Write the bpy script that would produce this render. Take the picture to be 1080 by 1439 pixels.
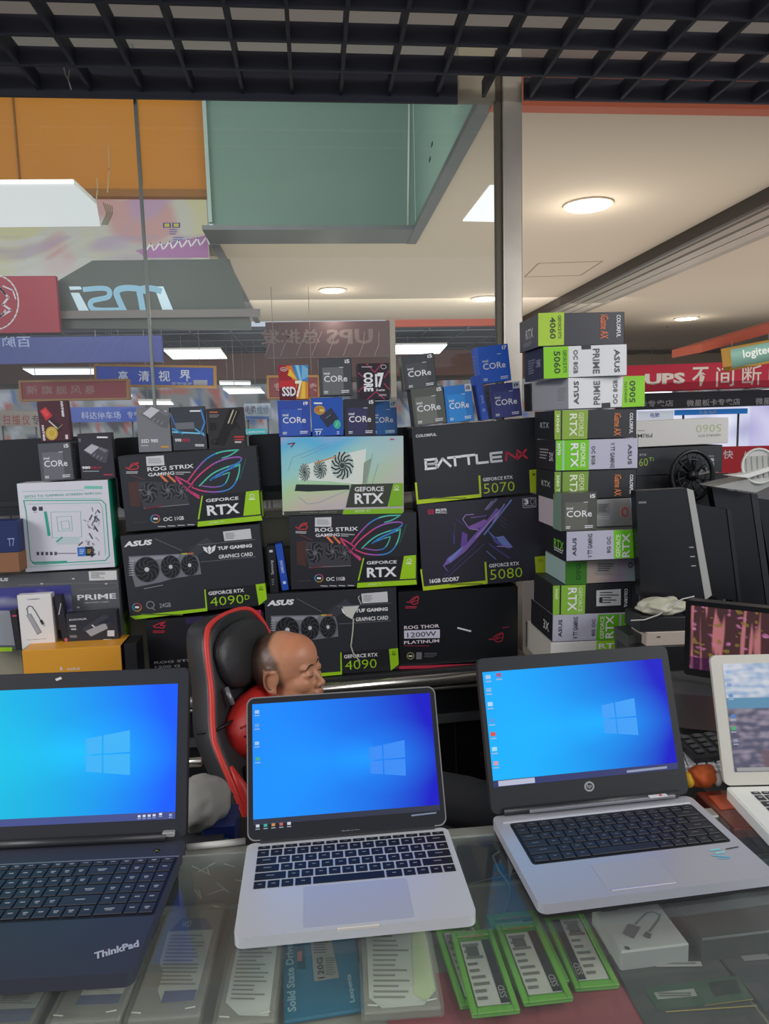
import bpy, bmesh, math, random
from mathutils import Vector, Matrix, noise
from math import sin, cos, radians, pi, atan2, sqrt
for o in list(bpy.data.objects): bpy.data.objects.remove(o)
SC = bpy.context.scene; COL = SC.collection
random.seed(7)
# ------------------------------------------------------------------ camera
F = 1000.0; CXP, CYP = 540.0, 719.5
CAM = Vector((0, 0, 1.55))
_y, _p, _r = radians(5.4), radians(7.0), radians(1.5)
FWD = Vector((sin(_y)*cos(_p), cos(_y)*cos(_p), -sin(_p)))
_R0 = Vector((cos(_y), -sin(_y), 0)); _U0 = _R0.cross(FWD)
RT = _R0*cos(_r) - _U0*sin(_r); UP = _U0*cos(_r) + _R0*sin(_r)
cd = bpy.data.cameras.new('camera'); cam = bpy.data.objects.new('camera', cd); COL.objects.link(cam)
cd.sensor_fit = 'HORIZONTAL'; cd.sensor_width = 36; cd.lens = 36*F/1080; cd.clip_start = .02; cd.clip_end = 200
m = Matrix((RT, UP, -FWD)).transposed().to_4x4(); m.translation = CAM; cam.matrix_world = m
SC.camera = cam
# ------------------------------------------------------------------ world, lights, exposure
w = bpy.data.worlds.new('world'); SC.world = w; w.use_nodes = True
w.node_tree.nodes['Background'].inputs[0].default_value = (.80, .86, 1.0, 1)
w.node_tree.nodes['Background'].inputs[1].default_value = .72
SC.view_settings.view_transform = 'Standard'; SC.view_settings.look = 'None'
SC.view_settings.exposure = 0.0; SC.view_settings.gamma = 1; SC.view_settings.use_curve_mapping = False
def area(name, loc, target, sx, sy, power, color=(1, .97, .93)):
    l = bpy.data.lights.new(name, 'AREA'); l.shape = 'RECTANGLE'; l.size = sx; l.size_y = sy; l.energy = power; l.color = color
    o = bpy.data.objects.new(name, l); COL.objects.link(o); o.location = loc
    o.rotation_euler = (Vector(target) - Vector(loc)).to_track_quat('-Z', 'Y').to_euler()
    return o
area('aisle_fill', (3.4, -1.0, 2.9), (.1, 2.0, .9), 1.6, 1.0, 60)  # unseen fill lamp added behind the camera on the right, brightens the rack
area('aisle_fill', (-4.6, -.8, 2.9), (0, 2.0, .9), 1.6, 1.0, 85)  # second added fill lamp, out of view on the left
area('stall_fill', (2.1, .9, 2.68), (.6, 1.0, .9), .9, .4, 14)  # added fill lamp out of view, brightens counter and laptops from the right
area('stall_fill', (-2.9, .9, 2.68), (-.4, 1.0, .9), .9, .4, 18)  # added fill lamp out of view, same job from the left
area('hall_fill', (3.0, 7.3, 1.9), (3.0, 7.4, 6), 9, 7, 135, (1, .96, .90))  # up-facing fill added in mid hall to even out the beige ceiling
area('far_hall_light', (0, 9.0, 2.9), (0, 14, 1.5), 8, 1, 60)
area('plenum_fill', (.3, 1.3, 2.86), (.3, 1.31, 4), 4.5, 2.4, 16)  # up-facing fill added above the grid to brighten the slab
area('well_fill', (-1.2, 4.4, 3.0), (-1.2, 6.3, 3.9), 3, .6, 22, (1, .97, .93))  # fill lamp added in the ceiling opening to light its walls
ZC = .90
# ------------------------------------------------------------------ helpers
def ray(px, py): return FWD + RT*((px-CXP)/F) - UP*((py-CYP)/F)
def hit(px, py, O, N):
    r = ray(px, py); t = (O - CAM).dot(N)/r.dot(N); return CAM + r*t
def PY(px, py, Y): return hit(px, py, Vector((0, Y, 0)), Vector((0, 1, 0)))
def PZ(px, py, z): return hit(px, py, Vector((0, 0, z)), Vector((0, 0, 1)))
def PX(px, py, X): return hit(px, py, Vector((X, 0, 0)), Vector((1, 0, 0)))
def proj(p):
    d = p - CAM; k = d.dot(FWD); return (CXP + F*d.dot(RT)/k, CYP - F*d.dot(UP)/k)
def lin(h):
    h = h.lstrip('#'); h = ''.join(x*2 for x in h) if len(h) == 3 else h; c = [int(h[i:i+2], 16)/255 for i in (0, 2, 4)]
    return tuple(x/12.92 if x <= .04045 else ((x+.055)/1.055)**2.4 for x in c)
_M = {}
def mat(h, rough=.5, metal=0, emit=0, spec=.5, alpha=1, bump=0, bscale=200, var=0, coat=0):
    key = (h, rough, metal, emit, spec, alpha, bump, bscale, var, coat)
    if key in _M: return _M[key]
    m = bpy.data.materials.new('m_%s_%d' % (h.strip('#'), len(_M))); m.use_nodes = True
    nt = m.node_tree; b = nt.nodes['Principled BSDF']; c = (*lin(h), 1)
    b.inputs['Base Color'].default_value = c; b.inputs['Roughness'].default_value = rough
    b.inputs['Metallic'].default_value = metal; b.inputs['Specular IOR Level'].default_value = spec
    b.inputs['Coat Weight'].default_value = coat; b.inputs['Coat Roughness'].default_value = .1
    if emit:
        if emit >= .5: b.inputs['Base Color'].default_value = (.02, .02, .02, 1)
        b.inputs['Emission Color'].default_value = c; b.inputs['Emission Strength'].default_value = emit
    if alpha < 1: b.inputs['Alpha'].default_value = alpha
    if bump or var:
        tc = nt.nodes.new('ShaderNodeTexCoord'); n = nt.nodes.new('ShaderNodeTexNoise')
        n.inputs['Scale'].default_value = bscale; n.inputs['Detail'].default_value = 3
        nt.links.new(tc.outputs['Object'], n.inputs['Vector'])
        if bump:
            bp = nt.nodes.new('ShaderNodeBump'); bp.inputs['Strength'].default_value = bump; bp.inputs['Distance'].default_value = .002
            nt.links.new(n.outputs['Fac'], bp.inputs['Height']); nt.links.new(bp.outputs['Normal'], b.inputs['Normal'])
        if var:
            mx = nt.nodes.new('ShaderNodeMix'); mx.data_type = 'RGBA'
            mx.inputs[6].default_value = tuple(x*(1-var) for x in c[:3]) + (1,)
            mx.inputs[7].default_value = tuple(min(1, x*(1+var)) for x in c[:3]) + (1,)
            nt.links.new(n.outputs['Fac'], mx.inputs[0]); nt.links.new(mx.outputs[2], b.inputs['Base Color'])
    _M[key] = m; return m
def glass_mat(name, tint, refl=.9, haze=0.0, rough=.02):
    m = bpy.data.materials.new(name); m.use_nodes = True; nt = m.node_tree; nt.nodes.clear()
    out = nt.nodes.new('ShaderNodeOutputMaterial'); tr = nt.nodes.new('ShaderNodeBsdfTransparent'); tr.inputs[0].default_value = (*tint, 1)
    gl = nt.nodes.new('ShaderNodeBsdfGlossy'); gl.inputs[0].default_value = (refl, refl, refl, 1); gl.inputs['Roughness'].default_value = rough
    fr = nt.nodes.new('ShaderNodeFresnel'); fr.inputs[0].default_value = 1.5
    mx = nt.nodes.new('ShaderNodeMixShader'); geo = nt.nodes.new('ShaderNodeNewGeometry'); sb = nt.nodes.new('ShaderNodeMath'); sb.operation = 'SUBTRACT'; sb.inputs[0].default_value = 1; nt.links.new(geo.outputs['Backfacing'], sb.inputs[1]); ml = nt.nodes.new('ShaderNodeMath'); ml.operation = 'MULTIPLY'; nt.links.new(sb.outputs[0], ml.inputs[0]); nt.links.new(fr.outputs[0], ml.inputs[1]); nt.links.new(ml.outputs[0], mx.inputs[0]); nt.links.new(tr.outputs[0], mx.inputs[1]); nt.links.new(gl.outputs[0], mx.inputs[2])
    last = mx
    if haze:
        df = nt.nodes.new('ShaderNodeBsdfDiffuse'); df.inputs[0].default_value = (.7, .72, .72, 1)
        tc = nt.nodes.new('ShaderNodeTexCoord'); n = nt.nodes.new('ShaderNodeTexNoise'); n.inputs['Scale'].default_value = 3; n.inputs['Detail'].default_value = 5
        rmp = nt.nodes.new('ShaderNodeMapRange'); rmp.inputs[1].default_value = .45; rmp.inputs[2].default_value = .75; rmp.inputs[3].default_value = haze*.5; rmp.inputs[4].default_value = haze
        nt.links.new(tc.outputs['Object'], n.inputs['Vector']); nt.links.new(n.outputs['Fac'], rmp.inputs[0])
        m2 = nt.nodes.new('ShaderNodeMixShader'); nt.links.new(rmp.outputs[0], m2.inputs[0])
        nt.links.new(mx.outputs[0], m2.inputs[1]); nt.links.new(df.outputs[0], m2.inputs[2]); last = m2
    nt.links.new(last.outputs[0], out.inputs[0]); return m
def attr_mat(name, emit=0, rough=.45, coat=0, metal=0):
    m = bpy.data.materials.new(name); m.use_nodes = True; nt = m.node_tree; b = nt.nodes['Principled BSDF']
    a = nt.nodes.new('ShaderNodeAttribute'); a.attribute_name = 'Col'
    b.inputs['Roughness'].default_value = rough; b.inputs['Coat Weight'].default_value = coat; b.inputs['Metallic'].default_value = metal
    if emit:
        b.inputs['Base Color'].default_value = (.01, .01, .01, 1); b.inputs['Specular IOR Level'].default_value = .25
        nt.links.new(a.outputs['Color'], b.inputs['Emission Color']); b.inputs['Emission Strength'].default_value = emit
    else: nt.links.new(a.outputs['Color'], b.inputs['Base Color'])
    return m
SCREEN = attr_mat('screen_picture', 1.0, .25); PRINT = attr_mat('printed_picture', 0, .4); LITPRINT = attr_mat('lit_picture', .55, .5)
SKINM = attr_mat('skin_and_stubble', 0, .42); HOLO = attr_mat('iridescent_card', 0, .22, .5, .25)
class Fr:            # a flat frame: origin O, right U, up V, outward N; optional photo quad mapped onto [0..W]x[0..H]
    def __init__(s, O, U, V, W=0, H=0, quad=None):
        s.O = Vector(O); s.U = Vector(U).normalized(); V = Vector(V); s.V = (V - s.U*V.dot(s.U)).normalized(); s.N = s.U.cross(s.V)
        s.W = W; s.H = H; s.cs = (0, 0, 1); s.h = None
        if quad: s.h = homog(quad, [(0, H), (W, H), (W, 0), (0, 0)])
    def at(s, u, v, n=0): return s.O + s.U*u + s.V*v + s.N*n
    def crop(s, ox, oy, k): s.cs = (ox, oy, k); return s
    def uv(s, x, y):
        ox, oy, k = s.cs; x = ox + x/k; y = oy + y/k
        if s.h:
            h = s.h; d = h[6]*x + h[7]*y + 1; return ((h[0]*x+h[1]*y+h[2])/d, (h[3]*x+h[4]*y+h[5])/d)
        p = hit(x, y, s.O, s.N) - s.O; return (p.dot(s.U), p.dot(s.V))
    def off(s, n): return Fr(s.O + s.N*n, s.U, s.V, s.W, s.H)
def solve(A, b):
    n = len(b); M = [r[:] + [b[i]] for i, r in enumerate(A)]
    for i in range(n):
        p = max(range(i, n), key=lambda r: abs(M[r][i])); M[i], M[p] = M[p], M[i]
        for r in range(n):
            if r != i:
                f = M[r][i]/M[i][i]
                for c in range(i, n+1): M[r][c] -= f*M[i][c]
    return [M[i][n]/M[i][i] for i in range(n)]
def homog(src, dst):
    A, b = [], []
    for (x, y), (u, v) in zip(src, dst):
        A.append([x, y, 1, 0, 0, 0, -u*x, -u*y]); b.append(u); A.append([0, 0, 0, x, y, 1, -v*x, -v*y]); b.append(v)
    return solve(A, b)
_T = {}
def text_mesh(s, bold):
    k = (s, bold)
    if k in _T: return _T[k]
    c = bpy.data.curves.new('t', 'FONT'); c.body = s; c.size = 1; c.resolution_u = 2; c.offset = bold; c.fill_mode = 'BOTH'
    o = bpy.data.objects.new('t', c); COL.objects.link(o); bpy.context.view_layer.update()
    me = bpy.data.meshes.new_from_object(o.evaluated_get(bpy.context.evaluated_depsgraph_get()))
    vs = [tuple(v.co[:2]) for v in me.vertices]; fs = [tuple(p.vertices) for p in me.polygons]
    bpy.data.objects.remove(o); bpy.data.curves.remove(c); bpy.data.meshes.remove(me)
    if not vs: vs = [(0, 0), (1, 0), (1, 1), (0, 1)]; fs = [(0, 1, 2, 3)]
    x0 = min(v[0] for v in vs); x1 = max(v[0] for v in vs); y0 = min(v[1] for v in vs); y1 = max(v[1] for v in vs)
    r = ([((x-x0)/(x1-x0)-.5, (y-y0)/max(y1-y0, 1e-6)-.5) for x, y in vs], fs); _T[k] = r; return r
class MB:            # collects world-space geometry, links it as ONE mesh object
    def __init__(s): s.v = []; s.f = []; s.m = []; s.mats = []; s.smooth = []; s.col = None
    def mi(s, m):
        if isinstance(m, str): m = mat(m)
        if m not in s.mats: s.mats.append(m)
        return s.mats.index(m)
    def add(s, vs, fs, m, smooth=False):
        b = len(s.v); s.v += [Vector(v) for v in vs]; k = s.mi(m)
        for f in fs: s.f.append(tuple(i+b for i in f)); s.m.append(k); s.smooth.append(smooth)
        return s
    def bm(s, bm, m, M=None, smooth=False):
        bm.verts.index_update()
        vs = [(M @ v.co if M else v.co.copy()) for v in bm.verts]; fs = [tuple(v.index for v in f.verts) for f in bm.faces]
        s.add(vs, fs, m, smooth); bm.free(); return s
    def box(s, fr, u0, u1, v0, v1, n0, n1, m, bev=0, seg=1):
        if bev <= 0:
            vs = [fr.at(u, v, n) for n in (n0, n1) for v in (v0, v1) for u in (u0, u1)]
            return s.add(vs, [(0, 2, 3, 1), (4, 5, 7, 6), (0, 1, 5, 4), (2, 6, 7, 3), (0, 4, 6, 2), (1, 3, 7, 5)], m)
        bm = bmesh.new(); bmesh.ops.create_cube(bm, size=1)
        for v in bm.verts: v.co = Vector(((u0+u1)/2 + v.co.x*(u1-u0), (v0+v1)/2 + v.co.y*(v1-v0), (n0+n1)/2 + v.co.z*(n1-n0)))
        bmesh.ops.bevel(bm, geom=bm.edges[:], offset=bev, segments=seg, affect='EDGES', clamp_overlap=True)
        for v in bm.verts: v.co = fr.at(*v.co)
        return s.bm(bm, m)
    def rpoly(s, fr, u0, u1, v0, v1, r, n0, n1, m, seg=5):      # rounded-corner slab
        pts = []
        for cx, cy, a0 in ((u1-r, v1-r, 0), (u0+r, v1-r, 90), (u0+r, v0+r, 180), (u1-r, v0+r, 270)):
            for i in range(seg+1):
                a = radians(a0 + 90*i/seg); pts.append((cx + r*cos(a), cy + r*sin(a)))
        return s.prism(fr, pts, n0, n1, m)
    def prism(s, fr, pts, n0, n1, m):
        a = sum(pts[i][0]*pts[(i+1) % len(pts)][1] - pts[(i+1) % len(pts)][0]*pts[i][1] for i in range(len(pts)))
        if a < 0: pts = pts[::-1]
        k = len(pts)
        if abs(n1-n0) < 1e-7: return s.add([fr.at(u, v, n0) for u, v in pts], [tuple(range(k))], m)
        vs = [fr.at(u, v, n0) for u, v in pts] + [fr.at(u, v, n1) for u, v in pts]
        fs = [tuple(range(k))[::-1], tuple(range(k, 2*k))] + [(i, (i+1) % k, (i+1) % k + k, i+k) for i in range(k)]
        return s.add(vs, fs, m)
    def poly(s, fr, px, m, lay=1): return s.prism(fr, [fr.uv(*p) for p in px], lay*3e-4, lay*3e-4, m)
    def rect(s, fr, x0, y0, x1, y1, m, lay=1): return s.poly(fr, [(x0, y0), (x1, y0), (x1, y1), (x0, y1)], m, lay)
    def line(s, fr, px, w, m, lay=2, close=False):               # w in author pixels
        q = [Vector(fr.uv(*p)) for p in px]; a = Vector(fr.uv(px[0][0]+1, px[0][1])); w = w*(a-q[0]).length/2
        if close: q.append(q[0])
        for i in range(len(q)-1):
            d = q[i+1]-q[i]
            if d.length < 1e-7: continue
            d.normalize(); t = Vector((-d.y, d.x))*w; e = d*w*.5
            s.prism(fr, [tuple(q[i]-e+t), tuple(q[i]-e-t), tuple(q[i+1]+e-t), tuple(q[i+1]+e+t)], lay*3e-4, lay*3e-4, m)
        return s
    def curve(s, fr, px, w, m, lay=2, it=2):
        P = [tuple(p) for p in px]
        for _ in range(it):
            q = [P[0]]
            for a, b in zip(P[:-1], P[1:]): q += [(a[0]*.75+b[0]*.25, a[1]*.75+b[1]*.25), (a[0]*.25+b[0]*.75, a[1]*.25+b[1]*.75)]
            P = q + [P[-1]]
        return s.line(fr, P, w, m, lay)
    def disc(s, fr, cx, cy, rx, ry, m, lay=2, k=20): return s.poly(fr, [(cx+rx*cos(2*pi*i/k), cy+ry*sin(2*pi*i/k)) for i in range(k)], m, lay)
    def ring(s, fr, cx, cy, rx, ry, w, m, lay=2, k=20, a0=0, a1=360): return s.line(fr, [(cx+rx*cos(radians(a0+(a1-a0)*i/k)), cy+ry*sin(radians(a0+(a1-a0)*i/k))) for i in range(k+1)], w, m, lay)
    def text(s, fr, t, x0, y0, x1, y1, m, rot=0, bold=.01, lay=2, mirror=False, shear=0, depth=0):   # box in author px; rot in degrees ccw
        cx, cy = (x0+x1)/2, (y0+y1)/2; c = Vector(fr.uv(cx, cy))
        W = (Vector(fr.uv(x1, cy)) - Vector(fr.uv(x0, cy))).length; H = (Vector(fr.uv(cx, y0)) - Vector(fr.uv(cx, y1))).length
        vs, fs = text_mesh(t, bold)
        if rot in (0, 180):          # the photo box of slanted print is taller than the letters
            e0 = Vector(fr.uv(x0, cy)); e1 = Vector(fr.uv(x1, cy)); H -= min(.40*H, .75*abs(e1.y-e0.y))
        if abs(rot) in (90, 270): W, H = H, W
        a = radians(rot); out = []
        for x, y in vs:
            x, y = x*W + shear*y*H, y*H
            if mirror: x = -x
            out.append(fr.at(c.x + x*cos(a) - y*sin(a), c.y + x*sin(a) + y*cos(a), lay*3e-4 + depth))
        if depth:
            n = len(out); out2 = [p - fr.N*depth for p in out]; s.add(out2, fs, m)
        return s.add(out, fs, m)
    def lines(s, fr, x0, y0, x1, y1, n, m, lay=2, frac=.45, seed=0):       # rows of illegible small print
        rnd = random.Random(seed); h = (y1-y0)/n
        for i in range(n):
            xe = x0 + (x1-x0)*rnd.uniform(.55, 1); y = y0 + h*i
            s.rect(fr, x0, y, xe, y + h*frac, m, lay)
        return s
    def tube(s, pts, r, m, k=8, closed=False):
        pts = [Vector(p) for p in pts]; n = len(pts); vs = []; prev = None
        for i, p in enumerate(pts):
            if closed: d = pts[(i+1) % n] - pts[i-1]
            else: d = pts[min(i+1, n-1)] - pts[max(i-1, 0)]
            d.normalize()
            if prev is None: a = d.orthogonal().normalized()
            else: a = (prev - d*prev.dot(d)).normalized()
            prev = a; b = d.cross(a); rr = r[i] if isinstance(r, (list, tuple)) else r
            vs += [p + (a*cos(2*pi*j/k) + b*sin(2*pi*j/k))*rr for j in range(k)]
        fs = []
        for i in range(n if closed else n-1):
            i2 = (i+1) % n
            for j in range(k): fs.append((i*k+j, i*k+(j+1) % k, i2*k+(j+1) % k, i2*k+j))
        if not closed: fs += [tuple(range(k))[::-1], tuple(range((n-1)*k, n*k))]
        return s.add(vs, fs, m, True)
    def ell(s, c, r, m, R=None, u=20, v=12):
        bm = bmesh.new(); bmesh.ops.create_uvsphere(bm, u_segments=u, v_segments=v, radius=1)
        M = Matrix.Translation(Vector(c)) @ (R.to_4x4() if R else Matrix.Identity(4)) @ Matrix.Diagonal((*r, 1))
        return s.bm(bm, m, M, True)
    def paint(s, fr, u0, u1, v0, v1, nx, ny, fn, m, n=3e-4):      # grid coloured per vertex by fn(x 0..1, y 0..1 down)
        b = len(s.v)
        if s.col is None: s.col = {}
        for j in range(ny+1):
            for i in range(nx+1):
                x, y = i/nx, j/ny; s.v.append(fr.at(u0+(u1-u0)*x, v1+(v0-v1)*y, n)); s.col[len(s.v)-1] = fn(x, y)
        k = s.mi(m)
        for j in range(ny):
            for i in range(nx):
                a = b + j*(nx+1) + i; s.f.append((a, a+nx+1, a+nx+2, a+1)); s.m.append(k); s.smooth.append(True)
        return s
    def build(s, name, parent=None, origin=None, rot=None, **props):
        if not s.v: return None
        if parent is not None: inv = parent.matrix_world.inverted()
        else:
            if origin is None:
                zs = min(v.z for v in s.v); origin = Vector((sum(v.x for v in s.v)/len(s.v), sum(v.y for v in s.v)/len(s.v), zs))
            M = Matrix.Translation(Vector(origin)) @ (rot.to_4x4() if rot else Matrix.Identity(4)); inv = M.inverted()
        me = bpy.data.meshes.new(name); me.from_pydata([inv @ v for v in s.v], [], s.f)
        for m in s.mats: me.materials.append(m)
        me.polygons.foreach_set('material_index', s.m); me.polygons.foreach_set('use_smooth', s.smooth)
        if s.col:
            ca = me.color_attributes.new('Col', 'FLOAT_COLOR', 'POINT')
            for i, c in s.col.items(): ca.data[i].color = (*c, 1)
        me.update(); o = bpy.data.objects.new(name, me); COL.objects.link(o)
        if parent is not None: o.parent = parent
        else: o.matrix_world = M
        for k, v in props.items(): o[k] = v
        return o
def root(name, loc, label, cat, group=None, R=None):
    o = bpy.data.objects.new(name, None); COL.objects.link(o); o.empty_display_size = .05
    M = Matrix.Translation(Vector(loc)) @ (R.to_4x4() if R else Matrix.Identity(4)); o.matrix_world = M
    o['label'] = label; o['category'] = cat
    if group: o['group'] = group
    return o
def tag(o, label, cat, group=None):
    o['label'] = label; o['category'] = cat
    if group: o['group'] = group
    return o
WX, WY, WZ = Vector((1, 0, 0)), Vector((0, 1, 0)), Vector((0, 0, 1))
def yframe(Y, quad=None): return Fr((0, Y, 0), WX, WZ)          # vertical plane facing the camera side, world axes
GREY = '#4a4a4a'
class Carton:
    """product box: front face fitted to the photo quad (TL,TR,BR,BL) on a plane of the given frame"""
    def __init__(s, name, label, fr, quad, depth, color, cat='box', group=None, side=None, top=None, rough=.42, yaw=0, bev=.0012):
        if yaw:
            c = hit(*quad[3], fr.O, fr.N); q = Matrix.Rotation(radians(yaw), 3, 'Z'); fr = Fr(c, q @ fr.U, fr.V)
        P = [hit(x, y, fr.O, fr.N) for x, y in quad]
        W = ((P[1]-P[0]).length + (P[2]-P[3]).length)/2; H = ((P[0]-P[3]).length + (P[1]-P[2]).length)/2
        U = ((P[1]-P[0]) + (P[2]-P[3])).normalized(); c = sum(P, Vector())/4; Vv = fr.N.cross(U)
        s.f = Fr(c - U*W/2 - Vv*H/2, U, Vv, W, H, quad); s.W, s.H, s.d = W, H, depth; s.quad = quad
        o = s.f.at(W/2, 0, -depth/2); R = Matrix((s.f.U, -s.f.N, s.f.V)).transposed()
        s.root = root(name, o, label, cat, group, R)
        b = MB(); c0 = mat(color, rough) if isinstance(color, str) else color; b.box(s.f, 0, W, 0, H, -depth, 0, c0, bev); b.build('carton', s.root)
        s.left = Fr(s.f.at(0, 0, -depth), -s.f.N*-1, s.f.V, depth, H); s.left.cs = (0, 0, 1)
        s.left.h = homog([(0, 0), (1, 0), (1, 1), (0, 1)], [(0, H), (depth, H), (depth, 0), (0, 0)])
        s.right = Fr(s.f.at(W, 0, 0), -s.f.N, s.f.V, depth, H)
        s.right.h = homog([(0, 0), (1, 0), (1, 1), (0, 1)], [(0, H), (depth, H), (depth, 0), (0, 0)])
        s.u = Fr(s.f.O, s.f.U, s.f.V, W, H); s.u.h = homog([(0, 0), (1, 0), (1, 1), (0, 1)], [(0, H), (W, H), (W, 0), (0, 0)])   # unit coords, y down
        s.parts = {}
        if side:
            for fr_ in (s.left, s.right): b = MB(); b.rect(fr_, 0, 0, 1, 1, side); b.build('side_panel', s.root)
        if top:
            t = Fr(s.f.at(0, H, 0), s.f.U, -s.f.N); s.p('lid').prism(t, [(0, 0), (W, 0), (W, depth), (0, depth)], 3e-4, 3e-4, mat(top) if isinstance(top, str) else top)
    def p(s, name):
        if name not in s.parts: s.parts[name] = MB()
        return s.parts[name]
    def crop(s, *a): s.f.crop(*a); return s
    def done(s, labels={}):
        for k, b in s.parts.items():
            o = b.build(k, s.root)
            if o and k in labels: o['label'] = labels[k]
        return s
# ================================================================== structure
def struct(b, name, parent=None, **k):
    o = b.build(name, parent); o['kind'] = 'structure'; return o
def kid(b, name, parent):
    return b.build(name, parent)
GR = Fr((0, 0, 0), WX, WY)                       # horizontal frame, N up
BLK = mat('#2d2f3a', .6, spec=.3); BEIGE = mat('#d2c4b1', .9, spec=.1, var=.03, bscale=.6); STEEL = mat('#6c706e', .55, .25, var=.12, bscale=6)
# floor
b = MB(); b.box(GR, -9, 14, -4, 26, -.05, 0, mat('#6d6a66', .25, var=.1, bscale=2)); struct(b, 'floor')
# --- open black grid ceiling over the stall
GY1 = 2.76; GZ = PY(400, 135, GY1).z; SP = .1835; SX = .1755; GX0 = -.035
b = MB(); b.box(GR, -2.6, PY(642, 135, GY1).x, GY1-.012, GY1, GZ-.02, GZ+.10, BLK); b.box(GR, PY(735, 135, GY1).x, 3.6, GY1-.012, GY1, GZ-.002, GZ+.075, BLK)
grille = b.build('ceiling_grille', None); grille['kind'] = 'structure'
b = MB()
bx = MB(); bx.box(GR, -2.6, 3.6, 0, .012, GZ, GZ+.058, BLK); first = None
for k in range(0, 13):
    Y = 2.57 - SP*k
    if first is None:
        bx = MB(); bx.box(GR, -2.6, 3.6, Y, Y+.012, GZ, GZ+.058, BLK); first = bx.build('slat', grille)
    else:
        c = first.copy(); COL.objects.link(c); c.parent = grille; c.location = (first.location.x, first.location.y - SP*k, first.location.z)
first = None
for k in range(-13, 17):
    X = GX0 + SX*k
    if first is None:
        bx = MB(); bx.box(GR, X-.006, X+.006, .25, GY1-.013, GZ+.0005, GZ+.0575, BLK); first = bx.build('slat', grille); x0 = X
    else:
        c = first.copy(); COL.objects.link(c); c.parent = grille; c.location = (first.location.x + (X-x0), first.location.y, first.location.z)
b = MB(); b.box(GR, -3.4, 4.6, -.6, PZ(900, 152, 3.10).y-.1, GZ+.5, GZ+.54, mat('#b0aaa2', .9, emit=0, var=.08, bscale=1.5)); soffit = struct(b, 'ceiling_slab')
for X in (-1.2, .35, 1.15): b = MB(); b.box(GR, X, X+.03, .4, 2.5, GZ+.45, GZ+.48, mat('#b9b6b0', .6)); kid(b, 'conduit', soffit)
b = MB(); b.tube([PY(88, 88, 2.7), PY(92, 105, 2.7), PY(96, 112, 2.7), PY(100, 126, 2.7)], .0022, mat('#9a9a92', .6)); b.tube([PY(96, 112, 2.7), PY(98, 98, 2.7)], .002, mat('#9a9a92', .6))
tag(b.build('cable_tie'), 'pale loose tie hanging from the black ceiling grid above the orange wall', 'tie')
# --- beige hall ceiling with a light well, z 3.10
HZ = 3.10; TH = .12; YA = PZ(430, 340, HZ).y; YA2 = PZ(430, 320, HZ).y; YN = PZ(900, 152, HZ).y; YF = PZ(520, 450, HZ).y; XW = PZ(590, 338, HZ).x - .04; XQ = PZ(286, 324, HZ).x; print('YA', YA, YN, YF, XW, XQ, GZ, SP)
b = MB()
b.box(GR, XW, 8, YN, YA, HZ, HZ+TH, BEIGE); b.box(GR, XQ+.06, 8, YA, YF, HZ, HZ+TH, BEIGE); XE = PZ(840, 450, HZ).x; b.box(GR, XE, 14, YF, 40, HZ, HZ+TH, BEIGE)
ceil = struct(b, 'ceiling')
b = MB(); b.box(GR, -9, XQ-.01, YA+.5, YF, HZ, HZ+TH, BEIGE); struct(b, 'ceiling_side')
b = MB(); b.box(GR, XW, 9, YN-.08, YN, HZ-.03, HZ+.3, mat('#c9694a', .7)); struct(b, 'trim_1')
b = MB(); b.box(GR, PY(543, 455, YF).x, XE, YF, YF+.1, HZ-.10, HZ+.15, mat('#b5563f', .7)); struct(b, 'trim_2')
b = MB()     # steel angle around the well
b.box(GR, XQ, XW, YA2, YA, HZ-.015, HZ+.0, STEEL); b.box(GR, XQ, XW, YA2, YA2+.02, HZ, HZ+.02, STEEL)
b.box(GR, XW-.07, XW+.01, YN-.08, YA, HZ-.02, HZ-.001, STEEL); b.box(GR, XW-.07, XW-.055, YN-.08, YA2, HZ, HZ+.02, STEEL)
b.box(GR, XQ, XQ+.07, YA, YF, HZ-.02, HZ+.12, mat('#77787a', .5, .5)); struct(b, 'trim_3')
GREEN = mat('#7a9484', .75, bump=.5, bscale=90, var=.05)
b = MB(); b.box(GR, XQ+.03, XW+.01, YA+.01, YA+.08, HZ+TH, 5.6, GREEN); wf = struct(b, 'wall_back')
b = MB(); b.box(GR, XW+.012, XW+.07, YN+.02, YA+.01, HZ+TH, 5.6, mat('#86a593', .75, bump=.3, bscale=60)); ws = struct(b, 'wall_right')
b = MB(); 
for (x, y) in ((607, 203), (604, 224), (577, 292)):
    p = PX(x, y, XW+.012); b.box(Fr(p, WY, WZ), -.03, .03, -.012, .012, -.004, .004, '#2c3430')
kid(b, 'scuff_mark', ws)
b = MB(); p0, p1 = PY(575, 140, YA+.01), PY(573, 318, YA+.01); b.tube([p0, p1], .01, mat('#d7ddd2', .5)); kid(b, 'corner_bead', wf)
b = MB(); b.box(GR, XQ, XQ+.03, YA-.04, YA+.01, HZ+.15, 5.6, mat('#aebfb2', .5)); kid(b, 'edge_strip', wf)
ZO = PY(140, 276, YA+.14).z; ORG = mat('#cb8012', .45, var=.05, bscale=1.2)
b = MB(); b.box(GR, -6.5, XQ+.03, YA+.14, YA+.22, ZO, 5.6, ORG); wl = struct(b, 'wall_left')
for px in (23, 195):
    p = PY(px, 200, YA+.13); b = MB(); b.box(GR, p.x-.006, p.x+.006, YA+.125, YA+.142, ZO+.1, 5.6, '#8a5a18'); kid(b, 'panel_joint', wl)
b = MB(); b.box(GR, -6.5, XQ+.03, YA+.07, YA+.14, ZO-.02, ZO+.04, mat('#94601f', .5)); kid(b, 'bottom_rail', wl)
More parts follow.
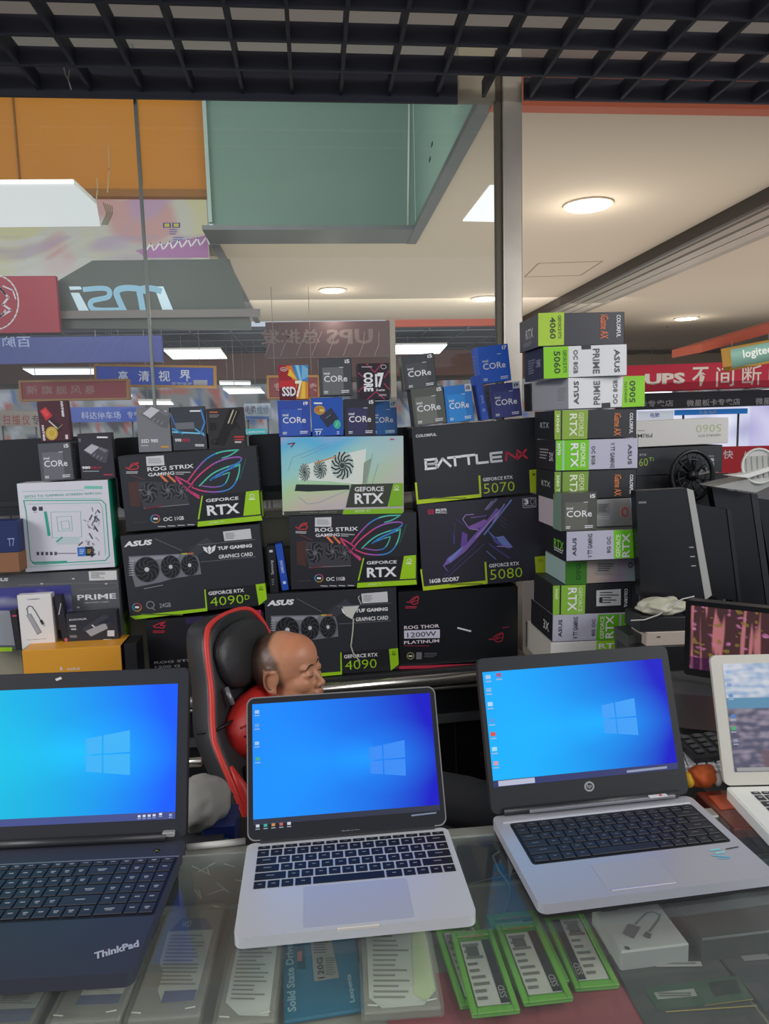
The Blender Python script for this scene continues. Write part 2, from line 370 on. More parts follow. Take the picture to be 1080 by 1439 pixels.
# --- painted band and dark fascia with the reversed lettering
YB = YA+.3; W1 = yframe(YB)
def pastel(x, y):
    q = Vector((x*3.2 + y*.8, y*2.6 - x*1.2, 0)); wv = noise.noise(q*.9)*.6; a = noise.noise(q*1.3 + Vector((wv, wv, 0))); c = noise.noise(q*1.7 + Vector((9, 3, 1))); d = noise.noise(Vector((x*2.5 - y*1.0, y*14 + x*8 + wv*5, 5)))
    base = Vector((.80, .78, .68))
    base = base.lerp(Vector((.84, .42, .42)), .8*max(0, min(1, (a-.08)*4)))
    base = base.lerp(Vector((.84, .80, .44)), .8*max(0, min(1, (-a-.12)*4)))
    base = base.lerp(Vector((.66, .48, .72)), .7*max(0, min(1, (c-.15)*4)))
    if y > .35: base = base.lerp(Vector((.62, .50, .66)) if d > 0 else Vector((.88, .86, .84)), min(.6, abs(d)*1.6))
    return tuple(base)
p = W1.uv(-140, 262); q = W1.uv(300, 470)
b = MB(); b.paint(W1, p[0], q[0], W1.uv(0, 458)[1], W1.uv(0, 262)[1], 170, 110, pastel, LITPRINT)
b.box(W1, p[0], q[0], W1.uv(0, 458)[1], W1.uv(0, 262)[1], -.08, 0, '#cfc9bb')
band = b.build('painted_banner'); tag(band, 'pastel splashed paint banner under the orange wall, beyond the glass', 'banner')
b = MB(); W0 = W1.off(.02)
for k, cx in enumerate((235, 248)): b.rect(W0, cx-6, 313, cx+5, 320, '#3b4790').rect(W0, cx-4, 314, cx+3, 319, '#c9c04e', 2)
b.lines(W0, 238, 322, 250, 331, 3, '#5a63a8').lines(W0, 243, 333, 258, 345, 4, '#6e74b0'); kid(b, 'lettering', band)
b = MB(); b.poly(W0, [(190, 352), (292, 330), (293, 362), (205, 362)], '#b07aa8'); 
for k in range(7): b.line(W0, [(205+k*13, 352-k*1.5), (212+k*13, 342-k*1.5), (216+k*13, 352-k*1.5)], 2.2, '#e9e6e6', 3)
kid(b, 'brush_lettering', band)
# dark sign board, outline from the photo, 9 cm thick
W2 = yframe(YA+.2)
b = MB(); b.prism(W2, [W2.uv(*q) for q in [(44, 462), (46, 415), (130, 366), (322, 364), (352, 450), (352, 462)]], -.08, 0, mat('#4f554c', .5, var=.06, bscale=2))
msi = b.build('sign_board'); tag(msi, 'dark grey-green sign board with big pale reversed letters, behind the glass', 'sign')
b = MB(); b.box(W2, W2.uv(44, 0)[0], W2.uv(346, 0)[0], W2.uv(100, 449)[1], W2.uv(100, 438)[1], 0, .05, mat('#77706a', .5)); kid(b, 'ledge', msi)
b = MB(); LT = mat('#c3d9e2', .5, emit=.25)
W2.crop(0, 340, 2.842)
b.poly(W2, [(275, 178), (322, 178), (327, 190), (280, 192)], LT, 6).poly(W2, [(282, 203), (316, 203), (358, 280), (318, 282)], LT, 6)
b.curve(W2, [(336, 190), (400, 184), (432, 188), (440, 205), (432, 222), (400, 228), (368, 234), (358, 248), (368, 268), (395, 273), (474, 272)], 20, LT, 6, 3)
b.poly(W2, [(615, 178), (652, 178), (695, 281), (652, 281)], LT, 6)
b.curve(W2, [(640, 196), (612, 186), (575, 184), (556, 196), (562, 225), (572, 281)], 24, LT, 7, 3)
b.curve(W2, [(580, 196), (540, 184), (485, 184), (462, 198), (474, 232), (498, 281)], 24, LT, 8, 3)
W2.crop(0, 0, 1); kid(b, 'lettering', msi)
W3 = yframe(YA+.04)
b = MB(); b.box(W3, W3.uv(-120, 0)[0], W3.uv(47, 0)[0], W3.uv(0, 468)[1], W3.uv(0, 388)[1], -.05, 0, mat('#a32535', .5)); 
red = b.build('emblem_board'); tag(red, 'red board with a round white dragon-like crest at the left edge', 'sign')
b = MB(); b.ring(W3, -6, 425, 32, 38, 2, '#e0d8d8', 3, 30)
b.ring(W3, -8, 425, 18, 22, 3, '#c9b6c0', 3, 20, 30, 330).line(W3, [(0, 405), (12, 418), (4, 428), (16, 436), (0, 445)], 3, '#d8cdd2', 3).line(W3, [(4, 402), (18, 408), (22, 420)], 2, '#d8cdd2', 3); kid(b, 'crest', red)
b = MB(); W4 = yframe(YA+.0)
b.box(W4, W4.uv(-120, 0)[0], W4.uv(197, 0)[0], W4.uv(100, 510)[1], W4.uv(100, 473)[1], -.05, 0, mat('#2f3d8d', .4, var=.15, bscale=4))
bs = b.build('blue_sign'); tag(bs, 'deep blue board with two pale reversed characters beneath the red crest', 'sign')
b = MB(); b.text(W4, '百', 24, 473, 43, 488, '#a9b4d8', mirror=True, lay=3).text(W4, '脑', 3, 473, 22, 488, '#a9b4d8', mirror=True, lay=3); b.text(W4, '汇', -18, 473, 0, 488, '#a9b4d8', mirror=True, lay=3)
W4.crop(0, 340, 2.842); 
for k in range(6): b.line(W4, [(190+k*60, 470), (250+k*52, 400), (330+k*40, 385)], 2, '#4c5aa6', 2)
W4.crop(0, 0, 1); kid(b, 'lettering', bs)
# --- reversed red UPS board, dim
W5 = yframe(8.6)
b = MB(); b.box(W5, W5.uv(352, 0)[0], W5.uv(536, 0)[0], W5.uv(440, 502)[1], W5.uv(440, 452)[1], -.06, 0, mat('#5c3f40', .5, var=.1, bscale=3))
ub = b.build('dim_sign'); tag(ub, 'dim brownish red board with dark reversed characters, above the small cartons', 'sign')
b = MB(); b.text(W5, 'UPS', 458, 462, 524, 484, '#7d6866', mirror=True, bold=.03, lay=3); b.text(W5, '总批发', 366, 462, 450, 484, '#7d6866', mirror=True, bold=.02, lay=3)
for k in range(8): b.line(W5, [(372+k*22, 500), (378+k*22, 484), (392+k*20, 466)], 1, '#8b7c7a', 4)
kid(b, 'lettering', ub)
b = MB(); b.box(W5, W5.uv(536, 0)[0], W5.uv(544, 0)[0], 1.2, W5.uv(540, 450)[1], -.05, 0, mat('#a09a8c', .4, .6)); struct(b, 'column_rear')
# --- far hall: dark tile ceiling, bulkheads, back wall
b = MB(); b.box(GR, -9, XE, YF+.15, 24, 3.0, 3.05, mat('#3f4751', .6)); fc = struct(b, 'ceiling_far')
b = MB()
for k in range(22): b.box(GR, -9+k*.6, -8.98+k*.6, YF+.16, 24, 2.985, 2.999, '#727a80')
for k in range(14): b.box(GR, -9, XE, YF+.4+k*.9, YF+.42+k*.9, 2.984, 2.998, '#727a80')
kid(b, 'tile_joint', fc)['kind'] = 'stuff'
b = MB(); b.box(yframe(14.2), -9, XE, PY(200, 496, 14.2).z, PY(200, 485, 14.2).z, -.1, 0, mat('#b9b3a2', .8)); struct(b, 'trim_4')
b = MB(); b.box(yframe(14.3), -9, XE, 2.5, PY(200, 498, 14.3).z, -.1, 0, mat('#93695c', .8)); struct(b, 'trim_5')
def shops(x, y):
    q = Vector((x*60, y*5, 0)); a = noise.noise(q); c = noise.noise(q*1.9+Vector((4, 4, 4)))
    base = Vector((.36, .38, .38)) if y > .35 else Vector((.30, .31, .32))
    if a > .1: base = base.lerp(Vector((.55, .58, .68)), min(1, (a-.1)*5))
    if c > .25: base = base.lerp(Vector((.5, .16, .14)), min(1, (c-.25)*5))
    if c < -.3: base = base.lerp(Vector((.12, .2, .45)), min(1, (-c-.3)*5))
    if a < -.3: base = base.lerp(Vector((.05, .05, .07)), .8)
    return tuple(base)
b = MB(); b.paint(yframe(16), -9, 12, .2, 2.5, 260, 20, shops, attr_mat('shop_glow', .55, .6)); b.box(yframe(15.9), -9, 12, 0, 3, -.3, -.15, mat('#a39684', .8)); struct(b, 'wall_far')
b = MB(); b.box(GR, -9.2, -9, 4.5, 26, 0, 5.6, mat('#a8a090', .8)); struct(b, 'wall_hall_left')
b = MB(); b.box(GR, 14, 14.2, 4.5, 40, 0, 3.3, mat('#a8a090', .8)); struct(b, 'wall_hall_right')
# sign builder
def sign(name, label, Y, quad, bg, frame=None, texts=(), emit=0, fw=3, thick=.08, cat='sign', lab={}):
    fr = yframe(Y); P = [hit(x, y, fr.O, fr.N) for x, y in quad]
    W = ((P[1]-P[0]).length + (P[2]-P[3]).length)/2; H = ((P[0]-P[3]).length + (P[1]-P[2]).length)/2; U = (P[1]-P[0]+P[2]-P[3]).normalized(); c = sum(P, Vector())/4
    V = fr.N.cross(U); f = Fr(c-U*W/2-V*H/2, U, V, W, H, quad)
    b = MB(); b.box(f, 0, W, 0, H, -thick, 0, mat(bg, .5, emit=emit)); o = b.build(name); tag(o, label, cat)
    if frame:
        t = fw*W/abs(quad[1][0]-quad[0][0])
        b = MB()
        for (a, c2, d, e) in ((-t, W+t, -t, 0), (-t, W+t, H, H+t), (-t, 0, 0, H), (W, W+t, 0, H)): b.box(f, a, c2, d, e, -thick, .02, mat(frame, .4))
        b.build('frame', o)
    b = MB()
    for t in texts:
        s, x0, y0, x1, y1, c = t[:6]; k = t[6] if len(t) > 6 else {}
        if s is None: b.rect(f, x0, y0, x1, y1, c, 3)
        else: b.text(f, s, x0, y0, x1, y1, c, lay=6, **k)
    b.build('lettering', o)
    if name in ('hanging_sign', 'shop_sign', 'lit_sign', 'notice_board', 'window_sign'):
        zc = 2.985 if Y > YF+.15 else HZ
        for uu in (.12*W, .88*W):
            b = MB(); p0 = f.at(uu, H, -thick/2)
            if name in ('hanging_sign', 'lit_sign'): b.tube([p0, Vector((p0.x, p0.y, zc if name[0] == 'h' else p0.z+.07))], .003, mat('#8d8f90', .4), 6); b.build('hanger', o)
            else: p0 = f.at(uu, 0, -thick/2); b.tube([p0, Vector((p0.x, p0.y, 0))], .012, mat('#5d5f62', .4), 6); b.build('post', o)
    return f, o
WH = mat('#dfe6ee', .5, emit=.2)
sign('hanging_sign', 'blue hanging sign with four white characters and a yellow frame', 8.0, [(136, 515), (300, 517), (300, 542), (136, 540)], '#2248b8', '#c9962f',
     [('高', 166, 521, 179, 536, WH), ('清', 194, 521, 209, 536, WH), ('视', 222, 521, 238, 536, WH), ('界', 252, 520, 267, 536, WH), ('字宇佳海', 240, 537, 269, 542, '#cfd6ea'), (None, 271, 534, 291, 542, '#b8bfd0')], emit=.25)
sign('hanging_sign', 'red hanging sign with worn pale characters and a yellow frame, at the left', 7.6, [(31, 538), (178, 535), (178, 559), (31, 561)], '#9c3036', '#bd8434',
     [(c, 37+k*20, 542, 52+k*20, 554, '#c39794') for k, c in enumerate('新旗舰风暴')], emit=.1)
sign('hanging_sign', 'small red sign partly hidden behind the orange and blue drive carton', 8.2, [(378, 531), (446, 530), (446, 558), (378, 558)], '#8c2b30', '#b98436', [('专', 384, 538, 396, 550, '#c9a09c'), ('卖', 434, 538, 445, 550, '#c9a09c')])
sign('shop_sign', 'pale sign with red characters low at the far left', 10, [(-6, 577), (56, 579), (56, 600), (-6, 598)], '#b9aba2', None, [('扫', 4, 583, 14, 597, '#b34b46'), ('描', 17, 583, 28, 597, '#b34b46'), ('仪', 31, 583, 42, 597, '#b34b46'), ('专', 45, 583, 55, 597, '#55504c')])
sign('shop_sign', 'blue sign with white lettering above the dark solid-state drive carton', 10, [(98, 572), (196, 572), (196, 592), (98, 594)], '#4a5fb2', None, [('科达停车场', 116, 578, 172, 589, '#cdd6f0'), ('专卖', 180, 578, 196, 588, '#cdd6f0')], emit=.25)
sign('shop_sign', 'pale window poster board right of the small cartons on the left', 10.2, [(343, 567), (380, 567), (380, 588), (343, 590)], '#8e9aa8', None, [('电脑', 345, 569, 360, 582, '#4b3f58'), ('维修', 362, 569, 378, 582, '#55708e'), (None, 345, 585, 378, 589, '#4a68a8')], emit=.15)
sign('shop_sign', 'small lit cyan sign between the left carton group and the centre carton row', 10.1, [(342, 603), (374, 602), (374, 610), (342, 611)], '#3aa8b4', None, [('Lenovo', 345, 604, 372, 609, WH)], emit=.4)
# right side signs
sign('shop_banner', 'long red banner with large white letters and characters on the right', 7.2, [(878, 513), (1140, 506), (1140, 540), (878, 552)], '#a81430', None,
     [('UPS', 909, 523, 969, 541, '#d9cfc6', dict(bold=.05)), ('不', 979, 515, 1003, 543, '#d9cfc6', dict(bold=.015)), ('间', 1013, 515, 1038, 543, '#d9cfc6', dict(bold=.008)), ('断', 1049, 513, 1075, 541, '#d9cfc6', dict(bold=.004)), ('电源', 1085, 514, 1130, 538, '#d9cfc6')], emit=.12, thick=.3)
sign('shop_banner', 'black fascia strip with small grey characters under the red banner', 7.25, [(878, 554), (1140, 545), (1140, 568), (878, 576)], '#25262c', None,
     [('卡专卖店', 896, 562, 942, 572, '#a9a9ac'), ('微星板卡专卖店', 960, 560, 1035, 571, '#b4b4b6'), ('微星板卡', 1057, 558, 1102, 569, '#b4b4b6')], thick=.25)
f, o = sign('lit_sign', 'tilted green lit sign with white word in a yellow frame at the right edge', 5.6, [(1024, 492), (1092, 478), (1094, 505), (1026, 517)], '#3d6a58', '#b98a28', [('logitech', 1042, 484, 1090, 506, mat('#f4f6ea', .4, emit=.8), dict(bold=.02))], emit=.3)
def glow(x, y): 
    c = Vector((.30, .52, .42)).lerp(Vector((.08, .17, .13)), min(1, abs(y-.3)*1.3)); return tuple(c)
b = MB(); b.paint(f, 0, f.W, 0, f.H, 20, 10, glow, attr_mat('sign_glow', .8), n=.001)
b.build('lit_face', o)
b = MB(); b.prism(yframe(5.7), [yframe(5.7).uv(*q) for q in [(986, 483), (1130, 440), (1130, 455), (986, 495)]], -.5, 0, mat('#b5563f', .7)); struct(b, 'trim_6')
# bright shop interior on the right
def bright(x, y):
    a = noise.noise(Vector((x*9, y*4, 2))); c = Vector((.55, .55, .78)).lerp(Vector((.85, .87, 1)), .5+a)
    if x > .62: c = c.lerp(Vector((.45, .40, .75)), .5)
    if y > .82 and a > .0: c = Vector((.12, .09, .10))
    return tuple(c)
f8 = yframe(7.6); u0, v1 = f8.uv(880, 572); u1, v0 = f8.uv(1150, 668)
b = MB(); b.paint(f8, u0, u1, v0, v1, 60, 20, bright, attr_mat('lit_shop', .9)); b.box(f8, u0, u1, v0, v1, -.2, -.05, '#8888aa'); struct(b, 'wall_shop')
sign('window_sign', 'blue strip sign in the bright shop window on the right', 7.5, [(948, 576), (1050, 574), (1050, 581), (948, 584)], '#2576c4', None, [('五星电脑', 984, 576, 1010, 582, '#cfe4f8')], emit=.4, thick=.02)
sign('window_sign', 'white poster with blue print in the bright shop window', 7.5, [(896, 578), (946, 577), (946, 590), (896, 592)], '#dfe4ee', None, [('电脑', 914, 580, 927, 587, '#3b6fc8')], emit=.4, thick=.02)
sign('notice_board', 'red board with white characters behind the white round lid', 5.0, [(1014, 629), (1100, 625), (1100, 664), (1014, 664)], '#c41a22', None, [('快', 1015, 633, 1028, 645, '#e8dcd8'), ('修', 1040, 634, 1056, 660, '#e8dcd8')], thick=.05)
# lamps
LAMP = mat('#ffffff', .5, emit=2.6); LAMP2 = mat('#f4f7ff', .5, emit=1.4)
def panel(px, z, label, mt=LAMP, name='light_panel', th=.04):
    P = [PZ(x, y, z) for x, y in px]; f = Fr((0, 0, z), WX, -WY)
    b = MB(); b.prism(f, [f.uv(*q) for q in px], -th, -.012, mat('#d8d8d4', .5)); o = b.build('%s' % name); tag(o, label, 'light')
    b = MB(); b.prism(f, [f.uv(*q) for q in px], -.011, 0, mt); b.build('diffuser', o)
    if z < 2.9:
        for q in (P[0].lerp(P[2], .25), P[0].lerp(P[2], .75)): b = MB(); zc = 2.985 if q.y > YF+.15 else HZ; b.tube([Vector((q.x, q.y, z+.03)), Vector((q.x, q.y, zc))], .005, mat('#8d8f90', .4), 5); b.build('hanger', o)
    return o
panel([(-60, 262), (104, 261), (136, 290), (141, 318), (-60, 320)], 3.13, 'large square glowing panel imitating a lamp reflected in the glass, before the orange wall, chamfered corner', mat('#e4e6e7', .5, emit=.95))  # glowing slab added in place of a lamp's reflection in the partition glass
panel([(230, 493), (310, 492), (319, 504), (243, 505)], 2.72, 'bright tilted light panel below the right end of the reversed letters')
panel([(556, 486), (628, 485), (617, 497), (547, 498)], 2.80, 'bright ceiling panel above the two grey cartons in the centre')
panel([(32, 519), (170, 519), (180, 526), (46, 527)], 2.62, 'long light strip over the red hanging sign', LAMP2)
panel([(100, 537), (205, 539), (205, 542), (104, 541)], 2.3, 'thin far light strip below the blue hanging sign', LAMP2)
panel([(313, 547), (366, 547), (372, 553), (322, 554)], 2.14, 'far light strip left of the orange and blue carton', LAMP2)
panel([(122, 551), (176, 551), (186, 557), (132, 558)], 2.05, 'far light strip crossing the red hanging sign', LAMP2)
panel([(308, 538), (352, 538), (352, 541), (309, 541)], 2.32, 'thinnest far light strip right of the blue hanging sign', LAMP2)
panel([(194, 565), (240, 565), (244, 569), (196, 569)], 1.93, 'low far light strip above the silver grey drive carton', LAMP2)
panel([(905, 551), (944, 551), (940, 556), (905, 557)], 2.05, 'light oval panel under the red banner near the carton tower', LAMP2)
panel([(1046, 550), (1100, 546), (1100, 551), (1054, 553)], 2.05, 'light panel under the red banner at the right edge', LAMP2)
f = Fr((0, 0, HZ-.002), WX, -WY)
p = [(650, 311), (704, 312), (704, 262), (688, 262)]
panel(p, HZ-.01, 'light panel in the beige ceiling beside the steel post', mat('#ffffff', .5, emit=1.1), th=.03)
def downlight(px, py, wpx, label, e=6):
    c = PZ(px, py, HZ); r = (PZ(px+wpx/2, py, HZ)-c).length
    b = MB(); n = 28
    for (r0, r1, z0, z1, m) in ((r*1.16, r*1.16, HZ-.012, HZ+.01, '#d9cfc0'),):
        pts = [(r0*cos(2*pi*i/n), r0*sin(2*pi*i/n)) for i in range(n)]; b.prism(Fr((c.x, c.y, 0), WX, WY), pts, HZ-.012, HZ-.001, mat('#cfc2b0', .4))
    o = b.build('downlight'); tag(o, label, 'light', None)
    b = MB(); b.prism(Fr((c.x, c.y, 0), WX, WY), [(r*cos(2*pi*i/n), r*sin(2*pi*i/n)) for i in range(n)], HZ-.02, HZ-.0125, mat('#fff8ea', .5, emit=e)); b.build('lamp_face', o)
    return c
c = downlight(826, 287, 58, 'large round downlight right of the steel post')
cl = [c, downlight(467, 407, 34, 'round downlight in the middle of the beige ceiling seen through glass', 3), downlight(681, 419, 34, 'round downlight just left of the steel post', 3), downlight(964, 447, 27, 'small far round downlight on the right side', 4)]
for i, c in enumerate(cl):
    l = bpy.data.lights.new('downlight_lamp', 'POINT'); l.energy = 6; l.shadow_soft_size = .1; l.color = (1, .93, .82)
    o = bpy.data.objects.new('downlight_lamp', l); COL.objects.link(o); o.location = (c.x, c.y, HZ-.25)
# access hatch, sprinklers, vent
f = Fr((0, 0, HZ), WX, -WY)
b = MB(); b.line(f, [(737, 389), (756, 370), (846, 367), (815, 387)], 1.3, '#8f7f6c', 10, True); h = b.build('ceiling_hatch'); tag(h, 'thin square access hatch line in the beige ceiling beyond the round downlight', 'hatch')
for q, lb in (((937, 461), 'small sprinkler head beneath the far downlight'),):
    c = PZ(*q, HZ-.03); b = MB(); b.tube([c+WZ*.03, c-WZ*.04], .012, '#7d6f60'); b.tube([c-WZ*.04, c-WZ*.045], .035, '#7d6f60'); tag(b.build('sprinkler'), lb, 'sprinkler')
b = MB(); c = PZ(905, 497, HZ-.01)
b.prism(Fr((c.x, c.y, 0), WX, WY), [(.16*cos(k*pi/8), .16*sin(k*pi/8)) for k in range(16)], HZ-.02, HZ, '#b09f8a'); tag(b.build('smoke_detector'), 'flat disc on the beige ceiling above the red banner', 'detector')
# rolling-shutter track running away along the right
XT = PZ(1080, 262, HZ).x
trk = root('shutter_track', (XT, 6, HZ-.1), 'long ribbed grey shutter track crossing the beige ceiling on the right', 'track')
cols = ['#3a3633', '#857e74', '#a39b8e', '#6a645c', '#b5ad9f', '#857e74', '#bdb4a5', '#a89f90']
x = XT
for k, (wd, z) in enumerate([(.05, -.10), (.10, -.075), (.10, -.085), (.03, -.06), (.12, -.09), (.04, -.06), (.13, -.08), (.16, -.05)]):
    b = MB(); b.box(GR, x, x+wd-.004, YN+.03, YF-.05, HZ+z, HZ-.001, mat(cols[k], .45, .4)); b.build('slat', trk); x += wd
# --- steel post and glass partition
pc = PY(719, 300, 2.80); 
b = MB(); b.box(GR, pc.x-.038, pc.x+.036, 2.78, 2.86, 0, 2.95, mat('#c9c1b4', .3, .6, var=.3, bscale=5), .004); post = struct(b, 'column_steel')
b = MB(); b.box(GR, pc.x-.062, pc.x-.040, 2.795, 2.83, 0, 2.93, mat('#5b5648', .5, .4)); kid(b, 'sealant_strip', post)
b = MB(); b.box(GR, PY(645, 120, 2.8).x, pc.x, 2.80, 2.84, PY(645, 140, 2.8).z, 2.98, mat('#b5ab94', .7)); struct(b, 'trim_7')
GL = glass_mat('partition_glass', (.93, .955, .95), .9, .05)
xs = PY(199, 300, 2.80).x
b = MB(); b.box(GR, -2.6, xs-.006, 2.808, 2.816, 1.28, 2.99, GL); struct(b, 'window_1')
b = MB(); b.box(GR, xs+.006, pc.x-.05, 2.808, 2.816, 1.28, 2.99, GL); struct(b, 'window_2')
b = MB(); b.box(GR, xs-.005, xs+.005, 2.804, 2.82, 1.28, 2.93, mat('#8d9490', .3, .3)); kid(b, 'glass_joint', post)
# loose threads of glue and marker on the pane
b = MB(); fg = yframe(2.803)
for x, y0, y1 in ((152, 205, 270), (136, 250, 282)): b.line(fg, [(x, y0), (x+1, (y0+y1)/2), (x-1, y1)], 2, mat('#cdb98a', .6), 1)
for k in range(5): b.line(fg, [(145+k*3, 285+k*1), (150+k*2, 300), (143+k*2, 316)], 1.2, mat('#77765a', .6), 1)
kid(b, 'glue_mark', post)
# ================================================================== product rack
ta, tt = radians(1.0), radians(1.3)
RU = Vector((cos(ta)*cos(tt), sin(ta)*cos(tt), sin(tt))); RV = Vector((-sin(tt), 0, cos(tt)))
RK = Fr((0, 2.33, 0), RU, RV)
PANEL = mat('#a39d88', .7, var=.05, bscale=3); DARK = mat('#26272b', .5); CHROME = mat('#c9c7c0', .22, .95)
ru = lambda x, y, n=0: RK.off(n).uv(x, y)
# back panel with recessed joints
uL, uR = -1.35, ru(742, 800)[0]; vT = ru(385, 722, -.15)[1]; vB = ru(500, 944)[1]
b = MB(); b.box(RK, uL, uR, 0, vT, -.19, -.15, PANEL); bp_ = struct(b, 'wall_rack')
vv = ru(385, 770, -.15)[1]
b = MB(); b.box(RK, uL, uR, vT-.012, vT+.012, -.24, -.135, mat('#8f8a78', .5)); kid(b, 'top_ledge', bp_)
b = MB(); b.box(RK, uL, uR, vv-.006, vv+.006, -.152, -.146, mat('#7c7766', .6)); kid(b, 'panel_rail', bp_)
# rack board, chrome tube and black cabinet beneath
rk = root('display_rack', RK.at(0, 0, 0), 'low black display rack with a chrome rail carrying the large cartons', 'rack')
b = MB(); b.box(RK, uL, uR, vB-.03, vB-.009, -.148, .02, DARK, .002); b.build('shelf_board', rk)
c0, c1 = RK.at(uL, vB-.035, .045), RK.at(uR+.1, vB-.035, .045)
b = MB(); b.tube([c0, c1], .020, CHROME, 18); b.build('chrome_rail', rk)
b = MB(); b.tube([RK.at(uL, vB-.068, .04), RK.at(uR+.1, vB-.068, .04)], .007, CHROME, 10); b.build('lower_rail', rk)
b = MB(); b.box(RK, uL, uR, .0, vB-.09, -.145, .0, mat('#17181b', .35), .003); b.build('cabinet', rk)
b = MB(); v = ru(650, 1005)[1]; b.box(RK, uL, uR, v-.014, v+.012, .0005, .02, mat('#4b4c4e', .4)); b.build('handle_strip', rk)
for x in (640, 560, 300):
    b = MB(); u = ru(x, 1050)[0]; b.box(RK, u-.002, u+.002, .02, v-.02, .0005, .003, '#2c2d30'); b.build('door_gap', rk)
# dark monitors standing on the ledge behind the cartons
def dark_monitor(label, quad, n, depth=.035, color='#0d0e12', stand=True):
    fr = RK.off(n); P = [fr.uv(*q) for q in quad]; u0 = (P[0][0]+P[3][0])/2; u1 = (P[1][0]+P[2][0])/2; v1 = (P[0][1]+P[1][1])/2; v0 = vT+.045
    r = root('monitor', fr.at((u0+u1)/2, vT+.012, -.03), label, 'monitor', 'dark monitors behind the cartons')
    b = MB(); b.rpoly(fr, u0, u1, v0, v1, .012, -depth, 0, mat(color, .35)); b.build('rear_shell', r)
    b = MB(); b.box(fr, u0+.03, u1-.03, v0+.03, v0+.05, 0, .004, mat('#1c1d22', .6), .001); b.build('vent', r)
    b = MB(); m_ = (u0+u1)/2; b.box(fr, m_-.03, m_+.03, vT+.022, v0+.05, -depth-.008, -depth, mat('#191a1e', .5)); b.box(fr, m_-.09, m_+.09, vT+.0125, vT+.022, -depth-.02, -depth+.03, mat('#191a1e', .5)); b.build('stand', r)
dark_monitor('dark monitor behind the red and dark small cartons at the left', [(-60, 620), (160, 612), (160, 700), (-60, 700)], -.185)
dark_monitor('dark monitor behind the row of three drive cartons', [(163, 614), (348, 608), (348, 700), (163, 700)], -.185)
dark_monitor('dark monitor between the neon-eye carton and the iridescent carton', [(352, 606), (592, 604), (592, 700), (352, 700)], -.185)
W_, K_, LIM = '#e8e8ea', '#26272c', '#9fd11c'
LIME = mat(LIM, .45, emit=0)
bot = lambda x: proj(RK.at(ru(x, 944)[0], vB))[1]
# ------------------------------------------------------------------ small boxes and drive boxes
def cpu_box(label, fr, quad, color, tc='#e6e6ea', badge='i5', badge_bg=None, depth=.075, panel=None, word=('intel', 'core'), group=None, top=None, side=None, rough=.35):
    c = Carton('processor_carton', label, fr, quad, depth, color, 'box', group, side=side, rough=rough)
    u = c.u
    if panel: c.p('window_panel').rect(u, .10, .24, .74, .97, mat(panel, .25), 1)
    t = c.p('lettering'); t.text(u, word[0], .14, .36, .32, .43, tc, bold=.02, lay=3)
    if word[1] == 'core': t.text(u, 'CORe', .14, .46, .86, .63, tc, bold=.012, lay=3)
    else: t.text(u, word[1], .14, .5, .72, .64, tc, bold=.02, lay=3)
    t.lines(u, .12, .87, .26, .95, 2, tc, 3).lines(u, .66, .86, .92, .95, 2, tc, 3)
    g = c.p('badge')
    if badge_bg: g.rect(u, .76, -.01, 1.0, .19, badge_bg, 2)
    g.text(u, badge, .80, .04, .95, .14, '#30343c' if badge_bg else tc, bold=.03, lay=4)
    t.lines(u, .62, .24, .76, .27, 1, tc, 3)
    if side is None: c.p('side_print').lines(c.left, .3, .2, .7, .9, 7, '#888a90', 1).lines(c.right, .3, .2, .7, .9, 7, '#888a90', 1)
    return c
# left group
c = Carton('drive_carton', 'dark red carton with a red circuit card and gold seal, top of the left group', RK, [(52, 565), (95, 562), (98, 619), (57, 621)], .03, '#4a1f2b'); c.crop(0, 540, 5.4); f = c.f
c.p('artwork').poly(f, [(305, 205), (350, 175), (400, 240), (350, 280)], '#c0303a').poly(f, [(318, 210), (345, 190), (378, 235), (350, 255)], '#e0464a', 2).poly(f, [(370, 275), (395, 262), (470, 330), (440, 365)], '#2c1a20').line(f, [(372, 282), (428, 335)], 10, '#d8c8c8', 3).line(f, [(430, 345), (472, 310)], 4, '#b8a070', 3)
c.p('gold_seal').disc(f, 388, 374, 46, 50, '#c9a53a', 3).ring(f, 388, 374, 28, 30, 6, '#e8d489', 4)
c.p('lettering').text(f, 'NV7400', 467, 130, 488, 250, W_, rot=-90, bold=.04, shear=.2).text(f, 'NV7400', 318, 315, 336, 428, W_, rot=-90, bold=.04).rect(f, 488, 385, 508, 418, '#d9c9cc'); c.done()
cpu_box('grey carton left of the slim black drive carton, over the white and green carton', RK, [(53, 624), (99, 621), (103, 674), (58, 676)], '#54565b', panel='#6c6e74').done()
c = Carton('drive_carton', 'slim black carton with tilted chip picture and red print, left of the top shelf', RK, [(110, 610), (158, 607), (160, 672), (113, 674)], .03, '#2f2d35'); c.crop(0, 540, 5.4); f = c.f
def chip(p, f, o=(0, 0), s=1, body='#4d4a55', cap='#b9b7c0'):
    q = lambda L: [(o[0]+x*s, o[1]+y*s) for x, y in L]
    p.poly(f, q([(630, 505), (700, 448), (830, 500), (800, 600), (760, 590)]), body).poly(f, q([(640, 500), (700, 455), (755, 478), (690, 532)]), cap, 2).poly(f, q([(745, 488), (765, 480), (822, 500), (798, 520)]), '#77747f', 2)
    for k in range(3): p.line(f, q([(706+k*26, 548+k*12), (722+k*26, 530+k*12)]), 7*s, '#8c8994', 3)
chip(c.p('artwork'), f)
c.p('lettering').rect(f, 742, 396, 825, 408, W_).text(f, '980', 618, 622, 680, 645, W_, bold=.04).text(f, 'PRO', 685, 624, 765, 644, '#c02c4a').rect(f, 622, 657, 742, 664, '#9a9aa2').rect(f, 775, 682, 845, 693, '#a82c44').rect(f, 602, 412, 620, 440, '#6a6872'); c.done()
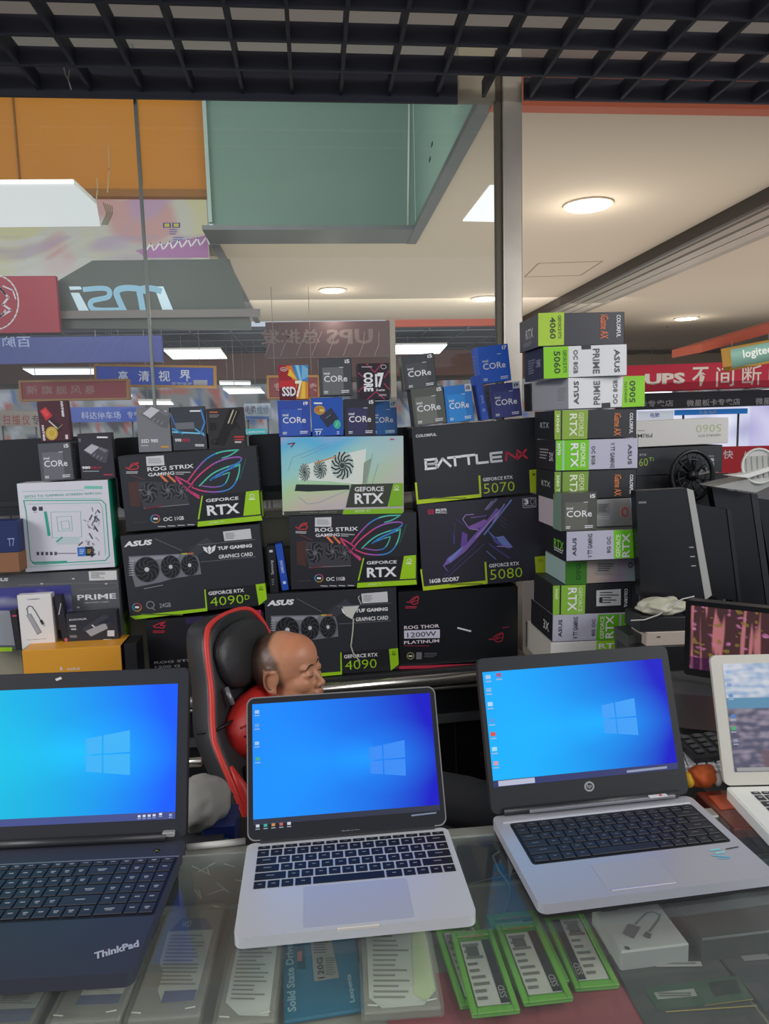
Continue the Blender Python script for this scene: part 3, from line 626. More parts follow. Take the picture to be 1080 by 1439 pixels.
c = Carton('motherboard_carton', 'large white carton with mint-green frame print and green sides', RK, [(25, 680), (151, 674), (162, 797), (34, 804)], .09, '#dad9e2', side='#16a07c'); c.crop(0, 540, 5.4); f = c.f
G1 = '#27a88a'; G2 = '#79c9b4'
a = c.p('printed_frame')
a.line(f, [(185, 880), (770, 876), (800, 905), (830, 1300), (800, 1335), (260, 1365), (225, 1330), (200, 960), (185, 880)], 7, G1).line(f, [(215, 905), (755, 895), (775, 930), (800, 1290)], 4, G2).line(f, [(180, 812), (640, 800)], 3, G2).line(f, [(210, 1385), (840, 1355)], 4, G2)
a.line(f, [(240, 1352), (500, 1342)], 12, G1, 3).line(f, [(345, 965), (370, 1140)], 20, G1, 3)
t = c.p('lettering'); t.text(f, '20TH TX GAMING SCREEN WIFI DC', 190, 822, 775, 850, G1, bold=0).rect(f, 640, 770, 775, 792, G2); t.rect(f, 190, 862, 760, 866, G2)
for k in range(5): t.rect(f, 272+k*34, 1268, 292+k*34, 1294, '#4a4656')
t.rect(f, 415, 1276, 575, 1284, '#8a8492'); t.disc(f, 264, 940, 18, 18, '#3a3642').rect(f, 296, 925, 326, 955, '#3a3642').lines(f, 255, 965, 285, 972, 1, '#555')
c.p('sticker').poly(f, [(583, 1235), (648, 1230), (650, 1300), (588, 1303)], '#2f6fc8', 3).poly(f, [(648, 1230), (700, 1226), (704, 1298), (650, 1300)], '#1d1d22', 3).lines(f, 600, 1250, 640, 1290, 3, '#bcd4f2', 4).lines(f, 660, 1250, 692, 1285, 3, '#c7a94a', 4)
a = c.p('artwork')
for r in [(385, 965, 610, 1160), (430, 1000, 540, 1110), (460, 1035, 520, 1095)]: a.line(f, [(r[0], r[1]), (r[2], r[1]-5), (r[2]+8, r[3]-5), (r[0]+10, r[3])], 3, G2, 2, True)
for k in range(6): a.line(f, [(430, 1170+k*8), (600, 1164+k*8)], 2, G2, 2)
a.line(f, [(425, 1190), (470, 1155)], 10, G1, 3)
rnd = random.Random(3)
for k in range(34):                     # plain scribble of greys where the photo's cartoon figure stands
    x = 710 + rnd.gauss(0, 32); y = 920 + rnd.random()*380; a.line(f, [(x, y), (x+rnd.uniform(-30, 30), y+rnd.uniform(10, 45))], rnd.choice((4, 7, 10)), rnd.choice(('#8a8694', '#b5b0be', '#5b5664', '#3c3844')), 3)
c.done()
# prime carton
FR1 = RK.off(.0)
c = Carton('graphics_card_carton', 'wide grey carton with blue night-sky picture and white word, bottom left', RK, [(-75, 812), (166, 800), (172, 906), (-62, 918)], .1, '#5a5b5e', side='#56585c'); c.crop(0, 740, 5.4); f = c.f
def sky(x, y):
    a = noise.noise(Vector((x*5, y*5, 1))); c = Vector((.05, .05, .25)).lerp(Vector((.45, .47, .55)), max(0, min(1, (y-.2)*1.3 + a*.8))); return tuple(c)
u0, v1 = f.uv(-200, 480); u1, v0 = f.uv(545, 640)
c.p('picture').paint(f, u0, u1, v0-.06, v1, 40, 24, sky, PRINT, n=6e-4)
c.p('picture_card').poly(f, [(-200, 640), (120, 640), (130, 900), (-200, 900)], '#9a9ca4', 3)
t = c.p('lettering'); t.text(f, 'PRIME', 582, 508, 882, 560, W_, bold=.02).text(f, 'GRAPHICS CARD', 636, 568, 826, 584, '#c8c8ca').text(f, 'ASUS', -60, 390, 55, 420, W_, shear=.25, bold=.05)
t.line(f, [(130, 445), (540, 430)], 3, '#8a8a8e').line(f, [(550, 430), (890, 428), (888, 462), (590, 482)], 2, '#8a8a8e').line(f, [(550, 640), (740, 628), (890, 640)], 2, '#8a8a8e')
for x, y in ((310, 435), (552, 395), (806, 433), (589, 615), (862, 640)): t.disc(f, x, y, 12, 6, '#c0c0c2', 3)
c.p('sticker').poly(f, [(670, 338), (886, 330), (890, 402), (675, 410)], '#d9d9d8', 2).lines(f, 690, 345, 800, 395, 5, '#77777a', 3, seed=2)
c.p('green_band').rect(f, -200, 915, 90, 945, LIME, 4); c.p('green_label').rect(c.right, .25, .62, .95, .99, '#8fc01c').lines(c.right, .4, .7, .85, .9, 6, '#4a6a18', 2); c.done()
RF = RK.off(.125)
def orange():
    c = Carton('orange_carton', 'bright orange carton standing low behind the left laptop screen', RF, [(32, 915), (170, 907), (173, 968), (34, 976)], .118, '#dd9a2c', side='#3a2220'); c.crop(0, 740, 5.4); f = c.f
    c.p('lettering').text(f, 'AORUS', 505, 1068, 605, 1088, W_).line(f, [(455, 1088), (462, 1062), (472, 1088)], 6, W_)
    c.p('red_print').lines(c.right, .35, .2, .6, .9, 6, '#a85a50', 1); c.done(); return c
orange()
c = Carton('black_carton', 'plain black carton right beside the orange carton', RF, [(174, 905), (191, 904), (196, 968), (178, 969)], .09, '#1c1c20'); c.done()
# leaning items in front of the prime carton (they stand on the orange carton)
RG = RK.off(.05)
c = Carton('adapter_carton', 'white upright carton picturing a grey cable hub, left', RG, [(27, 837), (74, 834), (76, 911), (28, 914)], .03, '#e4e2e0', side='#bdb7ae'); c.crop(0, 740, 5.4); f = c.f
a = c.p('artwork'); a.poly(f, [(203, 668), (240, 655), (312, 800), (275, 820)], '#8e9096').poly(f, [(210, 672), (236, 662), (300, 795), (276, 806)], '#a3a5ab', 2)
a.line(f, [(218, 660), (212, 620), (228, 600), (252, 604), (275, 640), (300, 690), (322, 730)], 7, '#6d6f75', 3).line(f, [(312, 710), (325, 735)], 20, '#2c2d33', 3).line(f, [(325, 735), (335, 750)], 13, '#b9bbc0', 3)
c.p('lettering').text(f, 'UGREEN', 222, 543, 312, 556, '#6a6a6e').text(f, 'USB-C Multiport Hub', 192, 848, 340, 860, '#77777a').ring(f, 245, 898, 12, 9, 2, '#8a8a8e').ring(f, 288, 896, 12, 9, 2, '#8a8a8e'); c.done()
c = Carton('small_black_carton', 'black upright carton with a pink edge mark, left of the white hub carton', RG, [(17, 858), (26, 857), (27, 913), (18, 914)], .02, '#232126'); c.p('edge_mark').rect(c.u, .3, .12, 1, .16, '#c2405e'); c.done()
c = Carton('small_black_carton', 'black upright carton between the white hub carton and the memory carton', RG, [(82, 838), (92, 836), (93, 910), (84, 911)], .03, '#26242a'); c.p('print').line(c.u, [(.2, .35), (.8, .15)], .12, '#c9c9cc').disc(c.u, .5, .85, .25, .04, '#c0606a').lines(c.u, .2, .9, .8, .96, 2, '#b9b9bc'); c.done()
c = Carton('memory_carton', 'small dark carton with a drive picture and blue-green letters at the lower left', RG, [(93, 863), (163, 858), (168, 905), (96, 911)], .035, '#2d2f36'); c.crop(0, 740, 5.4); f = c.f
c.p('artwork').poly(f, [(625, 770), (790, 665), (880, 700), (700, 830), (640, 795)], '#3b3d48').poly(f, [(650, 790), (800, 728), (820, 770), (690, 832)], '#a3a4a8', 2).poly(f, [(740, 735), (850, 672), (870, 715), (800, 735)], '#26283a', 3).line(f, [(700, 745), (720, 760)], 10, '#d9d9dc', 3)
c.p('lettering').text(f, 'KIOXIA', 530, 692, 662, 712, W_).text(f, 'GM7', 524, 864, 645, 900, mat('#3f98b8'), bold=.02).rect(f, 528, 822, 582, 842, '#77787e').rect(f, 530, 745, 578, 760, '#b8b8bc').rect(f, 540, 770, 580, 782, '#b8b8bc').rect(f, 785, 852, 850, 870, '#c4c4c6').rect(f, 815, 785, 868, 830, '#d3d3d6'); c.done()
# left edge objects
c = Carton('drive_carton', 'navy blue carton at the left edge above the brown cardboard', RG, [(-30, 733), (24, 731), (27, 776), (-28, 778)], .05, '#16275c'); c.p('lettering').text(c.u, 'T7', .72, .55, .9, .8, '#8e9cc8'); c.done()
c = Carton('cardboard_box', 'brown cardboard box at the left edge under the navy carton', RK.off(.06), [(-40, 779), (26, 778), (28, 803), (-40, 807)], .1, mat('#8d6246', .8), top=mat('#c2976b', .8)); c.done()
# ------------------------------------------------------------------ neon eye carton
def strix(label, quad, crop):
    c = Carton('graphics_card_carton', label, RK, quad, .11, '#2a2b30'); c.u = None
    f = Fr(c.f.O, c.f.U, c.f.V, c.W, c.H, [(25, 185), (903, 125), (935, 590), (78, 667)])       # authored in one close-up, reused
    t = c.p('lettering'); t.text(f, 'ROG STRIX', 216, 238, 512, 280, W_, bold=.02).text(f, 'GAMING', 220, 283, 388, 314, W_, bold=.02).rect(f, 394, 285, 490, 292, '#a8a8ac').rect(f, 396, 297, 448, 303, '#a8a8ac')
    t.text(f, 'OC', 313, 570, 370, 598, W_, bold=.02).text(f, '11GB', 386, 565, 443, 592, W_, bold=.02).text(f, 'ASUS', 122, 596, 205, 612, '#4a4b52', shear=.3)
    for k in range(4): t.rect(f, 278+k*62, 628-k*4, 328+k*60, 634-k*4, '#b5b5b9')
    e = c.p('emblem'); R_ = mat('#c23a3e')
    e.line(f, [(78, 255), (100, 268), (150, 268), (160, 250), (130, 228), (158, 224), (120, 232), (98, 262)], 7, R_).line(f, [(95, 262), (130, 240), (158, 230)], 6, R_, 3).lines(f, 80, 282, 162, 300, 2, '#c9c9cc', 3)
    e.ring(f, 263, 582, 28, 24, 7, '#c8923a', 3, 8, 0, 120).ring(f, 263, 582, 28, 24, 7, '#4fa0c8', 3, 8, 120, 240).ring(f, 263, 582, 28, 24, 7, '#c05a86', 3, 8, 240, 360).rect(f, 250, 576, 278, 588, W_, 4)
    c.p('sticker').poly(f, [(208, 188), (322, 180), (326, 243), (212, 248)], '#d2d3d6', 2).lines(f, 222, 198, 315, 235, 5, '#97989c', 3, seed=5)
    a = c.p('eye_artwork'); P, M_, T_, B_, O_ = '#e24c86', '#a765c4', '#58cfb8', '#3f8fd8', '#df7a4e'
    def st(cols, pts, w):
        P = [tuple(p) for p in pts]
        if len(P) > 2:
            for _ in range(2):
                q = [P[0]]
                for p1, p2 in zip(P[:-1], P[1:]): q += [(p1[0]*.75+p2[0]*.25, p1[1]*.75+p2[1]*.25), (p1[0]*.25+p2[0]*.75, p1[1]*.25+p2[1]*.75)]
                P = q + [P[-1]]
        k = len(P)-1
        for i in range(k): a.line(f, [P[i], P[i+1]], w, cols[int(i*len(cols)/k)], 3)
    st([P, P, M_, B_, T_, T_], [(470, 350), (490, 320), (545, 250), (600, 195), (680, 158), (795, 148)], 9)
    st([T_, T_, T_, T_], [(795, 148), (740, 185), (690, 200)], 8)
    st([P, P, M_, M_, B_, T_, T_], [(480, 385), (520, 330), (580, 275), (650, 225), (740, 196), (818, 192), (800, 232), (700, 262), (620, 300), (545, 375)], 9)
    st([T_, T_, B_, B_, M_, P, P], [(800, 238), (795, 300), (765, 370), (720, 405), (640, 415), (560, 408), (500, 385)], 9)
    st([B_, B_, B_, T_], [(615, 338), (660, 305), (730, 270), (800, 240)], 12)
    st([T_, T_, B_, M_, M_, P], [(735, 290), (725, 330), (700, 372), (640, 385), (580, 378), (550, 372)], 7)
    st([B_, T_], [(620, 335), (690, 305), (735, 290)], 7)
    st([P, P, P], [(395, 315), (470, 350), (500, 375)], 9); st([P, P], [(400, 325), (450, 385), (540, 450)], 14); st([P, P], [(470, 400), (540, 438)], 10)
    st([O_, O_], [(300, 308), (345, 352)], 15); st([O_, P], [(345, 305), (392, 348)], 13); st(['#5b2c34'], [(325, 200), (345, 250)], 4); st(['#8a4a40'], [(110, 305), (200, 335)], 3)
    st(['#2f5f5a'], [(840, 205), (800, 330)], 6)
    g = c.p('card_artwork'); g.poly(f, [(90, 355), (160, 340), (170, 510), (105, 500)], '#4a2f2a', 1).poly(f, [(155, 350), (240, 345), (440, 362), (470, 400), (478, 488), (330, 508), (190, 516), (165, 440)], '#3e3e45', 2)
    for cx, cy, rx, ry in ((225, 418, 52, 66), (345, 402, 46, 56), (430, 412, 38, 48)):
        g.disc(f, cx, cy, rx, ry, '#1c1c21', 3); g.disc(f, cx, cy, rx*.25, ry*.22, '#6c6c74', 5)
        for k in range(7):
            an = 2*pi*k/7 + cx; g.line(f, [(cx+rx*.25*cos(an), cy+ry*.25*sin(an)), (cx+rx*.7*cos(an+.35), cy+ry*.7*sin(an+.35)), (cx+rx*.93*cos(an+.8), cy+ry*.93*sin(an+.8))], 9, '#55555d', 4)
    g.line(f, [(200, 518), (310, 500)], 9, '#7c2c36', 5).line(f, [(190, 516), (478, 490)], 4, '#8a8a90', 5); g.line(f, [(160, 402), (185, 400)], 5, '#8a8a90', 5)
    n_ = c.p('green_label'); n_.poly(f, [(530, 600), (925, 560), (932, 590), (528, 632)], LIME, 2).poly(f, [(835, 412), (915, 402), (922, 552), (815, 562)], LIME, 2).poly(f, [(557, 437), (566, 437), (540, 585), (530, 585)], LIME, 2)
    n_.poly(f, [(568, 437), (835, 412), (813, 562), (543, 590)], '#1b1c20', 2).text(f, 'GEFORCE', 584, 443, 788, 476, W_, bold=.02, lay=4).text(f, 'RTX', 590, 484, 792, 560, W_, bold=.03, lay=4, shear=0).text(f, '2080 Ti' if quad[0][1] < 700 else '3080 Ti', 600, 594, 696, 612, '#d9efa8', lay=4)
    n_.ring(f, 872, 438, 14, 10, 5, '#e8f4cc', 4, 12).rect(f, 852, 454, 890, 462, '#e8f4cc', 4)
    c.p('side_print').lines(c.right, .3, .15, .7, .5, 5, '#77777c', 1).rect(c.right, 0, .62, 1, .96, LIME); c.done(); return c
strix('black carton with a neon eye, standing above the wide grey-fan carton at left', [(166, 641), (360.5, 627), (368, 731), (177, 748)], 0)
strix('black carton with a neon eye, standing beneath the iridescent carton', [(404, 725), (584, 720), (587, 821), (411, 829)], 1)
# ------------------------------------------------------------------ drive boxes on the left neon carton
c = Carton('drive_carton', 'silver grey drive carton, first of the three on the left neon-eye carton', RK, [(192, 573), (238, 572), (240, 634), (194, 636)], .03, '#7b7c80'); c.crop(0, 340, 2.842); f = c.f
chip(c.p('artwork'), f, (188, 385), .6, '#66676b', '#c9cacf')
c.p('lettering').text(f, 'SSD 980', 562, 786, 630, 803, W_, bold=.02).rect(f, 624, 674, 668, 680, W_).rect(f, 640, 814, 672, 822, '#c8913c').rect(f, 560, 812, 590, 815, '#c9c9cc'); c.done()
c = Carton('drive_carton', 'black drive carton with cyan light streaks, middle of the three on the left neon-eye carton', RK, [(241, 572), (288, 571), (290, 631), (242, 634)], .03, '#3c3f46'); c.crop(0, 340, 2.842); f = c.f
a = c.p('artwork'); a.poly(f, [(700, 722), (775, 718), (778, 745), (702, 748)], '#6f7278').line(f, [(688, 758), (812, 764)], 6, '#7fd0f0', 3).line(f, [(690, 745), (730, 765)], 7, '#3f9fdc', 3).line(f, [(805, 670), (818, 720), (800, 765)], 6, '#3f8fdc', 3).line(f, [(688, 690), (700, 730)], 5, '#3878c0', 3).line(f, [(780, 745), (815, 772)], 5, '#59b6ec', 3)
c.p('lettering').text(f, '990', 696, 784, 722, 799, W_, bold=.03).text(f, 'PRO', 725, 784, 756, 799, '#c8354e', bold=.02).rect(f, 762, 672, 806, 678, W_).rect(f, 776, 806, 812, 816, '#b8b8bc'); c.done()
c = Carton('drive_carton', 'matt black drive carton with a diagonal stick, last of three on the left neon-eye carton', RK, [(290, 575), (343, 572), (344, 629), (293, 632)], .045, '#2f2b2d', top='#8a5c5c'); c.crop(0, 340, 2.842); f = c.f
c.p('artwork').poly(f, [(855, 810), (920, 668), (965, 672), (892, 815)], '#161516').line(f, [(912, 725), (935, 672)], 5, '#c9c2a8', 3).line(f, [(925, 728), (948, 676)], 3, '#a89f80', 3)
c.p('lettering').text(f, 'B', 838, 722, 866, 755, '#171516', bold=.04, lay=1).text(f, 'A', 925, 718, 960, 750, '#171516', bold=.04, lay=1).text(f, 'C', 840, 785, 868, 812, '#171516', bold=.04, lay=1).rect(f, 838, 678, 872, 683, '#c86a3a').lines(f, 838, 690, 880, 704, 3, '#8a8a88').rect(f, 932, 776, 972, 783, '#b83a34').rect(f, 934, 788, 970, 793, '#b83a34').rect(f, 934, 797, 960, 803, '#c8c8c8'); c.done()
# ------------------------------------------------------------------ wide grey-fan cartons
def tuf(label, quad, num, extra):
    c = Carton('graphics_card_carton', label, RK, quad, .12, '#303238'); f = Fr(c.f.O, c.f.U, c.f.V, c.W, c.H, [(45, 100), (930, 30), (955, 530), (95, 618)])
    a = c.p('artwork'); a.poly(f, [(95, 232), (165, 228), (440, 215), (530, 222), (545, 262), (555, 345), (380, 372), (290, 398), (135, 428), (120, 370)], '#73767f', 1).poly(f, [(100, 240), (420, 222), (410, 240), (110, 268)], '#94979f', 2).line(f, [(190, 438), (310, 414)], 4, '#9a9aa0', 2)
    for k in range(7): a.line(f, [(98, 262+k*15), (128, 260+k*15)], 5, '#b0b2b8', 3)
    for cx, cy, rx, ry in ((212, 315, 78, 80), (364, 298, 62, 72), (484, 288, 54, 66)):
        a.disc(f, cx, cy, rx, ry, '#17181b', 3, 28); a.disc(f, cx, cy, rx*.2, ry*.18, '#c9cace', 6)
        for k in range(9):
            an = 2*pi*k/9 + cx; a.line(f, [(cx+rx*.25*cos(an), cy+ry*.25*sin(an)), (cx+rx*.65*cos(an+.3), cy+ry*.65*sin(an+.3)), (cx+rx*.95*cos(an+.8), cy+ry*.95*sin(an+.8))], 8, '#3d3f45', 4)
        a.ring(f, cx, cy, rx, ry, 4, '#4f5158', 5, 28)
    a.poly(f, [(435, 212), (470, 210), (470, 220), (435, 222)], '#b8b04a', 5).poly(f, [(470, 210), (512, 208), (510, 218), (470, 220)], '#b86a4a', 5)
    a.line(f, [(268, 118), (440, 196)], 3, '#77797f', 2).line(f, [(470, 190), (600, 118)], 3, '#4b4d54', 2).poly(f, [(478, 200), (600, 110), (640, 150), (520, 240)], '#3b3e46', 1).line(f, [(540, 160), (900, 128)], 2, '#8a8b90', 2).line(f, [(555, 268), (900, 236)], 2, '#8a8b90', 2)
    e = c.p('emblem'); e.poly(f, [(570, 170), (600, 178), (612, 165), (622, 178), (652, 160), (645, 195), (632, 205), (612, 218), (590, 205), (578, 195)], W_, 3).line(f, [(598, 182), (604, 208)], 5, '#33353b', 4).line(f, [(628, 178), (620, 206)], 5, '#33353b', 4)
    t = c.p('lettering'); 
    t.text(f, 'ASUS', 72, 124, 250, 170, W_, shear=.3, bold=.05).text(f, 'TUF GAMING', 664, 156, 878, 192, W_, bold=.04).text(f, 'GRAPHICS CARD', 668, 208, 882, 246, W_, bold=.02).text(f, 'GEFORCE RTX', 596, 438, 818, 475, W_, bold=.02).text(f, num, 605, 474, 812, 545, LIM, bold=-.008)
    if not extra: t.text(f, 'D', 820, 474, 850, 505, LIM, bold=0)
    t.text(f, '24GB', 286, 524, 358, 558, '#8e8f95', bold=.02)
    e.ring(f, 143, 555, 27, 24, 7, '#c8923a', 3, 8, 0, 120).ring(f, 143, 555, 27, 24, 7, '#4fa0c8', 3, 8, 120, 240).ring(f, 143, 555, 27, 24, 7, '#c05a5a', 3, 8, 240, 360).rect(f, 130, 549, 156, 561, W_, 4).ring(f, 228, 540, 24, 22, 6, '#8e8f95', 3, 14).line(f, [(236, 556), (256, 572)], 6, '#8e8f95', 3)
    c.p('sticker').poly(f, [(700, 76), (872, 58), (878, 122), (708, 136)], '#cfd0d2', 2).lines(f, 715, 84, 800, 126, 5, '#8a8b8e', 3, seed=4)
    g = c.p('green_label'); g.poly(f, [(96, 612), (575, 558), (570, 442), (578, 441), (586, 576), (130, 632)], LIME, 3).poly(f, [(890, 410), (948, 402), (956, 500), (905, 540)], LIME, 3).poly(f, [(586, 440), (888, 410), (900, 542), (590, 572)], '#1d1e22', 1).rect(f, 170, 596, 430, 604, '#5a7a1e', 4).ring(f, 922, 430, 10, 7, 3, '#3a5a10', 4, 10).rect(f, 908, 440, 936, 445, '#3a5a10', 4)
    c.p('side_print').rect(c.right, 0, .75, 1, .97, LIME)
    if extra:
        d = c.p('scuffed_white_patch'); d.poly(f, [(578, 160), (690, 150), (655, 205), (645, 235), (600, 215)], '#cfcfc8', 6).line(f, [(652, 232), (650, 300), (640, 400), (655, 440), (700, 490)], 9, '#b9b9b0', 6).line(f, [(700, 140), (680, 100), (690, 90)], 6, '#b9b9b0', 6)
    c.done(); return c
tuf('wide black carton with three grey fans, right above the racing chair', [(170, 752.5), (367, 737), (372.5, 848), (181, 868)], '4090', False)
tuf('wide black carton with three grey fans, behind the seated man, scuffed white', [(370, 834), (554, 827), (562, bot(562)), (378, bot(378))], '4090', True)
# ------------------------------------------------------------------ black gaming box behind chair with magenta panel
c = Carton('power_supply_carton', 'black carton with red eye emblem and magenta panel behind the chair top', RK, [(206, 871), (370, 861), (376, bot(376)), (211, bot(211))], .125, '#1f1f24'); c.crop(160, 730, 4.5); f = c.f
e = c.p('emblem'); RE = mat('#c8283a')
e.line(f, [(255, 672), (290, 655), (335, 643), (300, 665), (330, 668), (320, 685), (290, 680), (262, 678)], 6, RE, 3).lines(f, 252, 700, 335, 718, 2, RE, 3)
c.p('magenta_panel').poly(f, [(735, 590), (930, 574), (935, 800), (745, 812)], '#a3285c', 2)
a = c.p('artwork')
for p in [(858, 660), (870, 700), (878, 750)]: a.line(f, [p, (p[0]+20, p[1]+30)], 14, '#c9c2c8', 4)
a.poly(f, [(800, 655), (870, 640), (905, 790), (850, 740)], '#3c2a38', 3).line(f, [(470, 640), (560, 630)], 40, '#2e2148', 1)
t = c.p('lettering'); t.text(f, 'ROG STRIX', 255, 880, 560, 906, '#b8b8bc', bold=.02).text(f, '1200 G', 258, 915, 420, 942, '#a8a8ac', bold=.02); c.done()
# ------------------------------------------------------------------ centre group on the iridescent carton
def holo(x, y):
    a = noise.noise(Vector((x*2.2, y*2.2 + x, 3))); b_ = Vector((.55, .56, .55)); t = y*.8 + x*.35 + a*.25
    cs = [Vector((.42, .45, .72)), Vector((.10, .50, .78)), Vector((.36, .70, .62)), Vector((.48, .70, .34)), Vector((.66, .58, .46)), Vector((.62, .54, .56))]
    t = max(0, min(.999, t*.95))*(len(cs)-1); i = int(t); c = cs[i].lerp(cs[i+1], t-i)
    return tuple(c.lerp(b_, max(0, min(.8, (x-.45)*1.2))))
c = Carton('graphics_card_carton', 'iridescent silver carton with a white three-fan card, centre of the rack', RK, [(394, 615), (566, 612), (567.5, 720), (397, 723)], .09, '#b3b1a6', side='#b6b490'); c.crop(380, 600, 4.909); f = c.f
c.p('iridescent_print').paint(f, 0, c.W, 0, c.H, 40, 26, holo, HOLO)
a = c.p('artwork'); CW = mat('#e0e8de', .4)
a.poly(f, [(190, 365), (210, 270), (430, 205), (655, 150), (640, 400), (400, 375)], CW, 2).poly(f, [(640, 245), (690, 215), (655, 385), (630, 395)], '#8fa08c', 3).poly(f, [(165, 440), (175, 395), (540, 400), (540, 430), (360, 440), (260, 445)], '#232b2a', 3)
for cx, cy, rx, ry in ((232, 312, 38, 62), (338, 292, 46, 66), (490, 265, 78, 96)):
    a.disc(f, cx, cy, rx, ry, '#b9cbc4', 3, 24); a.disc(f, cx, cy, rx*.22, ry*.2, '#3a4440', 6)
    for k in range(13):
        an = 2*pi*k/13; a.line(f, [(cx+rx*.28*cos(an), cy+ry*.28*sin(an)), (cx+rx*.65*cos(an+.25), cy+ry*.65*sin(an+.25)), (cx+rx*.97*cos(an+.6), cy+ry*.97*sin(an+.6))], rx*.13, '#2e3836', 4)
a.line(f, [(300, 250), (440, 205)], 9, '#c8925a', 5)
for q in ([(120, 300), (150, 210), (380, 120)], [(190, 480), (250, 530), (330, 520), (540, 430)], [(210, 215), (400, 130)], [(700, 180), (660, 390)], [(740, 250), (700, 390)]): a.line(f, q, 3, '#7f9cae', 2)
c.p('emblem').line(f, [(118, 120), (165, 112), (140, 140)], 8, '#7a2c50', 3).rect(f, 820, 78, 850, 88, '#b05078', 3)
n_ = c.p('green_label'); n_.poly(f, [(553, 395), (845, 388), (805, 550), (515, 555)], '#3a4034', 7).poly(f, [(845, 388), (912, 386), (914, 548), (805, 550)], '#7fb51f', 7).poly(f, [(500, 570), (912, 562), (912, 598), (492, 602)], '#86bd22', 7).poly(f, [(90, 580), (505, 568), (495, 600), (95, 608)], '#3e4038', 6)
n_.text(f, 'GEFORCE', 576, 410, 778, 445, W_, lay=9, bold=.02).text(f, 'RTX', 576, 455, 778, 530, W_, lay=9, bold=.03).text(f, '3070 Ti', 578, 572, 684, 590, '#d5eab0', lay=9).ring(f, 868, 415, 14, 9, 4, '#e8f4cc', 9, 12).rect(f, 848, 430, 886, 437, '#e8f4cc', 9); n_.text(f, 'COLORFUL iGAME RTX', 205, 582, 455, 592, '#a8a89c', lay=8); c.done()
def ssd7():
    c = Carton('drive_carton', 'red carton with orange and blue rays and white SSD letters', RK, [(391.5, 513), (431.5, 512), (433, 561), (391.5, 562)], .035, '#9c2029'); c.crop(380, 490, 5.4); f = c.f; a = c.p('artwork')
    a.poly(f, [(62, 300), (180, 300), (190, 382), (62, 385)], '#5c1428').poly(f, [(120, 130), (180, 125), (210, 240), (195, 300)], '#e07a28', 2).poly(f, [(160, 125), (285, 122), (283, 245), (205, 240)], '#3f8cc4', 2).poly(f, [(190, 125), (215, 125), (235, 235), (220, 238)], '#8cc8e0', 3).poly(f, [(240, 123), (285, 150), (284, 210), (235, 235)], '#79b4d8', 3)
    a.poly(f, [(190, 382), (225, 240), (284, 250), (284, 380)], '#d98a2a', 3).poly(f, [(225, 380), (240, 245), (262, 248), (262, 380)], '#e8c24a', 4).poly(f, [(65, 240), (200, 236), (190, 300), (66, 290)], '#c22c2e', 2).poly(f, [(150, 150), (205, 235), (130, 200)], '#f0c040', 4)
    c.p('lettering').text(f, 'SSD', 84, 285, 190, 360, W_, lay=6, bold=.03).text(f, '7', 186, 238, 240, 370, '#f3ead0', lay=6, bold=.02).ring(f, 104, 155, 24, 14, 3, W_, 6).text(f, 'intel', 90, 148, 118, 162, W_, lay=6); c.done()
ssd7()
cpu_box('tall charcoal carton standing on the blue seal carton, centre row', RK, [(447, 504), (493.5, 503), (494.5, 555), (450, 557)], '#44464a', panel='#6a6c6e', side='#9a9c98').done()
c = Carton('processor_carton', 'black carton with pink crossed lines and big white letters, centre top', RK, [(502, 511), (546, 510), (548, 561), (504, 562.5)], .07, '#24161e'); c.crop(380, 490, 5.4); f = c.f; PK = '#b2385e'
c.p('crossed_lines').line(f, [(725, 112), (790, 180), (842, 112)], 6, PK).line(f, [(662, 330), (730, 260)], 6, PK).line(f, [(662, 180), (700, 215)], 6, PK).line(f, [(862, 220), (900, 165)], 6, PK).line(f, [(735, 385), (800, 325), (865, 385)], 6, PK).line(f, [(860, 262), (902, 310)], 6, PK)
c.p('lettering').text(f, 'CORE', 705, 180, 778, 325, W_, rot=-90, bold=.05, lay=4).text(f, 'i7', 792, 182, 860, 295, W_, bold=.05, lay=4).text(f, 'X-series', 800, 303, 866, 322, W_, bold=.02, lay=4).ring(f, 856, 138, 20, 15, 3, W_, 4).rect(f, 690, 134, 770, 142, '#a8a0a4', 3).lines(f, 820, 345, 885, 362, 2, '#c0b8bc'); c.done()
b = MB(); f0 = RK.off(-.005); q = [f0.uv(450, 555.5), f0.uv(471, 555.0), f0.uv(472, 558), f0.uv(451, 559)]
cpu_box('royal blue carton at the left end of the iridescent carton top', RK, [(390, 563.5), (435, 562), (436.5, 612.5), (391.5, 614)], '#2b4ba6', badge='i9', panel='#3358b4').done()
c = Carton('drive_carton', 'royal blue carton with gold oval seal and a dark drive, second on the iridescent carton', RK, [(437, 559.5), (481, 558), (482.5, 612), (438.5, 613)], .05, '#1f53b2'); c.crop(380, 490, 5.4); f = c.f
c.p('artwork').poly(f, [(370, 515), (460, 448), (515, 530), (430, 600)], '#2c2e44').poly(f, [(380, 516), (460, 456), (480, 486), (400, 552)], '#333650', 2).line(f, [(420, 527), (455, 502)], 3, '#9a9cae', 3)
c.p('gold_seal').disc(f, 372, 466, 43, 36, '#b58a3c', 3).rect(f, 342, 452, 370, 472, '#c86a2c', 4).rect(f, 372, 458, 405, 478, '#d8c070', 4); c.p('green_seal').disc(f, 504, 574, 28, 34, '#3cb896', 3).line(f, [(495, 590), (508, 556)], 6, '#7fe0c0', 4)
c.p('lettering').text(f, 'T7', 336, 624, 384, 655, W_, bold=.03).rect(f, 330, 408, 392, 420, W_).rect(f, 332, 608, 394, 616, '#b8c8e8').lines(f, 500, 628, 522, 655, 2, '#c8d4f0'); c.done()
cpu_box('near-black carton, third on the iridescent carton', RK, [(483.5, 561), (527, 560), (527.5, 612), (484, 613)], '#2b2a33', panel='#33325a').done()
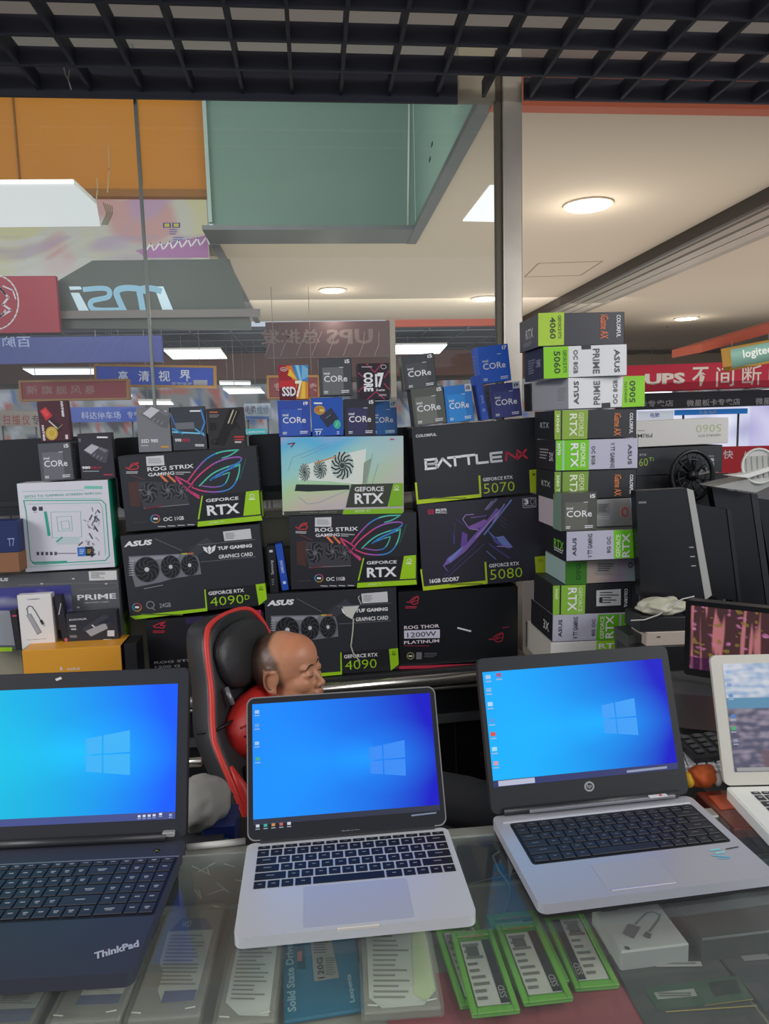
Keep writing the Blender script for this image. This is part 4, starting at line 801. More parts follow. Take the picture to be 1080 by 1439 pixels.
c = cpu_box('light blue carton half hidden at the right end of the iridescent carton', RK.off(-.078), [(519, 565), (557, 563), (558, 611), (519, 612)], '#2466ac', badge='i7', badge_bg='#cfd6dc', word=('intel', 'core')); c.p('cyan_label').rect(c.u, .55, .85, .9, .95, '#7fb8d8'); c.done()
# ------------------------------------------------------------------ BATTLE and 5080
c = Carton('graphics_card_carton', 'large plain black carton with big white and red word, right part of rack', RK, [(577.5, 601.5), (751, 586), (761.5, 691), (587, 707.5)], .12, '#2a2b2e', rough=.3); c.crop(570, 580, 5.143); f = c.f
t = c.p('lettering'); RD = mat('#c23046'); 
t.text(f, 'COLORFUL', 68, 148, 216, 178, W_, bold=.02)
lw = 17
B = lambda *L: t.line(f, list(L), lw, W_, 3)
B((135, 340), (215, 332), (222, 350), (205, 366), (150, 372)); B((150, 372), (215, 366), (224, 385), (212, 397), (140, 404)); B((140, 345), (146, 400)); B((226, 392), (262, 330), (322, 384)); B((300, 324), (395, 314)); B((348, 320), (356, 380)); B((398, 312), (492, 302)); B((446, 308), (454, 370)); B((506, 302), (512, 362), (592, 354)); B((690, 284), (608, 292), (616, 352), (692, 344)); B((614, 322), (686, 315))
R2 = lambda *L: t.line(f, list(L), 15, RD, 3)
R2((722, 344), (722, 280), (802, 330), (800, 290)); R2((800, 268), (874, 325)); R2((866, 264), (806, 332))
t.text(f, 'GEFORCE RTX', 558, 452, 776, 492, W_, bold=.02).text(f, '5070', 565, 494, 792, 582, '#b2d22c', bold=-.008)
g = c.p('green_strips'); g.poly(f, [(65, 502), (80, 500), (92, 628), (548, 585), (550, 610), (82, 660)], '#b4cf1e', 2).poly(f, [(524, 452), (538, 451), (550, 590), (536, 592)], '#b4cf1e', 3).poly(f, [(894, 412), (956, 406), (972, 572), (908, 577)], '#a9bd20', 2).rect(f, 190, 612, 440, 620, '#6a7a18', 4).rect(f, 918, 436, 938, 452, '#56640f', 4); c.done()
c = Carton('graphics_card_carton', 'large dark violet carton with purple crystal X artwork, below the plain black one', RK, [(585, 709.5), (762, 694), (770, 814), (596, 829)], .12, '#2f2d38'); c.crop(570, 580, 5.143); f = c.f
a = c.p('artwork'); V1, V2, V3, V4 = '#7d5fb0', '#a68fd0', '#4a3c78', '#7486c8'
a.poly(f, [(270, 1110), (300, 1050), (420, 960), (560, 800), (640, 690), (660, 700), (560, 850), (430, 1000), (330, 1080)], V1, 2).poly(f, [(300, 1060), (420, 950), (400, 990), (320, 1080)], V4, 3).poly(f, [(430, 830), (560, 770), (590, 790), (500, 850)], '#8a60b4', 3).poly(f, [(400, 860), (440, 880), (435, 950), (390, 980)], '#6a4aa0', 3).poly(f, [(330, 870), (352, 900), (350, 960), (335, 930)], V3, 3)
a.poly(f, [(640, 900), (700, 890), (765, 965), (700, 960)], V4, 3).poly(f, [(590, 860), (650, 920), (760, 975), (740, 985), (640, 940)], '#5a56a0', 2).poly(f, [(580, 930), (760, 1050), (740, 1055), (600, 960)], V3, 3)
for q, w, cc in [([(750, 630), (560, 880)], 12, V4), ([(690, 680), (500, 900)], 10, V2), ([(640, 625), (575, 700)], 16, '#6c6488'), ([(610, 640), (560, 700)], 8, '#8c86a8'), ([(480, 735), (420, 740), (400, 770), (450, 840), (520, 850)], 5, V2), ([(460, 760), (570, 745)], 6, V1), ([(350, 770), (470, 850)], 5, V3), ([(345, 800), (340, 950)], 6, V3), ([(280, 1180), (520, 940)], 5, V3), ([(300, 1190), (560, 950)], 4, '#5c5488'), ([(655, 965), (765, 970)], 7, V2), ([(580, 1000), (650, 1060)], 5, V4), ([(590, 860), (640, 905)], 6, V4), ([(660, 740), (720, 780)], 4, '#55506c'), ([(665, 770), (722, 810)], 4, '#55506c'), ([(670, 800), (722, 840)], 4, '#55506c'), ([(700, 660), (620, 790)], 9, V2), ([(270, 1100), (300, 1140)], 6, V1)]: a.line(f, q, w, cc, 4)
t = c.p('lettering'); t.text(f, '16GB GDDR7', 178, 1184, 388, 1228, W_, bold=.03).text(f, '影驰', 203, 692, 284, 725, '#d8d8dc', bold=.03).rect(f, 203, 724, 286, 729, '#c8c8cc').text(f, 'GEFORCE RTX', 600, 1078, 820, 1118, W_, bold=.02).text(f, '5080', 610, 1118, 845, 1206, '#b2d22c', bold=-.008)
c.p('emblem').poly(f, [(150, 704), (190, 700), (192, 735), (152, 738)], '#b02c48', 3).line(f, [(182, 710), (162, 712), (164, 728), (182, 726)], 5, '#2f2d38', 4)
c.p('warranty_mark').line(f, [(832, 620), (928, 612), (932, 678), (838, 686)], 4, '#b8b8bc', 3, True).text(f, '3', 844, 622, 876, 664, W_, lay=4, bold=.05).ring(f, 905, 640, 16, 20, 7, '#8a8a90', 4, 12).lines(f, 842, 668, 926, 678, 1, '#a8a8ac')
g = c.p('green_strips'); g.poly(f, [(108, 1130), (120, 1128), (138, 1252), (590, 1210), (592, 1236), (134, 1282)], '#b4cf1e', 2).poly(f, [(566, 1078), (580, 1077), (594, 1230), (580, 1232)], '#b4cf1e', 3).poly(f, [(932, 1042), (1020, 1034), (1028, 1200), (948, 1208)], '#a9bd20', 2).rect(f, 320, 1232, 560, 1240, '#6a7a18', 4).ring(f, 975, 1070, 14, 9, 3, '#56640f', 4, 10); c.done()
c = Carton('power_supply_carton', 'black carton with red eye emblem and white band lettering, above the chrome rail', RK, [(558, 831), (724, 826), (730, bot(730)+1), (563, bot(563)-.5)], .125, '#202125', side='#2c2b2c', rough=.3); c.crop(550, 810, 5.143); f = c.f
e = c.p('emblem'); PR = mat('#c2344a')
def rogeye(p, x, y, s, m_): p.line(f, [(x-48*s, y+8*s), (x-10*s, y+10*s), (x+30*s, y-28*s), (x+52*s, y-30*s), (x+44*s, y+20*s), (x+10*s, y+28*s), (x-10*s, y+12*s)], 6*s, m_, 3).line(f, [(x-20*s, y-2*s), (x+10*s, y-26*s), (x+46*s, y-40*s)], 6*s, m_, 3).line(f, [(x+4*s, y+8*s), (x+42*s, y-6*s)], 5*s, m_, 3)
rogeye(e, 148, 172, .9, PR); rogeye(e, 765, 440, 1.0, PR); e.lines(f, 95, 210, 190, 230, 2, PR, 3).line(f, [(808, 368), (850, 360)], 4, PR, 3)
t = c.p('lettering'); t.text(f, 'ROG THOR', 93, 342, 356, 378, '#ded3dc', bold=.02).poly(f, [(92, 388), (360, 380), (362, 442), (94, 448)], '#d2cfe2', 2).text(f, '1200W', 118, 392, 335, 438, '#26262c', lay=4, bold=0).text(f, 'PLATINUM', 95, 452, 360, 488, '#ded3dc', bold=.02).rect(f, 98, 499, 288, 503, '#a03040')
t.line(f, [(490, 368), (585, 392)], 12, '#d8d8dc', 3); e.ring(f, 146, 576, 26, 24, 6, '#a8a060', 3, 14).rect(f, 132, 572, 160, 582, W_, 4).rect(f, 190, 548, 232, 600, '#77777c', 3).lines(f, 250, 552, 355, 590, 3, '#606066', 3)
c.p('red_base_strip').poly(f, [(58, 655), (600, 628), (905, 612), (905, 632), (600, 650), (62, 678)], '#c2304a', 3); c.done()
# slim drive boxes wedged upright between the columns
RS = RK.off(-.01)
c = Carton('slim_black_carton', 'slim black carton spine wedged upright beside the lower neon-eye carton', RS, [(378, 768), (390, 767), (387.5, 833), (375.5, 834)], .06, '#1f2026'); c.p('lettering').rect(c.u, .3, .08, .7, .13, '#c8c8cc').text(c.u, 'Samsung', .3, .3, .7, .6, '#b8b8bc', rot=90).lines(c.u, .3, .7, .6, .85, 3, '#77777c'); c.done()
c = Carton('slim_blue_carton', 'slim blue carton spine wedged upright beside the lower neon-eye carton', RS, [(393, 765), (402.5, 764), (399.5, 829), (389.5, 831)], .06, '#2450b4'); c.p('lettering').text(c.u, 'SAMSUNG', .3, .35, .7, .62, '#c8d4f0', rot=90).rect(c.u, .3, .8, .7, .86, '#c8d4f0'); c.done()
# right small group
cpu_box('tilted charcoal carton, upper of the two grey ones right of centre', RK, [(563, 500.5), (609.5, 495.5), (613, 543.5), (570, 549)], '#3f4043', panel='#4c4d50', side='#77776f').done()
cpu_box('grey carton with smoky window, lower of the two grey ones right of centre', RK, [(576.6, 547), (622.5, 541), (626.5, 594), (581.7, 599.5)], '#55574f', panel='#70726a', side='#33333a').done()
cpu_box('sky blue carton with a white corner tag, beside the lower grey carton', RK, [(623.5, 544), (660, 539), (667.5, 591), (627.5, 594.5)], '#1f78c8', badge='i5', badge_bg='#c8ccd4', panel='#2c8cd8').done()
c = Carton('slim_blue_carton', 'slim blue carton leaning against the navy carton', RK, [(663, 529.5), (672.5, 528), (690, 588), (680.5, 590.5)], .06, '#2450b4', side='#3060c4'); c.p('lettering').text(c.u, 'intel', .3, .45, .7, .62, '#9ab4ec', rot=90).lines(c.u, .3, .75, .7, .82, 2, '#9ab4ec'); c.done()
cpu_box('vivid blue carton set crooked on top of the navy carton', RK, [(668.7, 488.7), (712, 482.5), (719.5, 534.5), (675, 539.5)], '#1c5cc8', badge='i7').done()
cpu_box('navy blue carton with white corner tag under the vivid blue one', RK, [(687, 541), (729, 535.5), (734, 584.5), (692, 588.5)], '#2b3170', badge='i9', badge_bg='#b8bccc', word=('intel', 'core'), panel='#32387c').done()
# ================================================================== carton tower on the right
TW = Fr((0, 2.12, 0), Vector((cos(radians(.3)), sin(radians(.3)), sin(radians(.6)))), WZ)
def vert(c, items, part='lettering'):
    p = c.p(part)
    for s, x0, y0, x1, y1, col, r in items: p.text(c.f, s, x0, y0, x1, y1, col, rot=r, bold=.02, lay=4)
BK_, LIL, WHT = '#26272b', '#b6b5c6', '#d9dadb'
def tower(label, quad, color, depth=.19, **k): return Carton('graphics_card_carton', label, k.pop('fr', TW), quad, depth, color, **k)
c = tower('black carton with a lime end and sunset-coloured letters, topmost of the tower', [(755.5, 441), (876, 438), (877, 484), (756.5, 487)], '#33343a', side='#55565a'); c.crop(730, 430, 5.684); f = c.f
c.p('lime_end').poly(f, [(145, 58), (350, 50), (352, 310), (148, 320)], '#a8cc34', 2)
vert(c, [('4060', 238, 90, 285, 262, '#33401c', -90), ('GEFORCE RTX', 302, 75, 328, 262, '#4a5a24', -90), ('COLORFUL', 770, 70, 803, 250, W_, -90)]); vert(c, [('iGame AX', 640, 70, 705, 262, '#d06a3c', -90)], 'colour_lettering')
c.p('side_print').text(c.left, 'RTX', .35, .35, .75, .65, '#c8c8ca', rot=0).lines(c.left, .2, .75, .7, .9, 3, '#8a8a8c'); c.done()
c = tower('white carton with a lime left end, second from the top of the tower', [(763, 487.5), (880, 483.5), (881, 527), (764, 532)], WHT, side='#2e3044', top='#2f3036'); c.crop(730, 430, 5.684); f = c.f
c.p('lime_end').poly(f, [(188, 330), (388, 320), (392, 572), (192, 582)], '#86cc10', 2); c.p('black_notch').poly(f, [(492, 312), (566, 310), (568, 344), (494, 348)], '#222428', 3)
vert(c, [('5060', 272, 360, 325, 540, '#2c4410', -90), ('GEFORCE RTX', 345, 350, 375, 535, '#3d5a14', -90), ('OC 8GB', 430, 350, 465, 540, '#5b5d60', -90), ('PRIME', 585, 340, 638, 540, '#5b5d60', -90), ('ASUS', 755, 345, 798, 530, '#3c3d40', -90)])
c.p('side_print').lines(c.left, .2, .3, .6, .8, 6, '#777a8c').text(c.left, '3 YEARS', .62, .35, .85, .6, '#a8aabc'); c.done()
c = tower('white carton with lime right end and long grey side, third down the tower', [(798, 531.5), (905, 528), (906, 571), (798, 574.5)], WHT, depth=.30, yaw=9, side='#a4a5ab', fr=TW.off(.0)); c.crop(730, 430, 5.684); f = c.f
c.p('lime_end').poly(f, [(822, 560), (995, 555), (998, 802), (812, 810)], '#86cc10', 2); c.p('black_notch').poly(f, [(648, 775), (718, 770), (720, 815), (650, 818)], '#222428', 3)
vert(c, [('5060', 870, 595, 920, 772, '#2c4410', 90), ('GEFORCE RTX', 832, 600, 852, 772, '#3d5a14', 90), ('OC 8GB', 740, 590, 775, 782, '#5b5d60', 90), ('PRIME', 585, 598, 635, 788, '#5b5d60', 90), ('ASUS', 430, 600, 468, 785, '#3c3d40', 90)])
c.p('side_print').lines(c.left, .78, .3, .98, .75, 6, '#8a8b90', 2).rect(c.left, 0, 0, .2, 1, '#68686c'); c.done()
def black_rtx(label, quad, num, ys, col, k=0):
    c = tower(label, quad, BK_, side='#1d1e22'); c.crop(730, 570, 5.4); f = c.f; y0, y1 = ys
    c.p('green_end').poly(f, [(262, y0-2), (310, y0-2), (310, y1), (264, y1)], col, 2).poly(f, [(322, y0-2), (518, y0-6), (515, y1-6), (322, y1)], col, 2)
    h = y1-y0
    vert(c, [(num, 276, y0+.1*h, 300, y0+.75*h, '#d9e8b0', -90), ('RTX', 378, y0+.1*h, 434, y0+.88*h, '#dfe6cc', -90), ('GEFORCE', 446, y0+.06*h, 486, y0+.9*h, '#c9d8a0', -90), ('COLORFUL', 832, y0+.08*h, 858, y0+.78*h, W_, -90)]); vert(c, [('iGame AX', 715, y0+.08*h, 768, y0+.86*h, '#c8743c', -90)], 'colour_lettering')
    c.p('side_print').text(c.left, 'RTX', .3, .4, .75, .6, '#a8a8aa'); c.done(); return c
black_rtx('black carton with olive green end directly under the long grey-sided white carton', [(778.5, 577), (893, 574.5), (894, 614.5), (778.5, 618)], '3060', (38, 258), '#86a838')
c = tower('lilac carton with bright green end between two black cartons, upper tower', [(780, 619), (895, 616), (896.5, 657.5), (780.5, 662)], LIL, side='#1f2024'); c.crop(730, 570, 5.4); f = c.f
c.p('green_end').poly(f, [(272, 262), (322, 262), (324, 492), (276, 494)], '#6fc414', 2).poly(f, [(338, 262), (525, 258), (528, 488), (340, 492)], '#6fc414', 2).poly(f, [(322, 262), (338, 262), (340, 492), (324, 492)], '#9cc8a0', 2)
vert(c, [('3070', 284, 280, 308, 375, W_, -90), ('RTX', 388, 285, 446, 470, W_, -90), ('GEFORCE', 462, 280, 500, 465, '#dff0c0', -90), ('OC 8GB', 548, 305, 575, 448, '#5a5a64', -90), ('V TT GAMING', 690, 280, 722, 470, '#4c4c56', -90), ('ASUS', 822, 292, 850, 445, '#45454e', -90)])
c.p('side_print').lines(c.left, .2, .3, .7, .7, 4, '#8a8a8e').text(c.left, '3X', .7, .4, .9, .7, '#c8c8ca'); c.done()
black_rtx('black carton with olive green end partly hidden by the grey processor carton', [(780, 663), (893, 659), (894, 698.5), (780.5, 702.5)], '3080 Ti', (505, 715), '#769838')
c = tower('silver carton with small red emblem behind the grey processor carton on the tower', [(783, 704), (891, 700), (890, 738), (785, 743.5)], mat('#a9a7a4', .3, .4), side='#b5a9b0'); c.crop(730, 570, 5.4); f = c.f
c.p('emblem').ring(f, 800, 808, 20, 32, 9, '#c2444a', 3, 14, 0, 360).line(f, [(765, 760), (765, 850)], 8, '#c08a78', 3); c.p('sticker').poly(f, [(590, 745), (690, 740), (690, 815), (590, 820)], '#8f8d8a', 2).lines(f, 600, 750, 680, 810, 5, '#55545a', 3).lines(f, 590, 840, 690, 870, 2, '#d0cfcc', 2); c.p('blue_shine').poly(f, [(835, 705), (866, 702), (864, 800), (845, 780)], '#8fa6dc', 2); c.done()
c = tower('lilac carton with bright green right end, supporting the grey processor carton', [(795, 747.5), (904, 743), (904.5, 784), (796, 788.5)], LIL, fr=TW.off(.06), depth=.22, side='#1b1c20', top='#5f6058'); c.crop(730, 740, 5.4); f = c.f
c.p('green_end').poly(f, [(708, 28), (885, 20), (885, 238), (718, 242)], '#6fc414', 2).poly(f, [(902, 18), (940, 16), (942, 236), (902, 238)], '#6fc414', 2).poly(f, [(885, 20), (902, 18), (902, 238), (885, 238)], '#9cc8a0', 2)
vert(c, [('ASUS', 400, 85, 428, 222, '#3f3f48', 90), ('V TT GAMING', 515, 55, 548, 235, '#4c4c56', 90), ('8G OC', 660, 75, 688, 200, '#5a5a64', 90), ('GEFORCE', 728, 60, 762, 232, '#dff0c0', 90), ('RTX', 775, 50, 832, 232, W_, 90), ('3060', 905, 140, 932, 225, W_, 90)])
c.p('side_print').text(c.left, 'RTX', .5, .4, .9, .7, '#7ac028').lines(c.left, .5, .7, .9, .85, 2, '#c8c8ca'); c.done()
c = tower('iridescent carton with dark green end, below the lilac carton that juts out', [(794, 789.5), (895.5, 785), (895.5, 816), (794, 821)], HOLO, side='#9ab4b0', fr=TW.off(.0)); c.crop(730, 740, 5.4); f = c.f
def holo2(x, y): 
    cs = [Vector((.42, .45, .30)), Vector((.50, .42, .36)), Vector((.55, .45, .38)), Vector((.45, .35, .45)), Vector((.3, .55, .5))]; t = max(0, min(.999, x*.9+y*.1))*4; i = int(t); return tuple(cs[i].lerp(cs[i+1], t-i))
c.p('iridescent_print').paint(f, 0, c.W, 0, c.H, 20, 6, holo2, HOLO)
c.p('green_end').poly(f, [(348, 268), (508, 262), (508, 436), (345, 442)], '#347818', 3); vert(c, [('060', 425, 285, 465, 405, '#205008', -90)]); c.p('sticker').poly(f, [(572, 255), (738, 248), (738, 362), (574, 370)], '#9a9490', 3).lines(f, 590, 280, 720, 345, 4, '#4a4648', 4); c.p('emblem').ring(f, 838, 292, 14, 18, 7, '#2f3a3a', 4, 12); c.done()
c = tower('black carton with olive green end and white barcode sticker, lower tower', [(776.5, 822.5), (887, 818), (887.5, 859.5), (776.5, 863.5)], BK_, side='#222226'); c.crop(730, 740, 5.4); f = c.f
c.p('green_end').poly(f, [(250, 450), (300, 448), (300, 666), (252, 668)], '#86b83c', 2).poly(f, [(312, 448), (492, 442), (492, 662), (312, 668)], '#86b83c', 2); c.p('sticker').poly(f, [(575, 484), (762, 472), (766, 596), (578, 604)], '#c9cac8', 3).lines(f, 600, 495, 750, 590, 5, '#55575a', 4, seed=8).rect(f, 598, 540, 622, 572, '#2c2d30', 5)
vert(c, [('3060', 266, 470, 288, 550, '#dfeab8', -90), ('RTX', 362, 465, 428, 640, W_, -90), ('GEFORCE', 440, 460, 470, 645, '#d0e0b0', -90), ('COLORFUL', 790, 470, 815, 612, W_, -90)]); c.done()
c = tower('lilac carton with bright green right end, second from the bottom of the tower', [(776, 864.5), (880, 861), (880, 898), (776, 902)], LIL, side='#1e1f23', depth=.22); c.crop(730, 740, 5.4); f = c.f
c.p('green_end').poly(f, [(592, 668), (750, 662), (750, 856), (580, 862)], '#5fb414', 2).poly(f, [(768, 662), (808, 660), (808, 852), (768, 856)], '#5fb414', 2)
vert(c, [('ASUS', 292, 705, 320, 838, '#3f3f48', 90), ('V TT GAMING', 405, 685, 440, 850, '#4c4c56', 90), ('8G OC', 545, 700, 570, 830, '#5a5a64', 90), ('GEFORCE', 608, 680, 640, 850, '#dff0c0', 90), ('RTX', 650, 672, 710, 845, W_, 90), ('3050', 780, 760, 804, 845, W_, 90)]); c.p('side_print').text(c.left, '3X', .6, .4, .85, .75, '#c8c8ca'); c.done()
c = tower('white carton with lime right end, bottom of the tower', [(773, 903.5), (880, 899), (880, 938), (773, 943)], '#dcdad6', side='#b9b6ac', depth=.26); c.crop(730, 740, 5.4); f = c.f
c.p('lime_end').poly(f, [(578, 868), (802, 856), (804, 1060), (580, 1075)], '#8fcc14', 2).text(f, 'RTX', 595, 880, 790, 925, W_, lay=4, bold=.03); c.done()
cpu_box('smoky grey processor carton standing on the jutting lilac carton of the tower', TW.off(.055), [(788.5, 693.5), (839, 692), (837, 745), (789, 747)], '#4f4e48', panel='#66655c', top='#a8a79c', side='#6f8a78').done()
# ------------------------------------------------------------------ side desk and things on the right
zt = TW.at(*TW.uv(825, 941), 0).z
DESK = mat('#2c2b2d', .45)
dsk = root('side_desk', (1.35, 2.1, 0), 'black side desk carrying the carton tower and monitors at right', 'desk')
b = MB(); b.box(GR, .62, 2.2, 1.72, 2.262, zt-.03, zt-.002, DESK, .003); b.build('desk_top', dsk)
b = MB(); b.box(GR, .86, 2.2, 2.265, 2.64, zt-.03, zt-.002, DESK, .003); b.build('desk_top', dsk)
XD = .63; b = MB(); b.box(GR, XD, XD+.02, 1.76, 2.24, 0, zt-.03, '#1c1c1f'); b.build('side_panel', dsk)
b = MB(); b.box(GR, 2.17, 2.19, 1.76, 2.6, 0, zt-.03, '#1c1c1f'); b.build('side_panel', dsk)
b = MB(); b.box(GR, .88, 2.17, 2.58, 2.6, .2, zt-.03, '#1c1c1f'); b.build('back_panel', dsk)
# dark crate stack carrying the flipped white carton
YB2 = yframe(2.45)
c = Carton('black_carton', 'big black carton filling the gap behind the monitors, under the grey-green numerals', YB2, [(862, 671), (1017, 664), (1018, proj(Vector((1.2, 2.45, zt)))[1]-2), (864, proj(Vector((1.0, 2.45, zt)))[1]-1)], .15, '#0e0f13'); c.done()
c = Carton('graphics_card_carton', 'black carton with green numerals under the upside-down white carton', YB2, [(862, 632), (1014, 625), (1015, 663), (862, 670)], .15, '#23262a'); c.crop(880, 470, 5.4); f = c.f
t = c.p('lettering'); t.text(f, '60', 92, 938, 158, 1000, '#8fae34', bold=0).text(f, 'Ti', 164, 932, 202, 960, '#8fae34').text(f, 'RTX', 96, 905, 148, 922, '#b8b8ba'); t.rect(f, 612, 938, 662, 962, '#b0b0b4').rect(f, 628, 970, 664, 1000, '#9a9a9e').rect(f, 600, 918, 660, 926, '#8a8a8e'); c.done()
c = Carton('graphics_card_carton', 'white carton lying upside down with green numerals, behind the tower', YB2, [(862, 593), (1022, 587), (1024, 622), (862, 630.5)], .15, '#d6d3cd'); c.crop(880, 470, 5.4); f = c.f
t = c.p('lettering'); t.text(f, '5060', 535, 680, 720, 742, '#a9b878', rot=180, bold=-.01).text(f, 'GEFORCE RTX', 552, 752, 720, 776, '#8a8c84', rot=180).text(f, 'PRIME', 60, 750, 205, 785, '#55555a', rot=180).lines(f, 90, 725, 150, 738, 1, '#8a8a8e')
c.done()
# round black fan with guard ring
fc_ = PY(972, 668, 2.36); fan = root('round_fan', fc_ - WZ*.06, 'black round fan with a ring guard in front of the green-numeral carton', 'fan')
ff = Fr(fc_, WX, WZ); b = MB(); b.tube([ff.at(.075*cos(a*pi/14), .085*sin(a*pi/14)) for a in range(28)], .008, mat('#16171a', .4), 8, True); b.build('guard_ring', fan)
b = MB(); b.tube([ff.at(.05*cos(a*pi/12), .056*sin(a*pi/12)) for a in range(24)], .003, mat('#2a2b2f', .4), 6, True)
for k in range(12): a = k*pi/6; b.tube([ff.at(.018*cos(a), .018*sin(a)), ff.at(.074*cos(a+.3), .084*sin(a+.3))], .0022, mat('#26272b', .4), 5)
b.build('guard_spokes', fan)
b = MB(); b.tube([ff.at(0, 0, -.02), ff.at(0, 0, .012)], .018, mat('#101114', .4), 16); b.build('hub', fan)
for k in range(7):
    a = 2*pi*k/7; b = MB(); b.add([ff.at(.016*cos(a), .016*sin(a), .004), ff.at(.062*cos(a+.1), .066*sin(a+.1), .006), ff.at(.064*cos(a+.6), .068*sin(a+.6), -.012), ff.at(.018*cos(a+.7), .018*sin(a+.7), -.012)], [(0, 1, 2, 3)], mat('#1c1d21', .35)); b.build('blade', fan)
zb = fc_.z - .085
b = MB(); b.box(ff, -.02, .02, -.16, -.08, -.03, .0, mat('#15161a', .4), .003); b.build('stem', fan)
for x, y, lb in ((941, 689, ''), (1000, 686, '')): pass
# tilted monitors seen from the back
def back_monitor(label, Y, quad, side_quad, col, sidecol, btn=False, yaw=0, depth=.035):
    fr = yframe(Y); P = [hit(x, y, fr.O, fr.N) for x, y in quad]
    W = ((P[1]-P[0]).length+(P[2]-P[3]).length)/2; H = ((P[0]-P[3]).length+(P[1]-P[2]).length)/2
    r = root('monitor', (P[2]+P[3])/2, label, 'monitor')
    q = [fr.uv(*p) for p in quad]; b = MB(); b.prism(fr, q, -depth, 0, mat(col, .35)); b.build('rear_shell', r)
    if side_quad:
        q2 = [fr.uv(*p) for p in side_quad]; b = MB(); b.prism(fr, q2, -depth, .003, mat(sidecol, .35)); b.build('side_rim', r)
    if btn:
        for y in (769, 782, 795): b = MB(); c_ = fr.uv(971 + (y-769)*.12, y); b.box(fr, c_[0]-.008, c_[0]+.006, c_[1]-.0015, c_[1]+.0015, 0, .003, '#9a9a9c'); b.build('button', r)
        c_ = fr.uv(902, 706); b = MB(); b.box(fr, c_[0]-.012, c_[0]+.012, c_[1]-.003, c_[1]+.003, 0, .002, '#6c6e72'); b.build('emblem', r)
    return r, fr
def stand(r, fr, px, y0, nb=.05):
    u, v = fr.uv(px, y0); z = fr.at(u, v).z; b = MB(); b.box(Fr((0, 0, 0), WX, WZ).off(0) if 0 else fr, u-.02, u+.02, zt, v+.06, -.055, -.037, mat('#191a1d', .4), .004)
    b.box(fr, u-.05, u+.05, zt, zt+.012, -.09, .015, mat('#191a1d', .4), .004); b.build('stand', r)
r, fr = back_monitor('large dark monitor turned away with a pale right rim, right of the tower', 2.02, [(893, 690), (964, 686), (990, 842), (900, 838)], [(964, 686), (973, 689), (999, 836), (990, 843)], '#0c0d12', '#a4a4a0', True); stand(r, fr, 920, 800)
r, fr = back_monitor('narrow dark monitor, middle one of the turned monitors at right', 2.14, [(975, 708), (1024, 716), (1038, 845), (992, 838)], [(1020, 715), (1026, 716), (1041, 845), (1036, 845)], '#0a0b10', '#1c1e24'); stand(r, fr, 1010, 800)
r, fr = back_monitor('dark monitor at the right edge under the white round lid', 2.25, [(1000, 686), (1060, 694), (1082, 860), (1030, 850)], [(1054, 694), (1063, 694), (1086, 862), (1078, 862)], '#0a0b10', '#24262c'); stand(r, fr, 1040, 800)
r, fr = back_monitor('dark monitor cut by the right edge of the picture', 2.3, [(1064, 700), (1150, 712), (1160, 860), (1092, 858)], None, '#0c0d11', None); stand(r, fr, 1125, 820)
# white lid and grey keyboard lying on top of the monitors
cp = PY(1066, 655, 2.2); lid_ = root('round_tray', cp - WZ*.06, 'pale round ribbed tray standing at the right edge, above the dark monitors', 'lid')
fl = Fr(cp, Vector((.95, -.3, .05)), Vector((.1, .1, 1))); b = MB(); pts = [(.05*cos(k*pi/14), .055*sin(k*pi/14)) for k in range(28)]; b.prism(fl, pts, -.014, 0, mat('#b9bab4', .5)); b.build('disc', lid_)
for k in range(-2, 3): b = MB(); b.box(fl, k*.017-.005, k*.017+.005, -.038, .034, 0, .004, mat('#a4a69f', .5), .001); b.build('rib', lid_)
b = MB(); b.tube([fl.at(.051*cos(k*pi/14), .056*sin(k*pi/14), .002) for k in range(28)], .004, mat('#cccdc6', .4), 8, True); b.build('rim', lid_)
b = MB(); fq = Fr((0, 2.2, 0), WX, WZ); b.prism(fq, [fq.uv(*p) for p in [(1003, 684), (1030, 677), (1100, 664), (1110, 670), (1062, 692)]], -.10, -.0, mat('#9a9b97', .45)); tag(b.build('flat_panel'), 'pale flat panel lying across the monitor tops under the round lid', 'panel')
b = MB(); b.prism(fq, [fq.uv(*p) for p in [(1022, 668), (1046, 671), (1080, 660), (1078, 655), (1040, 666)]], -.03, .02, mat('#d6d6d2', .4)); tag(b.build('white_cable'), 'short white cable end beside the round lid', 'cable')
# desk clutter between the tower and the pink monitor
fk = yframe(2.0)
c = Carton('cream_carton', 'cream carton end with a small dark mark, left of the pink-flower monitor', yframe(1.90), [(908, 889), (964, 887), (965, 906), (908, 908)], .1, '#b7aa9f'); c.p('mark').rect(c.u, .25, .3, .34, .42, '#5c4a40'); c.done()
c = Carton('black_carton', 'low black carton on which the cream carton stands', yframe(1.895), [(890, 909.5), (966, 907.5), (966, 940), (890, 944)], .12, '#1b1b1e'); c.done()
c = Carton('grey_carton', 'dark grey carton just right of the tower bottom', yframe(1.93), [(883, 893), (906, 892), (906, 938), (883, 941)], .1, '#3a3d3c'); c.done()
c = Carton('black_carton', 'black carton resting on the cream carton beneath the white bag', yframe(1.905), [(898, 866), (965, 868), (965, 887.5), (899, 889)], .1, '#1f2023'); c.done()
bm = bmesh.new(); bmesh.ops.create_icosphere(bm, subdivisions=4, radius=1)
for v in bm.verts: v.co *= 1 + .28*noise.noise(v.co*2.2); v.co.z = max(v.co.z, -.7)
cb = PY(930, 852, 1.95); b = MB(); b.bm(bm, mat('#b9b7a4', .5), Matrix.Translation(cb) @ Matrix.Diagonal((.07, .05, .026, 1)), True); o = b.build('plastic_bag'); tag(o, 'crumpled pale plastic bag between the tower and the pink monitor', 'bag')
